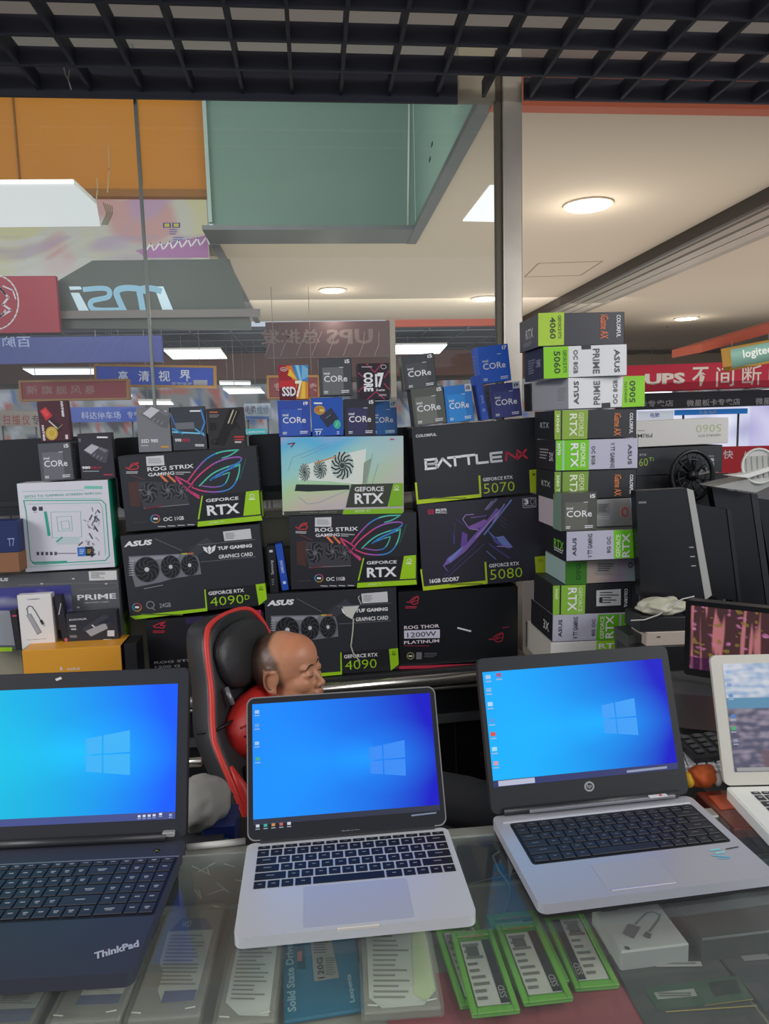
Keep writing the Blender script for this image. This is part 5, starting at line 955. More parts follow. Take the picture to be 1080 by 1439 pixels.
b = MB(); pts = [PY(x, y, 1.9) for x, y in [(886, 872), (905, 871), (925, 864), (945, 850), (958, 842), (975, 838)]]; b.tube(pts, .0022, mat('#b9b9b6', .4), 6); tag(b.build('grey_cable'), 'thin grey cable looping from the tower to the turned monitor', 'cable')
# arm bracket beside tower
c = Carton('display_stand', 'dark leaning stand with pale edge right beside the lower tower', yframe(2.16), [(880, 818), (897, 817), (905, 868), (884, 869)], .05, '#3e4044'); c.p('pale_edge').poly(c.f, [(893, 818), (898, 817), (906, 868), (901, 869)], '#8f9094', 2); c.done()
# pink-flower monitor
pts = [(963, 843), (1090, 888), (1094, 1050), (969, 1003)]
A_ = PY(963, 843, 1.62); B_ = PZ(969, 1003, A_.z - .235) if False else None
U = Vector((cos(radians(-38)), sin(radians(-38)), 0)); fp = Fr(A_, U, WZ)
ul, vb = fp.uv(969, 1003); W = .48; H = min(abs(vb), A_.z-ZC-.018)
mon = root('monitor', fp.at(W/2, -H-.06, -.05), 'lit monitor with a pink flower wallpaper, right of the centre laptops', 'monitor')
fp2 = Fr(fp.at(0, -H), fp.U, fp.V, W, H)
b = MB(); b.rpoly(fp2, 0, W, 0, H, .008, -.03, 0, mat('#131316', .3)); b.build('bezel', mon)
def pinkpic(x, y):
    a = noise.noise(Vector((x*44, y*1.1, 0))); c = Vector((.055, .022, .025)); d = noise.noise(Vector((x*24, y*13, 4))); e = noise.noise(Vector((x*30, y*24, 9)))
    if a > .2: c = c.lerp(Vector((.40, .14, .15)), min(1, (a-.2)*5))
    if d > .38: c = c.lerp(Vector((.50, .17, .34)), min(1, (d-.38)*6)*(.6+e))
    if d < -.4: c = c.lerp(Vector((.20, .13, .03)), .8)
    if y > .80: c = c*.35 + Vector((.02, .0, .03))
    return tuple(max(0, k) for k in c)
b = MB(); b.paint(fp2, .012, W-.012, .018, H-.012, 220, 90, pinkpic, SCREEN, n=.0008); b.build('screen', mon)
b = MB(); vb_ = ZC - fp2.O.z; print('mon bottom', fp2.O.z); b.box(fp2, W/2-.03, W/2+.03, vb_, .05, -.05, -.03, mat('#141417', .4)); b.box(fp2, W/2-.1, W/2+.1, vb_, vb_+.008, -.12, .05, mat('#141417', .4)); b.build('stand', mon)
# grey sloping laptop body and keyboard beneath it, on the low side counter
b = MB(); YBK = PZ(665, 1168, .915).y + .03; print('YBK', YBK); b.box(GR, .66, 1.9, YBK, 1.70, 0, ZC-.004, mat('#3b3b3e', .5)); sc_ = b.build('low_cabinet'); tag(sc_, 'low grey cabinet behind the counter under the white keyboard', 'cabinet')
gk = root('grey_laptop', PZ(985, 1040, ZC), 'grey closed laptop with a dark lid, below the pink-flower monitor', 'laptop')
fg_ = Fr(PZ(948, 1045, ZC), Vector((1, -.42, 0)), Vector((.42, 1, 0)))
b = MB(); b.rpoly(fg_, 0, .30, 0, .20, .02, .0, .016, mat('#77787a', .35, .3)); b.build('base', gk)
b = MB(); b.rpoly(fg_, 0, .30, .01, .20, .02, .017, .03, mat('#232427', .35)); b.build('lid', gk)
b = MB(); b.box(fg_, .10, .12, -.001, .004, .004, .012, mat('#e8e8ea', .3)); b.build('latch', gk)
kb = root('white_keyboard', PZ(960, 1075, ZC), 'white keyboard lying behind the orange pouch', 'keyboard')
fw = Fr(PZ(950, 1092, ZC), Vector((1, -.35, 0)), Vector((.35, 1, 0)))
b = MB(); b.box(fw, 0, .20, 0, .10, 0, .012, mat('#c9cbd0', .5), .003); b.build('base', kb)
km = MB(); km.box(fw, .006, .020, .006, .018, .012, .017, mat('#e4e6ec', .4), .001); k0 = km.build('key', kb)
for r_ in range(5):
    for cc in range(11):
        if r_ == 0 and cc == 0: continue
        k_ = k0.copy(); COL.objects.link(k_); k_.parent = kb; dp = fw.U*(.0172*cc) + fw.V*(.0175*r_); k_.location = k0.location + dp
kp = root('desk_phone', PZ(1005, 1085, ZC), 'dark phone keypad behind the orange pouch beside the white laptop', 'phone')
fh = Fr(PZ(977, 1086, ZC), Vector((1, .1, 0)), Vector((.3, 1, .15)))
fh = Fr(fh.O + WZ*.03, fh.U, fh.V)
b = MB(); b.box(fh, 0, .09, 0, .07, -.016, .0, mat('#2c2f33', .4), .003); b.build('body', kp)
km = MB(); km.box(fh, .008, .024, .008, .018, .0, .004, mat('#4b4f54', .4), .001); k0 = km.build('key', kp)
for r_ in range(4):
    for cc in range(3):
        if r_ or cc:
            k_ = k0.copy(); COL.objects.link(k_); k_.parent = kp; k_.location = k0.location + fh.U*(.026*cc) + fh.V*(.0155*r_)
# orange pouch on the counter
# ================================================================== glass counter
CT = .915
cg = lambda x, y, z=CT: PZ(x, y, z)
yb = cg(665, 1168).y; XL, XR, YF = -.95, 1.25, .40
CGL = glass_mat('counter_glass', (.97, .99, .98), .75, .05, .03)
cnt = root('glass_counter', ((XL+XR)/2, (YF+yb)/2, 0), 'long glass display counter with metal rails under the four laptops', 'counter')
b = MB(); b.box(GR, XL, XR, YF, yb-.012, CT-.008, CT, CGL); b.build('glass_top', cnt)
ALU = mat('#b4b6ac', .35, .8)
b = MB(); b.box(GR, XL, XR, yb-.012, yb+.014, CT-.03, CT-.0005, mat('#a9aaa2', .4, .5), .002); b.build('rear_rail', cnt)
b = MB(); b.box(GR, XL, XR, YF-.02, YF, CT-.03, CT+.002, ALU, .002); b.build('front_rail', cnt)
b = MB(); b.box(GR, XL, XR, YF-.006, YF, .1, CT-.03, CGL); b.build('front_pane', cnt)
SZ = .84
ysb = yb - .028
SHM = mat('#8a8b7e', .5, var=.08, bscale=6)
b = MB(); b.box(GR, XL, XR, YF, ysb, SZ-.012, SZ-.001, SHM); b.build('inner_shelf', cnt)
b = MB(); b.box(GR, XL, XR, ysb, ysb+.014, SZ-.02, SZ+.004, mat('#a9b09c', .35, .4)); b.build('shelf_edge', cnt)
b = MB(); b.box(GR, XL, XR, yb-.01, yb+.01, 0, CT-.031, mat('#3b4246', .3, .2)); b.build('rear_panel', cnt)
b = MB(); b.box(GR, XL, XR, YF, yb-.011, .08, .1, '#33363a'); b.build('bottom_board', cnt)
for X in (XL-.02, XR):
    b = MB(); b.box(GR, X, X+.02, YF-.02, yb+.014, 0, CT-.001, ALU, .002); b.build('side_frame', cnt)
b = MB(); b.box(GR, XL, XR, YF-.02, yb, 0, .08, '#202124'); b.build('plinth', cnt)
# mid rails inside, visible through the glass
# plastic sheets and pale things at the back of the shelf between laptops
def sheet(label, quad, z, color, name='plastic_sleeve', th=.002, alpha=.55, rough=.2):
    f = Fr((0, 0, z), WX, WY); b = MB(); b.prism(f, [f.uv(*q) for q in quad], 0, th, mat(color, rough, alpha=alpha)); o = b.build(name); tag(o, label, 'sleeve'); return o, f
# clear-wrapped hard drives
class Flat:
    """thing lying on the inner shelf; quad of its TOP face in photo px"""
    def __init__(s, name, label, cat, quad, z, th, color, group=None, bev=.002, rough=.45, partname='case'):
        f = Fr((0, 0, z+th), WX, WY); P = [hit(x, y, f.O, f.N) for x, y in quad]
        W = ((P[1]-P[0]).length+(P[2]-P[3]).length)/2; H = ((P[0]-P[3]).length+(P[1]-P[2]).length)/2; U = (P[1]-P[0]+P[2]-P[3]).normalized(); c = sum(P, Vector())/4; V = f.N.cross(U)
        s.f = Fr(c-U*W/2-V*H/2, U, V, W, H, quad); s.W, s.H = W, H; s.th = th
        s.root = root(name, c-WZ*th, label, cat, group, Matrix((s.f.U, s.f.V, s.f.N)).transposed()); s.parts = {}
        if color: b = MB(); b.box(s.f, 0, W, 0, H, -th, 0, mat(color, rough) if isinstance(color, str) else color, bev); b.build(partname, s.root)
    p = Carton.p; done = Carton.done
SHELL = mat('#c8c8b8', .15, alpha=.22)
def hdd(label, shellq, labelpts, bands, lines_box, lab='#d6d7ca', wd=None, notch=None):
    t = Flat('hard_drive', label, 'hard drive', shellq, SZ, .012, '#8f8f84', 'hard drives in clear shells under the glass', rough=.35)
    b = t.p('paper_label'); b.poly(t.f, labelpts, lab, 2)
    for q, c in bands: b.poly(t.f, q, c, 4)
    x0, y0, x1, y1 = lines_box; b.lines(t.f, x0, y0, x1, y1, 14, '#85877c', 4, .4, seed=int(x0))
    if wd: b.text(t.f, wd[0], *wd[1:], '#b9c2d0', lay=6, bold=.03)
    s_ = t.p('clear_shell'); e = .004
    s_.box(t.f, -e, t.W+e, -e, t.H+e, -.011, .006, SHELL, .003)
    h = t.p('shell_highlight')
    for (u, v, du, dv) in ((.004, .004, .012, -.004), (t.W-.016, .004, .012, .004), (t.W-.016, t.H-.006, .010, -.006)): h.tube([t.f.at(u, v, .0075), t.f.at(u+du, v+dv*.5, .0075)], .0009, mat('#dcdccf', .2), 5)
    t.done(); return t
hdd('hard drive in clear shell left-most under the glass, blue band low', [(-16, 1345), (70, 1340), (66, 1450), (-20, 1456)], [(2, 1378), (66, 1374), (62, 1418), (0, 1424)], [([(4, 1421), (62, 1418), (62, 1433), (4, 1437)], '#4c5f8e')], (8, 1382, 58, 1414))
hdd('hard drive in clear shell half under the black laptop corner', [(100, 1332), (190, 1328), (190, 1428), (98, 1434)], [(123, 1352), (182, 1350), (181, 1410), (123, 1413)], [([(123, 1401), (181, 1398), (181, 1410), (123, 1413)], '#3f5488')], (128, 1370, 178, 1395))
hdd('hard drive with blue-topped label right of the black laptop corner', [(212, 1283), (301, 1277), (296, 1425), (206, 1431)], [(224, 1316), (240, 1295.5), (276, 1295.5), (291, 1313), (288, 1394), (286, 1408), (244, 1410), (234, 1396), (234, 1372), (225, 1360)],
    [([(225.5, 1316), (240, 1295.5), (275.5, 1295.5), (291, 1313)], '#3b4d7a'), ([(244, 1397), (287, 1395), (286, 1408), (243, 1411)], '#4a5290')], (230, 1321, 284, 1392), wd=('WD', 242, 1300, 256, 1311))
hdd('hard drive with a pale grey printed label left of the blue sleeve', [(318, 1314), (392, 1310), (391, 1433), (316, 1440)], [(325.5, 1321), (385.5, 1317), (384.4, 1428), (345, 1428), (324, 1412)], [([(328, 1327), (384, 1323), (384, 1325), (328, 1329)], '#3c4040')], (330, 1331, 380, 1412), lab='#dde3da')
hdd('hard drive with a greenish white label right of the blue sleeve', [(507, 1304), (605, 1297), (612, 1417), (512, 1424)], [(513, 1306), (600, 1300), (604, 1330), (608, 1395), (590, 1414), (535, 1418), (518, 1405), (516, 1340)], [([(582, 1303), (600, 1300), (607, 1396), (592, 1410), (578, 1400)], '#cbe0a8')], (524, 1310, 576, 1410), lab='#d6ddd0')
# blue SSD sleeve
t = Flat('drive_sleeve', 'blue printed solid-state drive sleeve under the silver laptop front', 'sleeve', [(391, 1318), (504, 1308), (510, 1414), (403, 1439)], SZ, .006, '#2b6f88'); t.f.crop(380, 1250, 4.154); f = t.f
t.p('lettering').text(f, 'Solid State Drive', 98, 325, 150, 738, '#8fb4bc', rot=90, bold=.03).text(f, 'Lexpenta', 450, 515, 482, 660, '#8fb4bc', rot=90, bold=.03)
t.p('sticker').poly(f, [(248, 290), (375, 270), (410, 535), (270, 560)], '#8f938c', 2).lines(f, 268, 300, 370, 400, 6, '#55605c', 4).text(f, '120G', 290, 420, 325, 545, '#33383a', rot=90, lay=5).lines(f, 340, 420, 400, 530, 8, '#66706c', 4).poly(f, [(160, 335), (200, 332), (215, 485), (168, 488)], '#1f4a60', 3).rect(f, 165, 375, 195, 440, '#a8746c', 4); t.done()
# green drive packages
def green(label, q, lft, z=SZ, back=False, gold=True):
    t = Flat('drive_package', label, 'package', q, z, .005, '#5a9a36', 'green drive packages under the glass'); W, H = t.W, t.H
    u = Fr(t.f.O, t.f.U, t.f.V, W, H); u.h = homog([(0, 0), (1, 0), (1, 1), (0, 1)], [(0, H), (W, H), (W, 0), (0, 0)])
    r = t.p('raised_rim')
    for (a, b_, c, d) in ((0, .12, 0, 1), (.88, 1, 0, 1), (.12, .88, 0, .06), (.12, .88, .92, 1)): r.box(t.f, a*W, b_*W, c*H, d*H, 0, .003, mat('#65a63c', .4), .001)
    s_ = t.p('circuit_stick'); s_.box(t.f, .16*W, .84*W, .09*H, .86*H, .0, .0018, mat('#b2b4a6', .5), .0005)
    a, b_ = (.66, .84) if lft else (.16, .34)
    t.f.O = t.f.O; l = t.p('printed_label'); c0 = u; c1, c2 = (.20, .60) if lft else (.40, .80); f2 = u.off(.0018); f2.h = u.h
    l.rect(f2, a, .14, b_, .91, '#23282a', 2); 
    for k in range(9): l.rect(f2, c1, .18+k*.08, c1+(c2-c1)*random.Random(k).uniform(.4, 1), .215+k*.08, '#6a6d64', 2)
    l.rect(f2, c1+.05, .22, c2-.08, .34, '#4e514c', 3); l.text(f2, 'SSD', a+.02, .72, b_-.02, .86, '#8f948c', rot=90, lay=4)
    if gold: l.rect(f2, .25, -.12+.16, .75, .10, '#a08a4c', 3).rect(f2, .22, .02, .78, .045, '#33302a', 3)
    t.done(); return t
green('green drive package mostly beneath another, beside the white-labelled drive', [(622, 1300), (684, 1289), (700, 1408), (630, 1416)], True)
green('front green drive package overlapping its left neighbour', [(644.5, 1311), (701, 1307), (719, 1421), (649, 1430)], True, SZ+.0082)
green('green drive package peeking out behind the middle one', [(697.5, 1286.6), (767, 1281), (782, 1380), (705, 1392)], True)
green('middle green drive package with a black strip on its right', [(706, 1302), (774, 1294), (784, 1406), (722, 1411)], True, SZ+.0082)
green('right-most green drive package with a black strip on its left', [(777, 1282), (832, 1278), (851.6, 1386), (788, 1391)], False)
# hub box, memory sticks
t = Flat('adapter_carton', 'grey-white carton picturing a cable hub, under the glass', 'box', [(850, 1273), (941.5, 1263), (944, 1325), (851, 1337)], SZ, .03, '#a7a9a4', rough=.5); t.f.crop(820, 1190, 4.154); f = t.f
t.p('artwork').poly(f, [(200, 510), (265, 455), (320, 475), (240, 540)], '#60646a', 2).line(f, [(300, 460), (400, 395), (440, 388), (468, 405), (440, 435), (350, 500)], 9, '#63676c', 3).poly(f, [(300, 525), (330, 500), (352, 515), (325, 540)], '#55585e', 3)
t.p('lettering').line(f, [(158, 386), (258, 374)], 10, '#5a5e60').disc(f, 175, 590, 14, 10, '#3f5048'); t.done()
t = Flat('memory_package', 'dark package of memory with one pale strip label at the lower right', 'package', [(872, 1340), (1016, 1326), (1070, 1460), (905, 1480)], SZ, .004, '#3f4441'); t.f.crop(820, 1190, 4.154); f = t.f
t.p('memory_stick').poly(f, [(365, 830), (925, 760), (965, 900), (410, 960)], '#36503f', 2).poly(f, [(740, 800), (900, 780), (912, 860), (755, 880)], '#22302a', 4)
t.p('printed_label').poly(f, [(415, 860), (650, 835), (655, 880), (425, 900)], '#8e9488', 4).poly(f, [(465, 680), (740, 675), (740, 705), (480, 708)], '#9a9c96', 4).lines(f, 495, 685, 725, 700, 1, '#5e605c', 6).lines(f, 440, 862, 640, 890, 2, '#4e564e', 6)
t.p('gold_contacts').line(f, [(450, 972), (970, 935)], 9, '#9a8a4c', 4).line(f, [(680, 935), (960, 898)], 6, '#8a7f48', 4); t.done()
t = Flat('memory_package', 'dark clear-wrapped package at the lower right corner of the counter', 'package', [(1030, 1330), (1130, 1310), (1180, 1450), (1075, 1465)], SZ, .004, '#3b3f40'); t.p('printed_label').poly(t.f, [(1064, 1348), (1100, 1344), (1104, 1352), (1066, 1356)], '#77797a', 3); t.done()
t = Flat('dark_box', 'dark grey box under the glass below the keyboard of the black-framed laptop', 'box', [(952, 1252), (1100, 1236), (1110, 1300), (962, 1318)], SZ, .035, '#3d4442', rough=.3); t.done()
t = Flat('red_mat', 'dull red mat on the inner shelf below the green packages', 'mat', [(548, 1372), (915, 1352), (960, 1500), (540, 1520)], SZ-.0005, .0012, '#8a4348', bev=0, partname='cloth'); t.done()
def proj_y(x, Y, z): return proj(Vector((PY(x, 1230, Y).x, Y, z)))[1]
YR = yframe(yb-.024); zb_ = SZ
c = Carton('plastic_sleeve', 'wrinkled pale plastic sleeve behind the blue-topped hard drive', YR, [(252, 1203), (350, 1198), (346, proj_y(346, yb-.024, SZ)), (248, proj_y(248, yb-.024, SZ))], .003, mat('#7f827a', .25), 'sleeve')
rnd = random.Random(5)
for k in range(10): x = 256+rnd.random()*80; y = 1206+rnd.random()*46; c.p('crease_glint').line(c.f, [(x, y), (x+rnd.uniform(-25, 25), y+rnd.uniform(3, 14))], 1.6, '#b6b9ae', 2)  # pale lines paint the glints along the sleeve's wrinkles
c.done()
c = Carton('dark_sleeve', 'dark blue-grey sleeve seen through the glass between the two silver laptops', YR, [(640, 1188), (745, 1182), (748, proj_y(748, yb-.024, SZ)), (644, proj_y(644, yb-.024, SZ))], .003, mat('#2c363f', .2), 'sleeve'); c.p('pale_mark').poly(c.f, [(712, 1200), (726, 1198), (718, 1236)], '#9aa2a4', 2).line(c.f, [(655, 1243), (742, 1222)], 1, '#7c868a', 2); c.done()  # pale triangle and thin grey line drawn on the sleeve face
t = Flat('brown_box', 'glossy reddish brown box beneath the orange pouch', 'box', [(984, 1112), (1040, 1109), (1085, 1160), (1022, 1166)], ZC-.002, .018, '#6d3024', rough=.25); t.p('pouch_reflection').poly(t.f, [(1000, 1118), (1036, 1116), (1050, 1134), (1012, 1138)], '#b4502f', 2); t.done()  # orange patch paints the pouch's reflection onto the box top
b = MB(); pts = [PZ(x, y, z) for x, y, z in [(702, 1196, SZ+.055), (692, 1203, SZ+.05), (700, 1222, SZ+.035), (716, 1243, SZ+.02), (715, 1264, SZ+.004), (706, 1284, SZ+.004)]]
b.tube(pts, .0018, mat('#77807c', .4), 6); tag(b.build('thin_cable'), 'thin grey cable under the glass between the two silver laptops', 'cable')
# white rail piece & scrap paper behind left laptop
b = MB(); o_ = PZ(255, 1186, CT); f = Fr(o_, WX, WY)
b.tube([PZ(262, 1196, CT)+WZ*.006, PZ(300, 1192, CT)+WZ*.006, PZ(345, 1187, CT)+WZ*.006], .005, mat('#d6d4cc', .4), 8); tag(b.build('white_cable'), 'thick white cable lying on the counter behind the silver laptop', 'cable')
# ------------------------------------------------------------------ laptops
def keyset(rootobj, fr, rect, rows, mat_key, gap, h, legend=None, n0=.0, hts=None, leg=(.22, .25), leg2=True):
    u0, u1, v0, v1 = rect; nr = len(rows); hts = hts or [1]*nr; tot = sum(hts); y = v1; cache = {}; L = MB(); rnd = random.Random(9)
    for r, row in enumerate(rows):
        rh = (v1-v0)*hts[r]/tot; s = sum(abs(w) for w in row); x = u0
        for w_ in row:
            wd = (u1-u0)*abs(w_)/s
            if w_ > 0:
                kw, kh = wd-gap, rh-gap; key = (round(kw, 4), round(kh, 4))
                c = fr.at(x+wd/2, y-rh/2, n0)
                if key not in cache:
                    b = MB(); f2 = Fr(c, fr.U, fr.V); b.box(f2, -kw/2, kw/2, -kh/2, kh/2, 0, h, mat_key, min(.0012, h*.6)); o = b.build('key', rootobj); cache[key] = (o, c)
                else:
                    o0, c0 = cache[key]; o = o0.copy(); COL.objects.link(o); o.parent = rootobj
                    o.location = o0.location + (rootobj.matrix_world.inverted().to_3x3() @ (c-c0))
                if legend:
                    lw, lh = kh*leg[0], kh*leg[1]*.5
                    if kw > 1.6*kh: lw *= 2
                    if kw < 4*kh:
                        L.box(fr, x+wd/2-lw, x+wd/2+lw, y-rh/2-lh*.2, y-rh/2+lh*.9, n0+h+.0001, n0+h+.0003, legend)
                        if leg2 and rnd.random() < .4: L.box(fr, x+wd/2-lw*.7, x+wd/2+lw*.7, y-rh/2-lh*1.9, y-rh/2-lh*1.1, n0+h+.0001, n0+h+.0003, legend)
            x += wd
        y -= rh
    o = L.build('key_legends', rootobj)
    if o: o['kind'] = 'stuff'
def winpic(xw, yw, ww, hh, cyan=(.0, .42, .95), deep=(.0, .03, .62), edge=.0, bar=True, cy2=(0, .6, .85)):
    def fn(x, y):
        t = max(0, min(1, (x*1.15 - .12) + (0.25-abs(y-.55))*-.25)); c = Vector(cyan).lerp(Vector(deep), t**1.5)
        if y > .4: c = c.lerp(Vector(cy2), max(0, (y-.4))*(1-t)*.7)
        dx = xw - x
        if dx > 0:      # light beams fanning out of the window to the left
            k = abs(y-yw)/(hh*.5 + dx*.55); c = c + Vector((.0, .10, .12))*max(0, 1-k)*max(0, 1-dx*1.4)
        d = sqrt((x-xw-ww/2)**2 + (y-yw)**2); c = c + Vector((0, .10, .16))*max(0, 1-d*3)
        c = Vector((max(0, c.x), min(1, c.y), min(1, c.z))); return tuple(c)
    return fn
def laptop(name, label, quad, lid_tl, lid_tr, z, th, dims, bodycol, deckmat, lidh, r=.008, lidth=.006, lidcol=None, lidmat=None):
    """quad BL.. : deck corners (TL,TR,BR,BL) in photo px on height z"""
    f0 = Fr((0, 0, z), WX, WY); P = [hit(x, y, f0.O, f0.N) for x, y in quad]
    W = ((P[1]-P[0]).length+(P[2]-P[3]).length)/2; H = ((P[0]-P[3]).length+(P[1]-P[2]).length)/2; U = (P[1]-P[0]+P[2]-P[3]).normalized(); c = sum(P, Vector())/4; V = WZ.cross(U)
    f = Fr(c-U*W/2-V*H/2, U, V, W, H, quad); print(name, 'deck %.3f x %.3f' % (W, H))
    rt = root(name, c-WZ*th, label, 'laptop', None, Matrix((f.U, f.V, WZ)).transposed())
    b = MB(); b.rpoly(f, 0, W, 0, H, r, -th, 0, bodycol, 6); b.build('base', rt)
    # lid plane through the hinge line
    hl = f.at(0, H+.001, .002); d = ray(*lid_tl); d.normalize(); w_ = hl-CAM; bq = w_.dot(d); disc = lidh**2 - (w_.length_squared - bq*bq)
    T = CAM + d*(bq + sqrt(max(disc, 0)))
    Vl = (T-hl); Vl = (Vl - f.U*Vl.dot(f.U)); print('   lid tilt', round(math.degrees(atan2(Vl.y, Vl.z)), 1), 'disc', round(disc, 5))
    lf = Fr(hl, f.U, Vl, W, Vl.length)
    b = MB(); b.rpoly(lf, 0, W, 0, lf.H, r, -lidth, 0, lidmat or mat(lidcol), 6); b.build('lid', rt)
    return rt, f, lf
def logo4(b, lf, q, m_, gap=.02, n=.0012):       # four-pane window from its photo quad
    h = homog([(0, 0), (1, 0), (1, 1), (0, 1)], [lf.uv(*p) for p in q])
    def g(x, y): d = h[6]*x+h[7]*y+1; return ((h[0]*x+h[1]*y+h[2])/d, (h[3]*x+h[4]*y+h[5])/d)
    mx = .46
    for a, b2 in ((0, mx-gap), (mx+gap, 1)):
        for c, d in ((0, .5-gap), (.5+gap, 1)): b.prism(lf, [g(a, c), g(b2, c), g(b2, d), g(a, d)], n, n, m_)
def icons(rt, lf, pts, s=6, seed=0, n=.0014):
    rnd = random.Random(seed); b = MB()
    for x, y, cl in pts:
        c = lf.uv(x, y); k = s*.5*(Vector(lf.uv(x+1, y))-Vector(c)).length
        m1 = mat(cl, .5, emit=.9); b.box(lf, c[0]-k, c[0]+k, c[1]-k*.6, c[1]+k*.9, n, n+1e-4, m1); b.box(lf, c[0]-k*1.2, c[0]+k*1.2, c[1]-k*1.7, c[1]-k*1.3, n, n+1e-4, mat('#c8dcf4', .5, emit=.6))
    b.build('screen_icons', rt)
def bar(rt, lf, u0, u1, v0, v1, color, n=.0011, emit=.8):
    b = MB(); b.box(lf, u0, u1, v0, v1, n, n+1e-4, mat(color, .5, emit=emit)); b.build('taskbar', rt)
SILV = mat('#cfd1d4', .35, .25)
# --- silver centre laptop
rt, f, lf = laptop('silver_laptop', 'slim silver laptop with black keys and blue screen, centre of the counter', [(347, 1187), (622, 1161.5), (678, 1287), (328, 1317)], (343, 981), None, CT+.0165, .015, None, SILV, None, .2105, r=.012, lidth=.005, lidmat=mat('#8f8c88', .35, .5))
b = MB(); b.rpoly(lf, .0018, lf.W-.0018, .002, lf.H-.0018, .011, 0, .0006, mat('#0b0c10', .12)); b.build('bezel', rt)
s0 = lf.uv(355, 1158); s1 = lf.uv(616, 977)
su0, su1, sv0, sv1 = .009, lf.W-.009, .0225, lf.H-.0105
b = MB(); b.paint(lf, su0, su1, sv0, sv1, 60, 40, winpic(.66, .52, .18, .3, cyan=(0, .25, 1), deep=(0, .0, .55), cy2=(0, .32, .95)), SCREEN, n=.0008)
logo = MB(); logo4(logo, lf, [(518, 1051), (568, 1040), (570, 1090), (520, 1087)], mat('#1f88f8', .5, emit=.95))
b.build('screen', rt); logo.build('wallpaper_window', rt)
bar(rt, lf, su0, su1, sv0, sv0+.008, '#0c1838')
icons(rt, lf, [(361, 1001, '#a8c8f0'), (361, 1020, '#5c9ce8'), (361, 1045, '#9cc8f4'), (362, 1067, '#38b088')], 6)
icons(rt, lf, [(362+k*11, 1161-k*.9, c_) for k, c_ in enumerate(('#c8d0e0', '#2fa8a0', '#c88a4c', '#b85868', '#d0d4dc'))], 5)
b = MB(); b.line(lf, [(578, 1146), (612, 1142)], 2, mat('#8898b8', .5, emit=.6), 5); b.text(lf, 'MacBook Pro', 480, 1165, 505, 1168, '#8a8a8e', lay=4); b.build('small_print', rt)
kr = [f.uv(*p) for p in [(361.5, 1188), (623, 1169), (638, 1226), (353, 1248)]]
ku0 = (kr[0][0]+kr[3][0])/2; ku1 = (kr[1][0]+kr[2][0])/2; kv1 = (kr[0][1]+kr[1][1])/2; kv0 = (kr[2][1]+kr[3][1])/2
rows = [[1]*14, [1]*13+[1.6], [1.6]+[1]*13, [1.85]+[1]*11+[1.85], [2.4]+[1]*10+[2.4], [1, 1, 1, 1.3, 5.4, 1.3, 1, 1, 1, 1]]
keyset(rt, f, (ku0, ku1, kv0, kv1), rows, mat('#17171b', .45), .0028, .0009, mat('#84878f', .5), 0, [.55, 1, 1, 1, 1, 1], (.18, .18), False)
tq = [f.uv(*p) for p in [(425, 1244), (570.5, 1234), (581, 1289), (424, 1301)]]
b = MB(); b.rpoly(f, (tq[0][0]+tq[3][0])/2, (tq[1][0]+tq[2][0])/2, .006, (tq[0][1]+tq[1][1])/2, .004, 0, .0003, mat('#b9bcc9', .3, .2)); b.build('touchpad', rt)
b = MB(); b.box(f, f.W/2-.024, f.W/2+.028, -.0006, .0035, -.004, .0004, mat('#e4dcd2', .25, .3), .0006); b.build('opening_notch', rt)
b = MB(); b.box(f, .02, f.W-.02, f.H-.0035, f.H+.002, .0, .004, mat('#3a3a3c', .4)); b.build('hinge', rt)
# --- black-framed silver laptop on the right
rt, f, lf = laptop('black_framed_laptop', 'silver-decked laptop with a black screen frame on the right', [(686, 1147), (966, 1119), (1096, 1228), (763, 1273)], (667, 926), None, CT+.0205, .014, None, mat('#b4b5bc', .35, .3), None, .228, r=.012, lidth=.008, lidmat=mat('#1b1b1d', .45))
b = MB(); b.rpoly(f, .001, f.W-.001, .001, f.H-.001, .012, -.0195, -.0142, mat('#1a1a1c', .5), 6); b.build('underside', rt)
b = MB(); b.rpoly(lf, .001, lf.W-.001, .001, lf.H-.001, .011, 0, .0012, mat('#1d1e20', .5)); b.build('bezel', rt)
q = [lf.uv(*p) for p in [(677, 943), (930, 927), (950, 1079), (693, 1108)]]
su0 = (q[0][0]+q[3][0])/2; su1 = (q[1][0]+q[2][0])/2; sv1 = (q[0][1]+q[1][1])/2; sv0 = (q[2][1]+q[3][1])/2
b = MB(); b.paint(lf, su0, su1, sv0, sv1, 60, 40, winpic(.66, .52, .18, .3, cyan=(0, .40, 1), deep=(0, .0, .55), cy2=(0, .5, .95)), SCREEN, n=.0016); b.build('screen', rt)
logo = MB(); logo4(logo, lf, [(844, 991), (890, 981), (896, 1033), (848, 1030)], mat('#1f9af8', .5, emit=.95), n=.0018); logo.build('wallpaper_window', rt)
bar(rt, lf, su0, su1, sv0, sv0+.010, '#14246a', .0018)
bar(rt, lf, su0+.008, su0+.068, sv0+.001, sv0+.009, '#c4c8e0', .0021)
icons(rt, lf, [(685, 952, '#a8c8f0'), (700, 949, '#a05890'), (686, 970, '#7cb8f4'), (688, 990, '#b8d8f8'), (690, 1013, '#4898e8'), (692, 1032, '#d84838'), (694, 1053, '#a8dcf0'), (696, 1073, '#d09cb0')], 7, n=.002)
b = MB(); b.line(lf, [(880, 1084), (935, 1078)], 3, mat('#a8b4d0', .5, emit=.6), 8); b.build('small_print', rt)
b = MB(); b.ring(lf, 827, 1105, 6, 6, 2.2, '#a8a9ac', 6, 16).text(lf, 'hp', 823.5, 1101, 830.5, 1109, '#b0b1b4', lay=6, shear=.2); b.build('maker_emblem', rt)
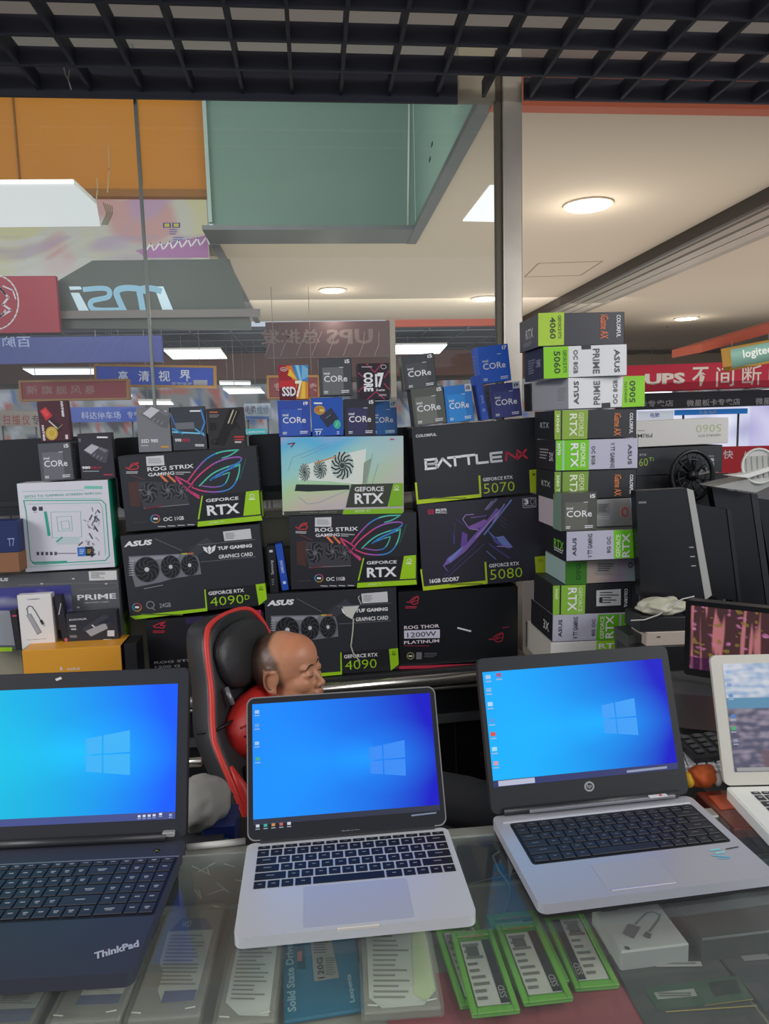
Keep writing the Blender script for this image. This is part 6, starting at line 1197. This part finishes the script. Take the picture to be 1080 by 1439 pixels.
b = MB(); b.tube([f.at(.02, f.H-.001, .006), f.at(f.W-.02, f.H-.001, .006)], .0055, mat('#26272a', .4), 10); b.build('hinge', rt)
b = MB(); b.box(f, .06, f.W-.03, f.H-.010, f.H-.004, .004, .009, mat('#9a9b9e', .3, .6), .001); b.box(f, f.W-.075, f.W-.045, f.H-.0115, f.H-.0045, .009, .0105, mat('#dcdcde', .4)); b.build('hinge_strip', rt)
b = MB(); b.box(f, f.W-.058, f.W-.054, f.H-.010, f.H-.0065, .0105, .0112, '#d0222a'); b.build('red_dot', rt)
kr = [f.uv(*p) for p in [(719.5, 1159), (968, 1132), (1022, 1180), (750, 1215)]]
ku0 = (kr[0][0]+kr[3][0])/2; ku1 = (kr[1][0]+kr[2][0])/2; kv1 = (kr[0][1]+kr[1][1])/2; kv0 = (kr[2][1]+kr[3][1])/2
b = MB(); b.rpoly(f, ku0-.003, ku1+.003, kv0-.003, kv1+.003, .005, 0, .0004, mat('#111214', .5)); b.build('keyboard_well', rt)
b = MB(); b.box(f, ku0-.012, ku1+.004, kv1+.004, kv1+.009, 0, .0015, mat('#e2e3e6', .25, .4), .0007); b.build('speaker_strip', rt)
rows = [[1]*14+[1], [1]*13+[2], [1.5]+[1]*12+[1.5], [1.8]+[1]*11+[2.2], [2.3]+[1]*10+[1.7, 1], [1.2, 1, 1, 1.1, 5.2, 1.1, 1, 1, 1, 1.2]]
keyset(rt, f, (ku0, ku1, kv0, kv1), rows, mat('#25262a', .5), .0022, .0018, mat('#606268', .5), .0004, [.7, 1, 1, 1, 1, 1], (.18, .2), False)
tq = [f.uv(*p) for p in [(835.6, 1214), (927, 1204.5), (955, 1237), (857, 1250)]]
a0, a1, b0, b1 = (tq[0][0]+tq[3][0])/2, (tq[1][0]+tq[2][0])/2, (tq[2][1]+tq[3][1])/2, (tq[0][1]+tq[1][1])/2
b = MB(); b.rpoly(f, a0, a1, b0, b1, .004, 0, .0004, mat('#adafb5', .4, .2)); b.build('touchpad', rt)
b = MB(); b.box(f, a0+.003, a1-.002, b0-.0045, b0-.0005, 0, .001, mat('#d3d4d8', .25, .5), .0005); b.build('touchpad_buttons', rt)
b = MB(); f3 = f
b.line(f, [(1000, 1195), (1013, 1193)], 3, '#7fd4da', 3).line(f, [(1008, 1199), (1020, 1197)], 3, '#8fd8e0', 3).line(f, [(1004, 1202), (1028, 1204)], 2.5, '#66b8d8', 3).line(f, [(1012, 1206), (1026, 1206)], 2, '#66b8d8', 3); b.build('blue_stickers', rt)
b = MB(); b.line(f, [(1022, 1193), (1038, 1190)], 2, '#2b2b2e', 3); b.build('status_slot', rt)
# --- black laptop at left, only its right part in view
z = CT+.0215; br = PZ(203, 1366, z); tr = PZ(262, 1179, z); fl_ = PZ(0, 1377, z); U = (br-fl_).normalized(); Wd = .377
Vd = WZ.cross(U); O = tr; print('left laptop depth', (tr-br).length, 'skew', (tr-br).normalized().dot(U))
Hd = (tr-br).dot(Vd); BRr = tr - Vd*Hd; quad = [proj(p) for p in (tr-U*Wd, tr, BRr, BRr-U*Wd)]
rt, f, lf = laptop('black_laptop', 'matt black laptop with number pad and slanted silver wordmark, at the left', quad, (262, 940), None, z, .018, None, mat('#363844', .5), None, .25, r=.012, lidth=.009, lidmat=mat('#1d1d20', .45))
# recompute the lid from its top right corner
for ch in list(rt.children):
    if ch.name.startswith('lid'): bpy.data.objects.remove(ch)
hl = f.at(f.W, f.H+.001, .002); d = ray(262, 938); d.normalize(); w_ = hl-CAM; bq = w_.dot(d); LH = .245; disc = LH**2-(w_.length_squared-bq*bq); T = CAM+d*(bq+sqrt(max(disc, 0))); Vl = T-hl; Vl -= f.U*Vl.dot(f.U)
lf = Fr(f.at(0, f.H+.001, .002), f.U, Vl, f.W, Vl.length); print('left lid tilt', math.degrees(atan2(Vl.y, Vl.z)), Vl.length, disc)
b = MB(); b.rpoly(lf, 0, lf.W, 0, lf.H, .010, -.009, 0, mat('#1b1b1e', .45), 6); b.build('lid', rt)
b = MB(); b.rpoly(lf, .001, lf.W-.001, .001, lf.H-.001, .009, 0, .0012, mat('#222228', .5)); b.build('bezel', rt)
q = [lf.uv(*p) for p in [(0, 972), (249, 959), (248, 1147), (0, 1165)]]; su1 = (q[1][0]+q[2][0])/2; su0 = lf.W-su1; sv1 = (q[1][1]+q[0][1])/2; sv0 = (q[2][1]+q[3][1])/2
wxl = (lf.uv(150, 1050)[0]-su0)/(su1-su0)
b = MB(); b.paint(lf, su0, su1, sv0, sv1, 70, 40, winpic(wxl-.06, .48, .18, .3, cyan=(0, .50, .78), deep=(0, .10, 1.0), cy2=(.0, .50, .62)), SCREEN, n=.0016); b.build('screen', rt)
logo = MB(); logo4(logo, lf, [(121, 1038), (183, 1026), (183, 1089), (121, 1084)], mat('#2ab4fc', .5, emit=.92), n=.0018); logo.build('wallpaper_window', rt)
bar(rt, lf, su0, su1, sv0, sv0+.0105, '#3a4a94', .0018)
icons(rt, lf, [(196+k*7, 1147-k*.5, '#d8dcf0') for k in range(4)]+[(226, 1144, '#e8ecf8'), (240, 1145, '#9aa8e0')], 4, n=.002)
b = MB(); b.poly(lf, [(78, 954), (86, 951), (88, 954), (80, 957)], '#d8d4cc', 6); b.build('camera_dot', rt)
b = MB(); b.tube([f.at(.03, f.H-.002, .006), f.at(f.W-.03, f.H-.002, .006)], .006, mat('#2b2b2e', .4), 10); b.build('hinge', rt)
b = MB(); b.box(f, f.W-.035, f.W-.017, f.H-.004, f.H+.008, .006, .0135, mat('#c9c7c4', .3, .5), .001); b.build('hinge_cap', rt)
c_ = f.uv(220, 1196); b = MB(); b.tube([f.at(*c_, 0), f.at(*c_, .0008)], .0045, mat('#1a1a1c', .3), 14); b.box(f, c_[0]-.002, c_[0]+.002, c_[1]-.0007, c_[1]+.0007, .0008, .0012, mat('#9ab028', .5, emit=.5)); b.build('power_button', rt)
kr = [f.uv(*p) for p in [(247, 1205), (214, 1284)]]; ku1 = (kr[0][0]+kr[1][0])/2; kv1 = kr[0][1]; kv0 = kr[1][1]; ku0 = f.W-ku1
b = MB(); b.box(f, ku0-.004, ku1+.004, kv1+.001, kv1+.0035, 0, .0008, mat('#8a8b8e', .4, .4)); b.build('trim_line', rt)
b = MB(); b.rpoly(f, ku0-.003, ku1+.003, kv0-.003, kv1+.001, .004, 0, .0003, mat('#17181c', .5)); b.build('keyboard_well', rt)
rows = [[1]*15+[1]*4, [1]*13+[2]+[1]*4, [1.5]+[1]*12+[1.5]+[1]*4, [1.8]+[1]*11+[2.2]+[1]*4, [2.3]+[1]*10+[2.7]+[1]*4, [1, 1, 1, 1, 5, 1, 1, 1, 1, 1, 1, 2, 1, 1]]
keyset(rt, f, (ku0, ku1, kv0, kv1), rows, mat('#2d2e37', .5), .0022, .002, mat('#a2a4aa', .5), .0003, [.6, 1, 1, 1, 1, 1], (.17, .17), True)
b = MB(); cx = f.uv(164, 1335); a = radians(21); ft = Fr(f.at(*cx, 0), f.U*cos(a)+f.V*sin(a), -f.U*sin(a)+f.V*cos(a)); vs, fs = text_mesh('ThinkPad', .04)
b.add([ft.at(x*.050, y*.0125, .0006) for x, y in vs], fs, mat('#c9cad2', .35, .3)); b.build('wordmark', rt); b = MB(); b.box(ft, -.012, -.0105, .004, .0055, .0007, .0009, mat('#c02030', .5)); b.build('red_dot', rt)
# --- white laptop at right edge
z = CT+.018; tl = PZ(1018, 1106, z); ang = radians(-6); U = Vector((cos(ang), sin(ang), 0)); V = WZ.cross(U); quad = [proj(p) for p in (tl, tl+U*.30, tl+U*.30-V*.20, tl-V*.20)]
rt, f, lf = laptop('white_laptop', 'pearl white laptop with a landscape wallpaper, cut by the right edge', quad, (1000, 921), None, z, .017, None, mat('#d5d6d0', .35), None, .205, r=.010, lidth=.007, lidmat=mat('#c6c3b6', .4))
q = [lf.uv(*p) for p in [(1014, 933), (1032, 1085)]]; su0 = (q[0][0]+q[1][0])/2; sv1 = q[0][1]; sv0 = q[1][1]; su1 = lf.W-su0
def land(x, y):
    n_ = noise.noise(Vector((x*6, y*30, 0)))*.5 + noise.noise(Vector((x*20, y*20, 3)))*.5
    if y < .32: c = Vector((.28, .38, .55)).lerp(Vector((.58, .60, .66)), max(0, min(1, .5+n_*1.6)))
    elif y < .42: c = Vector((.10, .24, .38))
    else: c = Vector((.08, .08, .13)).lerp(Vector((.28, .24, .30)), max(0, min(1, .35+n_*1.8 - (y-.42)*.6)))
    if y > .8 and x > .18: c = c.lerp(Vector((.22, .10, .08)), .4)
    return tuple(c)
b = MB(); b.paint(lf, su0, su1, sv0, sv1, 90, 70, land, SCREEN, n=.0006); b.build('screen', rt)
bar(rt, lf, su0+.004, su1-.02, sv0+.001, sv0+.007, '#a8a8a8', .0008, .7)
icons(rt, lf, [(1022, 945, '#90b0d8'), (1024, 963, '#7898c8'), (1026, 978, '#5888b8'), (1029, 1007, '#3878c8'), (1030, 1024, '#38a860'), (1033, 1041, '#888aa8')], 6, n=.0009)
b = MB(); b.rpoly(f, .004, f.W-.004, .004, f.H-.004, .008, 0, .0006, mat('#dddfd8', .35)); b.build('deck', rt)
p_ = f.uv(1052, 1113); ku0 = p_[0]; kv1 = p_[1]; rows = [[1]*14, [1]*13+[1.5], [1.5]+[1]*12+[1], [1.8]+[1]*11+[1.8], [2.3]+[1]*10+[2.3], [1, 1, 1, 1.3, 5, 1.3, 1, 1, 1, 1]]
keyset(rt, f, (ku0, f.W-ku0, kv1-.105, kv1), rows, mat('#303136', .45), .003, .0012, mat('#c8cad0', .5), .0006, [.6, 1, 1, 1, 1, 1], (.2, .25), False)
b = MB(); b.rpoly(f, f.W/2-.05, f.W/2+.05, .01, kv1-.115, .003, .0006, .0009, mat('#c4c6c0', .35)); b.build('touchpad', rt)
# orange pouch
oc = PZ(992, 1112, ZC+.0165); pch = root('orange_pouch', oc, 'small orange knotted pouch with a yellow end between the two right laptops', 'pouch')
bm = bmesh.new(); bmesh.ops.create_icosphere(bm, subdivisions=4, radius=1)
for v in bm.verts: v.co *= 1 + .16*noise.noise(v.co*1.8) - .05*abs(sin(v.co.x*6+v.co.z*3)); v.co.z = max(v.co.z, -.75)
b = MB(); b.bm(bm, mat('#cc5f28', .8, bump=.3, bscale=400), Matrix.Translation(oc+WZ*.017+WY*.02+WX*.004) @ Matrix.Diagonal((.027, .018, .0215, 1)), True); b.build('body', pch)
b = MB(); b.ell(oc+WZ*.012+WY*.02-WX*.022, (.011, .012, .014), mat('#e0b028', .7)); b.build('yellow_end', pch)
b = MB(); b.ell(oc+WZ*.014+WY*.01+WX*.026, (.007, .008, .012), mat('#d8cfc8', .6)); b.build('white_tag', pch)
# ================================================================== racing chair
ca = radians(-27); CFw = Vector((cos(ca), sin(ca), 0)); CW_ = Vector((-sin(ca), cos(ca), 0))     # facing, and lateral away from camera
top = PY(314, 856, 1.93); rec = radians(13)
seatz = .43
BLKL = mat('#2b2b2d', .42, bump=.25, bscale=300); DGR = mat('#3a3b3e', .5); REDL = mat('#c22a26', .45, bump=.2, bscale=250)
# height axis leans back from the seat
HV = (WZ*cos(rec) - CFw*sin(rec)).normalized(); HN = (CFw*cos(rec) + WZ*sin(rec)).normalized()
HB = .78; base0 = top - HV*HB
def outline(k=1.0, ins=0):
    prof = [(0, .20), (.10, .235), (.28, .255), (.42, .255), (.52, .225), (.60, .165), (.68, .145), (.73, .125), (.765, .085), (.78, .0)]
    R = [(w_-ins, h) for h, w_ in prof if w_-ins > 0]; R[-1] = (max(0, R[-1][0]), R[-1][1]-ins)
    return [(w_, h) for w_, h in R] + [(-w_, h) for w_, h in R[::-1]]
def smooth_outline(pts, it=3):
    for _ in range(it):
        q = [pts[0]]
        for i in range(len(pts)-1):
            a, b2 = Vector(pts[i]), Vector(pts[i+1]); q += [tuple(a*.75+b2*.25), tuple(a*.25+b2*.75)]
        pts = q + [pts[-1]]
    return pts
def bow(w_, h): return .055*(w_/.25)**2 + .05*sin(pi*min(1, h/.5))*1.0*(1 if h < .5 else 1)
ch = root('racing_chair', Vector((base0.x, base0.y, 0)) + CFw*.22, 'black racing chair with red piping and red lumbar pillow, behind the counter', 'chair')
so = smooth_outline(outline())
def surf(pts, n_off, m, b, inner=False, cap=.0):
    pass
b = MB(); rows = 26; cols = 14; front = []; back = []
half = [p for p in so if p[0] >= 0]
def halfw(h):
    for i in range(len(half)-1):
        if half[i][1] <= h <= half[i+1][1]:
            t = (h-half[i][1])/max(1e-6, half[i+1][1]-half[i][1]); return half[i][0]*(1-t)+half[i+1][0]*t
    return half[-1][0] if h > .7 else half[0][0]
HT = half[-1][1]
hs = [HT*(1-(1-j/rows)**1.6) for j in range(rows+1)]
vs = []
for side in (0, 1):
    for h in hs:
        wd = max(halfw(h), .002)
        for i in range(cols+1):
            w_ = wd*(2*i/cols-1); e = 1-abs(2*i/cols-1)**6
            n = bow(w_, h) + (.018*e if side == 0 else -.075*e**.5 - .012)
            vs.append(base0 + CW_*w_ + HV*h + HN*n)
fs = []; K = (rows+1)*(cols+1)
for j in range(rows):
    for i in range(cols):
        a = j*(cols+1)+i; fs.append((a, a+1, a+cols+2, a+cols+1)); fs.append((K+a, K+a+cols+1, K+a+cols+2, K+a+1))
for j in range(rows):
    for i in (0, cols): a = j*(cols+1)+i; a2 = a+cols+1; fs.append((a, a2, K+a2, K+a))
for i in range(cols): a = rows*(cols+1)+i; fs.append((a, a+1, K+a+1, K+a)); fs.append((i, K+i, K+i+1, i+1))
b.add(vs, fs, BLKL, True); b.build('backrest', ch)
def cpt(w_, h, n=0): return base0 + CW_*w_ + HV*h + HN*(bow(w_, h)+n)
b = MB(); b.tube([cpt(w_*1.0, h, .004) for w_, h in so], .0075, mat('#d83a34', .45), 8); b.build('red_piping', ch)
# bolsters, red strips, pillows
b = MB()
for sgn in (-1, 1):
    pts = [cpt(sgn*w_, h, .03) for w_, h in ((.17, .02), (.20, .12), (.215, .22), (.21, .30), (.19, .36), (.17, .41))]
    b.tube(pts, [.03, .04, .040, .034, .022, .01], BLKL, 12)
b.build('side_bolster', ch)
b = MB(); b.tube([cpt(-.24, h, .02) for h in (.10, .18, .26, .33, .39, .44)], [.008, .016, .02, .02, .014, .004], REDL, 10); b.build('red_wing', ch); b = MB(); b.tube([cpt(.13, h, .03) for h in (.50, .55, .60, .645)], [.006, .018, .016, .004], REDL, 10); b.build('red_wing', ch)
Rm = Matrix((HN, CW_, HV)).transposed()
def cushion(c, r, m, name, p=2.6, seam=True):
    bm = bmesh.new(); bmesh.ops.create_icosphere(bm, subdivisions=4, radius=1)
    for v in bm.verts:
        d = v.co.copy(); k = (abs(d.x)**p+abs(d.y)**p+abs(d.z)**p)**(-1/p); v.co = d*k*(1+.03*noise.noise(d*5)); 
    b = MB(); b.bm(bm, m, Matrix.Translation(c) @ Rm.to_4x4() @ Matrix.Diagonal((*r, 1)), True); return b.build(name, ch)
cushion(cpt(0, .655, .03), (.032, .125, .085), BLKL, 'head_pillow')
cushion(cpt(-.01, .475, .045), (.05, .165, .088), REDL, 'lumbar_pillow', 2.3)
for k in range(4): b = MB(); b.tube([cpt(-.155, .50-k*.022, .058), cpt(-.12, .50-k*.026, .080), cpt(-.07, .50-k*.03, .0905)], .003, mat('#a01f1e', .5), 6); b.build('pillow_crease', ch)
b = MB(); b.tube([cpt(-.22, .52, -.045), cpt(-.205, .52, .012), cpt(-.15, .52, .04)], .004, mat('#121214', .5), 6); b.tube([cpt(-.13, .60, .03), cpt(-.135, .555, .04)], .007, mat('#8f9196', .35, .5), 8); b.build('strap', ch)
sc = base0 + CFw*.24; sc.z = seatz
b = MB(); fs_ = Fr(sc, CFw, CW_); b.rpoly(fs_, -.27, .25, -.25, .25, .07, -.09, .03, BLKL, 5); b.build('seat', ch)
for sgn in (-1, 1):
    b = MB(); b.tube([sc+CW_*(.25*sgn)-CFw*.22+WZ*.02, sc+CW_*(.26*sgn)+WZ*.05, sc+CW_*(.25*sgn)+CFw*.24+WZ*.02], .035, BLKL, 10); b.build('seat_bolster', ch)
b = MB(); b.tube([sc-WZ*.09, Vector((sc.x, sc.y, .10))], .028, mat('#606266', .3, .8), 14); b.build('gas_column', ch)
for k in range(5):
    a = 2*pi*k/5+.3; d = Vector((cos(a), sin(a), 0)); o0 = Vector((sc.x, sc.y, .11))
    b = MB(); b.tube([o0, o0+d*.15-WZ*.02, o0+d*.28-WZ*.04], [.028, .022, .016], mat('#1c1c1e', .4), 10); l_ = b.build('base_leg', ch)
    b = MB(); t_ = Vector((-d.y, d.x, 0)); cc = o0+d*.28; cc.z = .03; b.tube([cc-t_*.02, cc+t_*.02], .029, mat('#111113', .5), 16); b.build('caster', l_)
# ================================================================== seated man
fa = radians(-22); HF = Vector((cos(fa), sin(fa), 0)); HS = Vector((sin(fa), -cos(fa), 0))       # forward, towards camera side
hc = PY(402, 943, 1.90)      # ear-height centre of the head
nod = radians(-5)
HFn = (HF*cos(nod) - WZ*sin(nod)); HUn = (WZ*cos(nod) + HF*sin(nod)); RH = Matrix((HFn, HS, HUn)).transposed()     # columns f,s,u
def hp(f_, s_, u_): return hc + HFn*f_ + HS*s_ + HUn*u_
bb = bmesh.new()
def bell(c, r, R=RH, sub=3):
    n0 = len(bb.verts); ret = bmesh.ops.create_icosphere(bb, subdivisions=sub, radius=1)
    M = Matrix.Translation(c) @ R.to_4x4() @ Matrix.Diagonal((*r, 1))
    for v in ret['verts']: v.co = M @ v.co
def bcap(pts, rs, k=14):
    t = MB(); P, Rr = [], []
    for i in range(len(pts)-1):
        for j in range(4): q = j/4; P.append(pts[i].lerp(pts[i+1], q)); Rr.append(rs[i]*(1-q)+rs[i+1]*q)
    P.append(pts[-1]); Rr.append(rs[-1]); t.tube(P, Rr, BLKL, k)
    vv = [bb.verts.new(v) for v in t.v]
    for f_ in t.f: bb.faces.new([vv[i] for i in f_])
    for p_, r_ in ((pts[0], rs[0]), (pts[-1], rs[-1])): bell(p_, (r_, r_, r_), Matrix.Identity(3), 3)
S_ = 1.0
bell(hp(-.010, 0, .026), (.098, .079, .086)); bell(hp(.028, 0, .040), (.064, .068, .064)); bell(hp(.030, 0, -.025), (.058, .064, .075)); bell(hp(.036, 0, -.070), (.050, .052, .048)); bell(hp(.070, 0, -.096), (.020, .026, .020))
for s in (-1, 1):
    bell(hp(.052, .036*s, -.024), (.034, .026, .028)); bell(hp(.020, .046*s, -.055), (.045, .018, .042))
    bell(hp(.072, .028*s, .020), (.014, .028, .009)); bell(hp(.0755, .031*s, .0005), (.0155, .019, .0125)); bell(hp(.092, .0135*s, -.035), (.0105, .008, .008))
    bell(hp(-.008, .078*s, -.004), (.017, .006, .031)); bell(hp(-.004, .079*s, -.030), (.009, .006, .012))
    for k in range(22):
        a = radians(50+k*11.5); bell(hp(-.010+.0165*cos(a), .084*s, -.001+.029*sin(a)), (.0045, .0045, .0045), RH, 2)
bcap([hp(.080, 0, .008), hp(.090, 0, -.014), hp(.101, 0, -.032)], [.0075, .0085, .0105])
bell(hp(.078, 0, -.055), (.020, .026, .016)); bell(hp(.092, 0, -.060), (.008, .023, .006)); bell(hp(.090, 0, -.071), (.008, .020, .0065))
pel = Vector((sc.x, sc.y, 0)) - CFw*.06; pel.z = seatz+.13; chest = pel + WZ*.30 - HF*.02 ; neck0 = hc - WZ*.17 - HF*.035
chest.x = (pel.x*.5+neck0.x*.5); chest.y = pel.y*.4+neck0.y*.6; chest.z = neck0.z-.16
bcap([hp(-.022, 0, -.05), neck0], [.058, .064])
RB = Matrix((HF, HS, WZ)).transposed()
bell(chest + WZ*.04, (.115, .165, .15), RB); bell(chest.lerp(pel, .55), (.12, .155, .17), RB); bell(pel, (.13, .165, .11), RB); bell(neck0-WZ*.035, (.07, .13, .05), RB)
hands = []; arms = []; legs = []
for s in (-1, 1):
    sh = chest + HS*(.175*s) + WZ*.09; el = sh - WZ*.25 + HF*.08 + HS*(.03*s); wr = el + HF*.20 - HS*(.06*s) - WZ*.02
    bcap([sh, el, wr], [.055, .043, .028]); arms.append((sh, el, wr))
    pm = wr + HF*.05; bell(pm, (.048, .038, .016), RB)
    for k, L in enumerate((.068, .078, .072, .056)):
        o_ = pm + HF*.038 + HS*((k-1.5)*.019); bcap([o_, o_+HF*L*.5-WZ*.004, o_+HF*L*.85-WZ*.022], [.0088, .0082, .0072], 8)
    bcap([pm - HF*.02 - HS*(.03*s), pm + HF*.01 - HS*(.055*s) - WZ*.004, pm + HF*.035 - HS*(.06*s) - WZ*.008], [.011, .0095, .0085], 8)
    hip = pel + HS*(.09*s) - WZ*.02; kn = hip + CFw*.40 + HS*(.05*s) + WZ*.0; an_ = Vector((kn.x, kn.y, .11)) + CFw*.02
    kn.z = seatz + .10
    bcap([hip, kn, an_], [.085, .062, .042]); bcap([an_-WZ*.06, an_-WZ*.075+CFw*.14], [.035, .028]); legs.append((hip, kn, an_))
me = bpy.data.meshes.new('tmp'); bb.to_mesh(me); bb.free(); to = bpy.data.objects.new('tmp', me); COL.objects.link(to)
md = to.modifiers.new('r', 'REMESH'); md.mode = 'VOXEL'; md.voxel_size = .0036; ms = to.modifiers.new('s', 'SMOOTH'); ms.iterations = 9; ms.factor = .5
bpy.context.view_layer.update(); em = bpy.data.meshes.new_from_object(to.evaluated_get(bpy.context.evaluated_depsgraph_get()))
bpy.data.objects.remove(to)
man = root('person', Vector((pel.x, pel.y, 0)), 'man with close-cropped receding hair seated in the racing chair, looking down to the right', 'person')
b = MB(); b.v = [v.co.copy() for v in em.vertices]; b.f = [tuple(p.vertices) for p in em.polygons]; b.m = [0]*len(b.f); b.smooth = [True]*len(b.f); b.mats = [SKINM]; b.col = {}
SKN = Vector(lin('#c68c6b')); inv = RH.transposed()
for i, v in enumerate(b.v):
    d = inv @ (v-hc); f_, s_, u_ = d; c = SKN.copy()
    if d.length < .2:
        n1 = noise.noise(d*60)*.1; n2 = noise.noise(d*420)
        c = c*(1+n1*.6)
        c = c.lerp(Vector(lin('#cd7c58')), .55*max(0, min(1, (u_-.03)*18))*max(0, min(1, (f_+.0)*20)))
        edge = .022 - .75*(u_-.045) if u_ > .045 else .022 + .12*(.045-u_)       # hairline forward limit
        if u_ > .085: edge = -.008
        hl_ = max(0, min(1, (edge - f_ + n1*.02)/.014)) * max(0, min(1, (u_+.035 + (-.04 if f_ < -.05 else 0)*1)/.02))
        if f_ < -.05: hl_ = max(hl_, max(0, min(1, (u_+.075)/.03)))
        ear = abs(s_) > .073 and -.03 < f_ < .012 and -.042 < u_ < .028
        if not ear:
            side = Vector(lin('#5d4a3f')).lerp(Vector(lin('#1a1614')), max(0, min(1, (u_-.045)*24 + (-f_-.055)*9)))
            c = c.lerp(side*(1+n2*.35), hl_*.92)
        if abs((f_-.088)) < .02 and -.077 < u_ < -.053 and abs(s_) < .024: c = c.lerp(Vector(lin('#9a5a4c')), .6)
        if (f_-.112)**2 + (u_+.04)**2 < .0001: c = c*.97
    b.col[i] = tuple(max(0, x) for x in c)
body = b.build('body', man)
hq = None
from mathutils.bvhtree import BVHTree
bv = BVHTree.FromPolygons([v.co for v in em.vertices], [tuple(p.vertices) for p in em.polygons])
def onhead(f_, s_, u_, off=.0006):
    o_ = hp(.2, s_*1.0, u_); o_ = hp(f_+.12, s_*1.6, u_); t_ = hp(f_-.05, s_*.6, u_); r_ = bv.ray_cast(o_, (t_-o_).normalized()); return (r_[0] + r_[1]*off) if r_[0] else hp(f_, s_, u_)
for s in (-1, 1):
    b = MB(); P = [onhead(.08, s*x, u) for x, u in ((.012, .0205), (.022, .0228), (.034, .0228), (.046, .019), (.052, .015))]
    b.tube(P, [.0014, .0026, .0028, .0022, .0008], mat('#3a2a22', .8), 6); b.build('eyebrow', man)
    b = MB(); P = [onhead(.08, s*x, u) for x, u in ((.019, -.0035), (.026, -.0045), (.034, -.005), (.042, -.0035), (.047, -.0015))]
    b.tube(P, [.0006, .0014, .0015, .0012, .0005], mat('#17100d', .4), 6); b.build('eye', man)
    b = MB(); P = [onhead(.08, s*x, u) for x, u in ((.020, .0015), (.028, .0032), (.036, .0030), (.045, .0005))]
    b.tube(P, .0007, mat('#8a5640', .6), 5); b.build('eyelid_crease', man)
    b = MB(); b.ell(hp(.097, s*.008, -.0425), (.0045, .0028, .002), mat('#3c1d16', .7), RH, 10, 6); b.build('nostril', man)
    b = MB(); b.tube([hp(-.010+.010*cos(radians(a)), .086*s, -.001+.020*sin(radians(a))) for a in range(80, 290, 20)], .0016, mat('#7c4a38', .7), 6); b.build('ear_fold', man)
# clothing: shirt and trousers as inflated shells
def shell(parts, m, name, vox=.008):
    global bb
    bb = bmesh.new()
    for k in parts:
        if k[0] == 'e': bell(k[1], k[2], k[3] if len(k) > 3 else RB)
        else: bcap(k[1], k[2])
    me = bpy.data.meshes.new('tmp'); bb.to_mesh(me); bb.free(); to = bpy.data.objects.new('tmp', me); COL.objects.link(to)
    md = to.modifiers.new('r', 'REMESH'); md.mode = 'VOXEL'; md.voxel_size = vox; ms = to.modifiers.new('s', 'SMOOTH'); ms.iterations = 5
    bpy.context.view_layer.update(); e2 = bpy.data.meshes.new_from_object(to.evaluated_get(bpy.context.evaluated_depsgraph_get())); bpy.data.objects.remove(to)
    b = MB(); b.add([v.co.copy() for v in e2.vertices], [tuple(p.vertices) for p in e2.polygons], m, True); return b.build(name, man)
sp = [('e', chest+WZ*.04, (.13, .18, .16)), ('e', chest.lerp(pel, .55), (.137, .172, .18)), ('e', pel+WZ*.02, (.145, .178, .10)), ('e', neck0-WZ*.045, (.085, .15, .05))]
for sh, el, wr in arms: sp.append(('c', [sh, sh.lerp(el, .8)], [.07, .06]))
shell(sp, mat('#7d6d70', .8, var=.1, bscale=20), 'shirt')
tp = [('e', pel-WZ*.01, (.15, .185, .11))]
for hip, kn, an_ in legs: tp.append(('c', [hip, kn, an_+WZ*.02], [.10, .078, .058]))
shell(tp, mat('#23252b', .8), 'trousers')
for hip, kn, an_ in legs:
    b = MB(); f5 = Fr(an_-WZ*.11+WZ*.0, CFw, CW_); b.rpoly(f5, -.06, .20, -.045, .045, .03, .001, .075, mat('#1a1a1c', .5)); b.build('shoe', man)
# clutter low down between the left laptop and the chair
bgc = PY(283, 1128, 1.36); b = MB()
bm = bmesh.new(); bmesh.ops.create_icosphere(bm, subdivisions=4, radius=1)
for v in bm.verts: v.co *= 1 + .12*noise.noise(v.co*2.5); v.co.z = max(v.co.z, -.75)
b.bm(bm, mat('#9c9b98', .8, bump=.2, bscale=60), Matrix.Translation(bgc) @ Matrix.Diagonal((.055, .075, .045, 1)), True); o = b.build('grey_bag'); tag(o, 'pale grey fabric bag between the left laptop and the chair', 'bag')
zt2 = bgc.z - .034
st = root('low_stool', (bgc.x, bgc.y, 0), 'dark low stand carrying the pale grey bag beside the chair', 'stand')
b = MB(); b.box(GR, bgc.x-.12, bgc.x+.05, bgc.y-.09, bgc.y+.10, zt2-.03, zt2, mat('#35363a', .4), .003); b.build('top', st)
for sx in (-.10, .03):
    for sy in (-.07, .08): b = MB(); b.box(GR, bgc.x+sx-.012, bgc.x+sx+.012, bgc.y+sy-.012, bgc.y+sy+.012, 0, zt2-.03, '#202124'); b.build('leg', st)
c = Carton('blue_carton', 'small navy carton low beside the chair near the counter edge', yframe(1.30), [(284, 1163), (330, 1160), (330, 1195), (284, 1198)], .08, '#1c2c66', yaw=0); c.p('mark').line(c.u, [(.5, .55), (.8, .5)], .06, '#4f8fd0'); c.done()
zb = c.f.O.z
b = MB(); b.box(GR, c.f.O.x-.03, c.f.O.x+.1, 1.28, 1.42, 0, zb-.001, mat('#1b1c1f', .5), .003); tag(b.build('floor_cabinet'), 'black floor cabinet under the navy carton beside the chair', 'cabinet')
pr = PY(262, 1072, 1.42); b = MB(); b.tube([pr-WX*.2, pr+WX*.03], .010, CHROME, 12); hb = b.build('chrome_bar'); tag(hb, 'short chrome bar between the left laptop screen and the chair', 'bar')
b = MB(); b.box(GR, pr.x-.2, pr.x-.17, pr.y-.015, pr.y+.015, 0, pr.z-.008, CHROME); b.build('upright', hb)
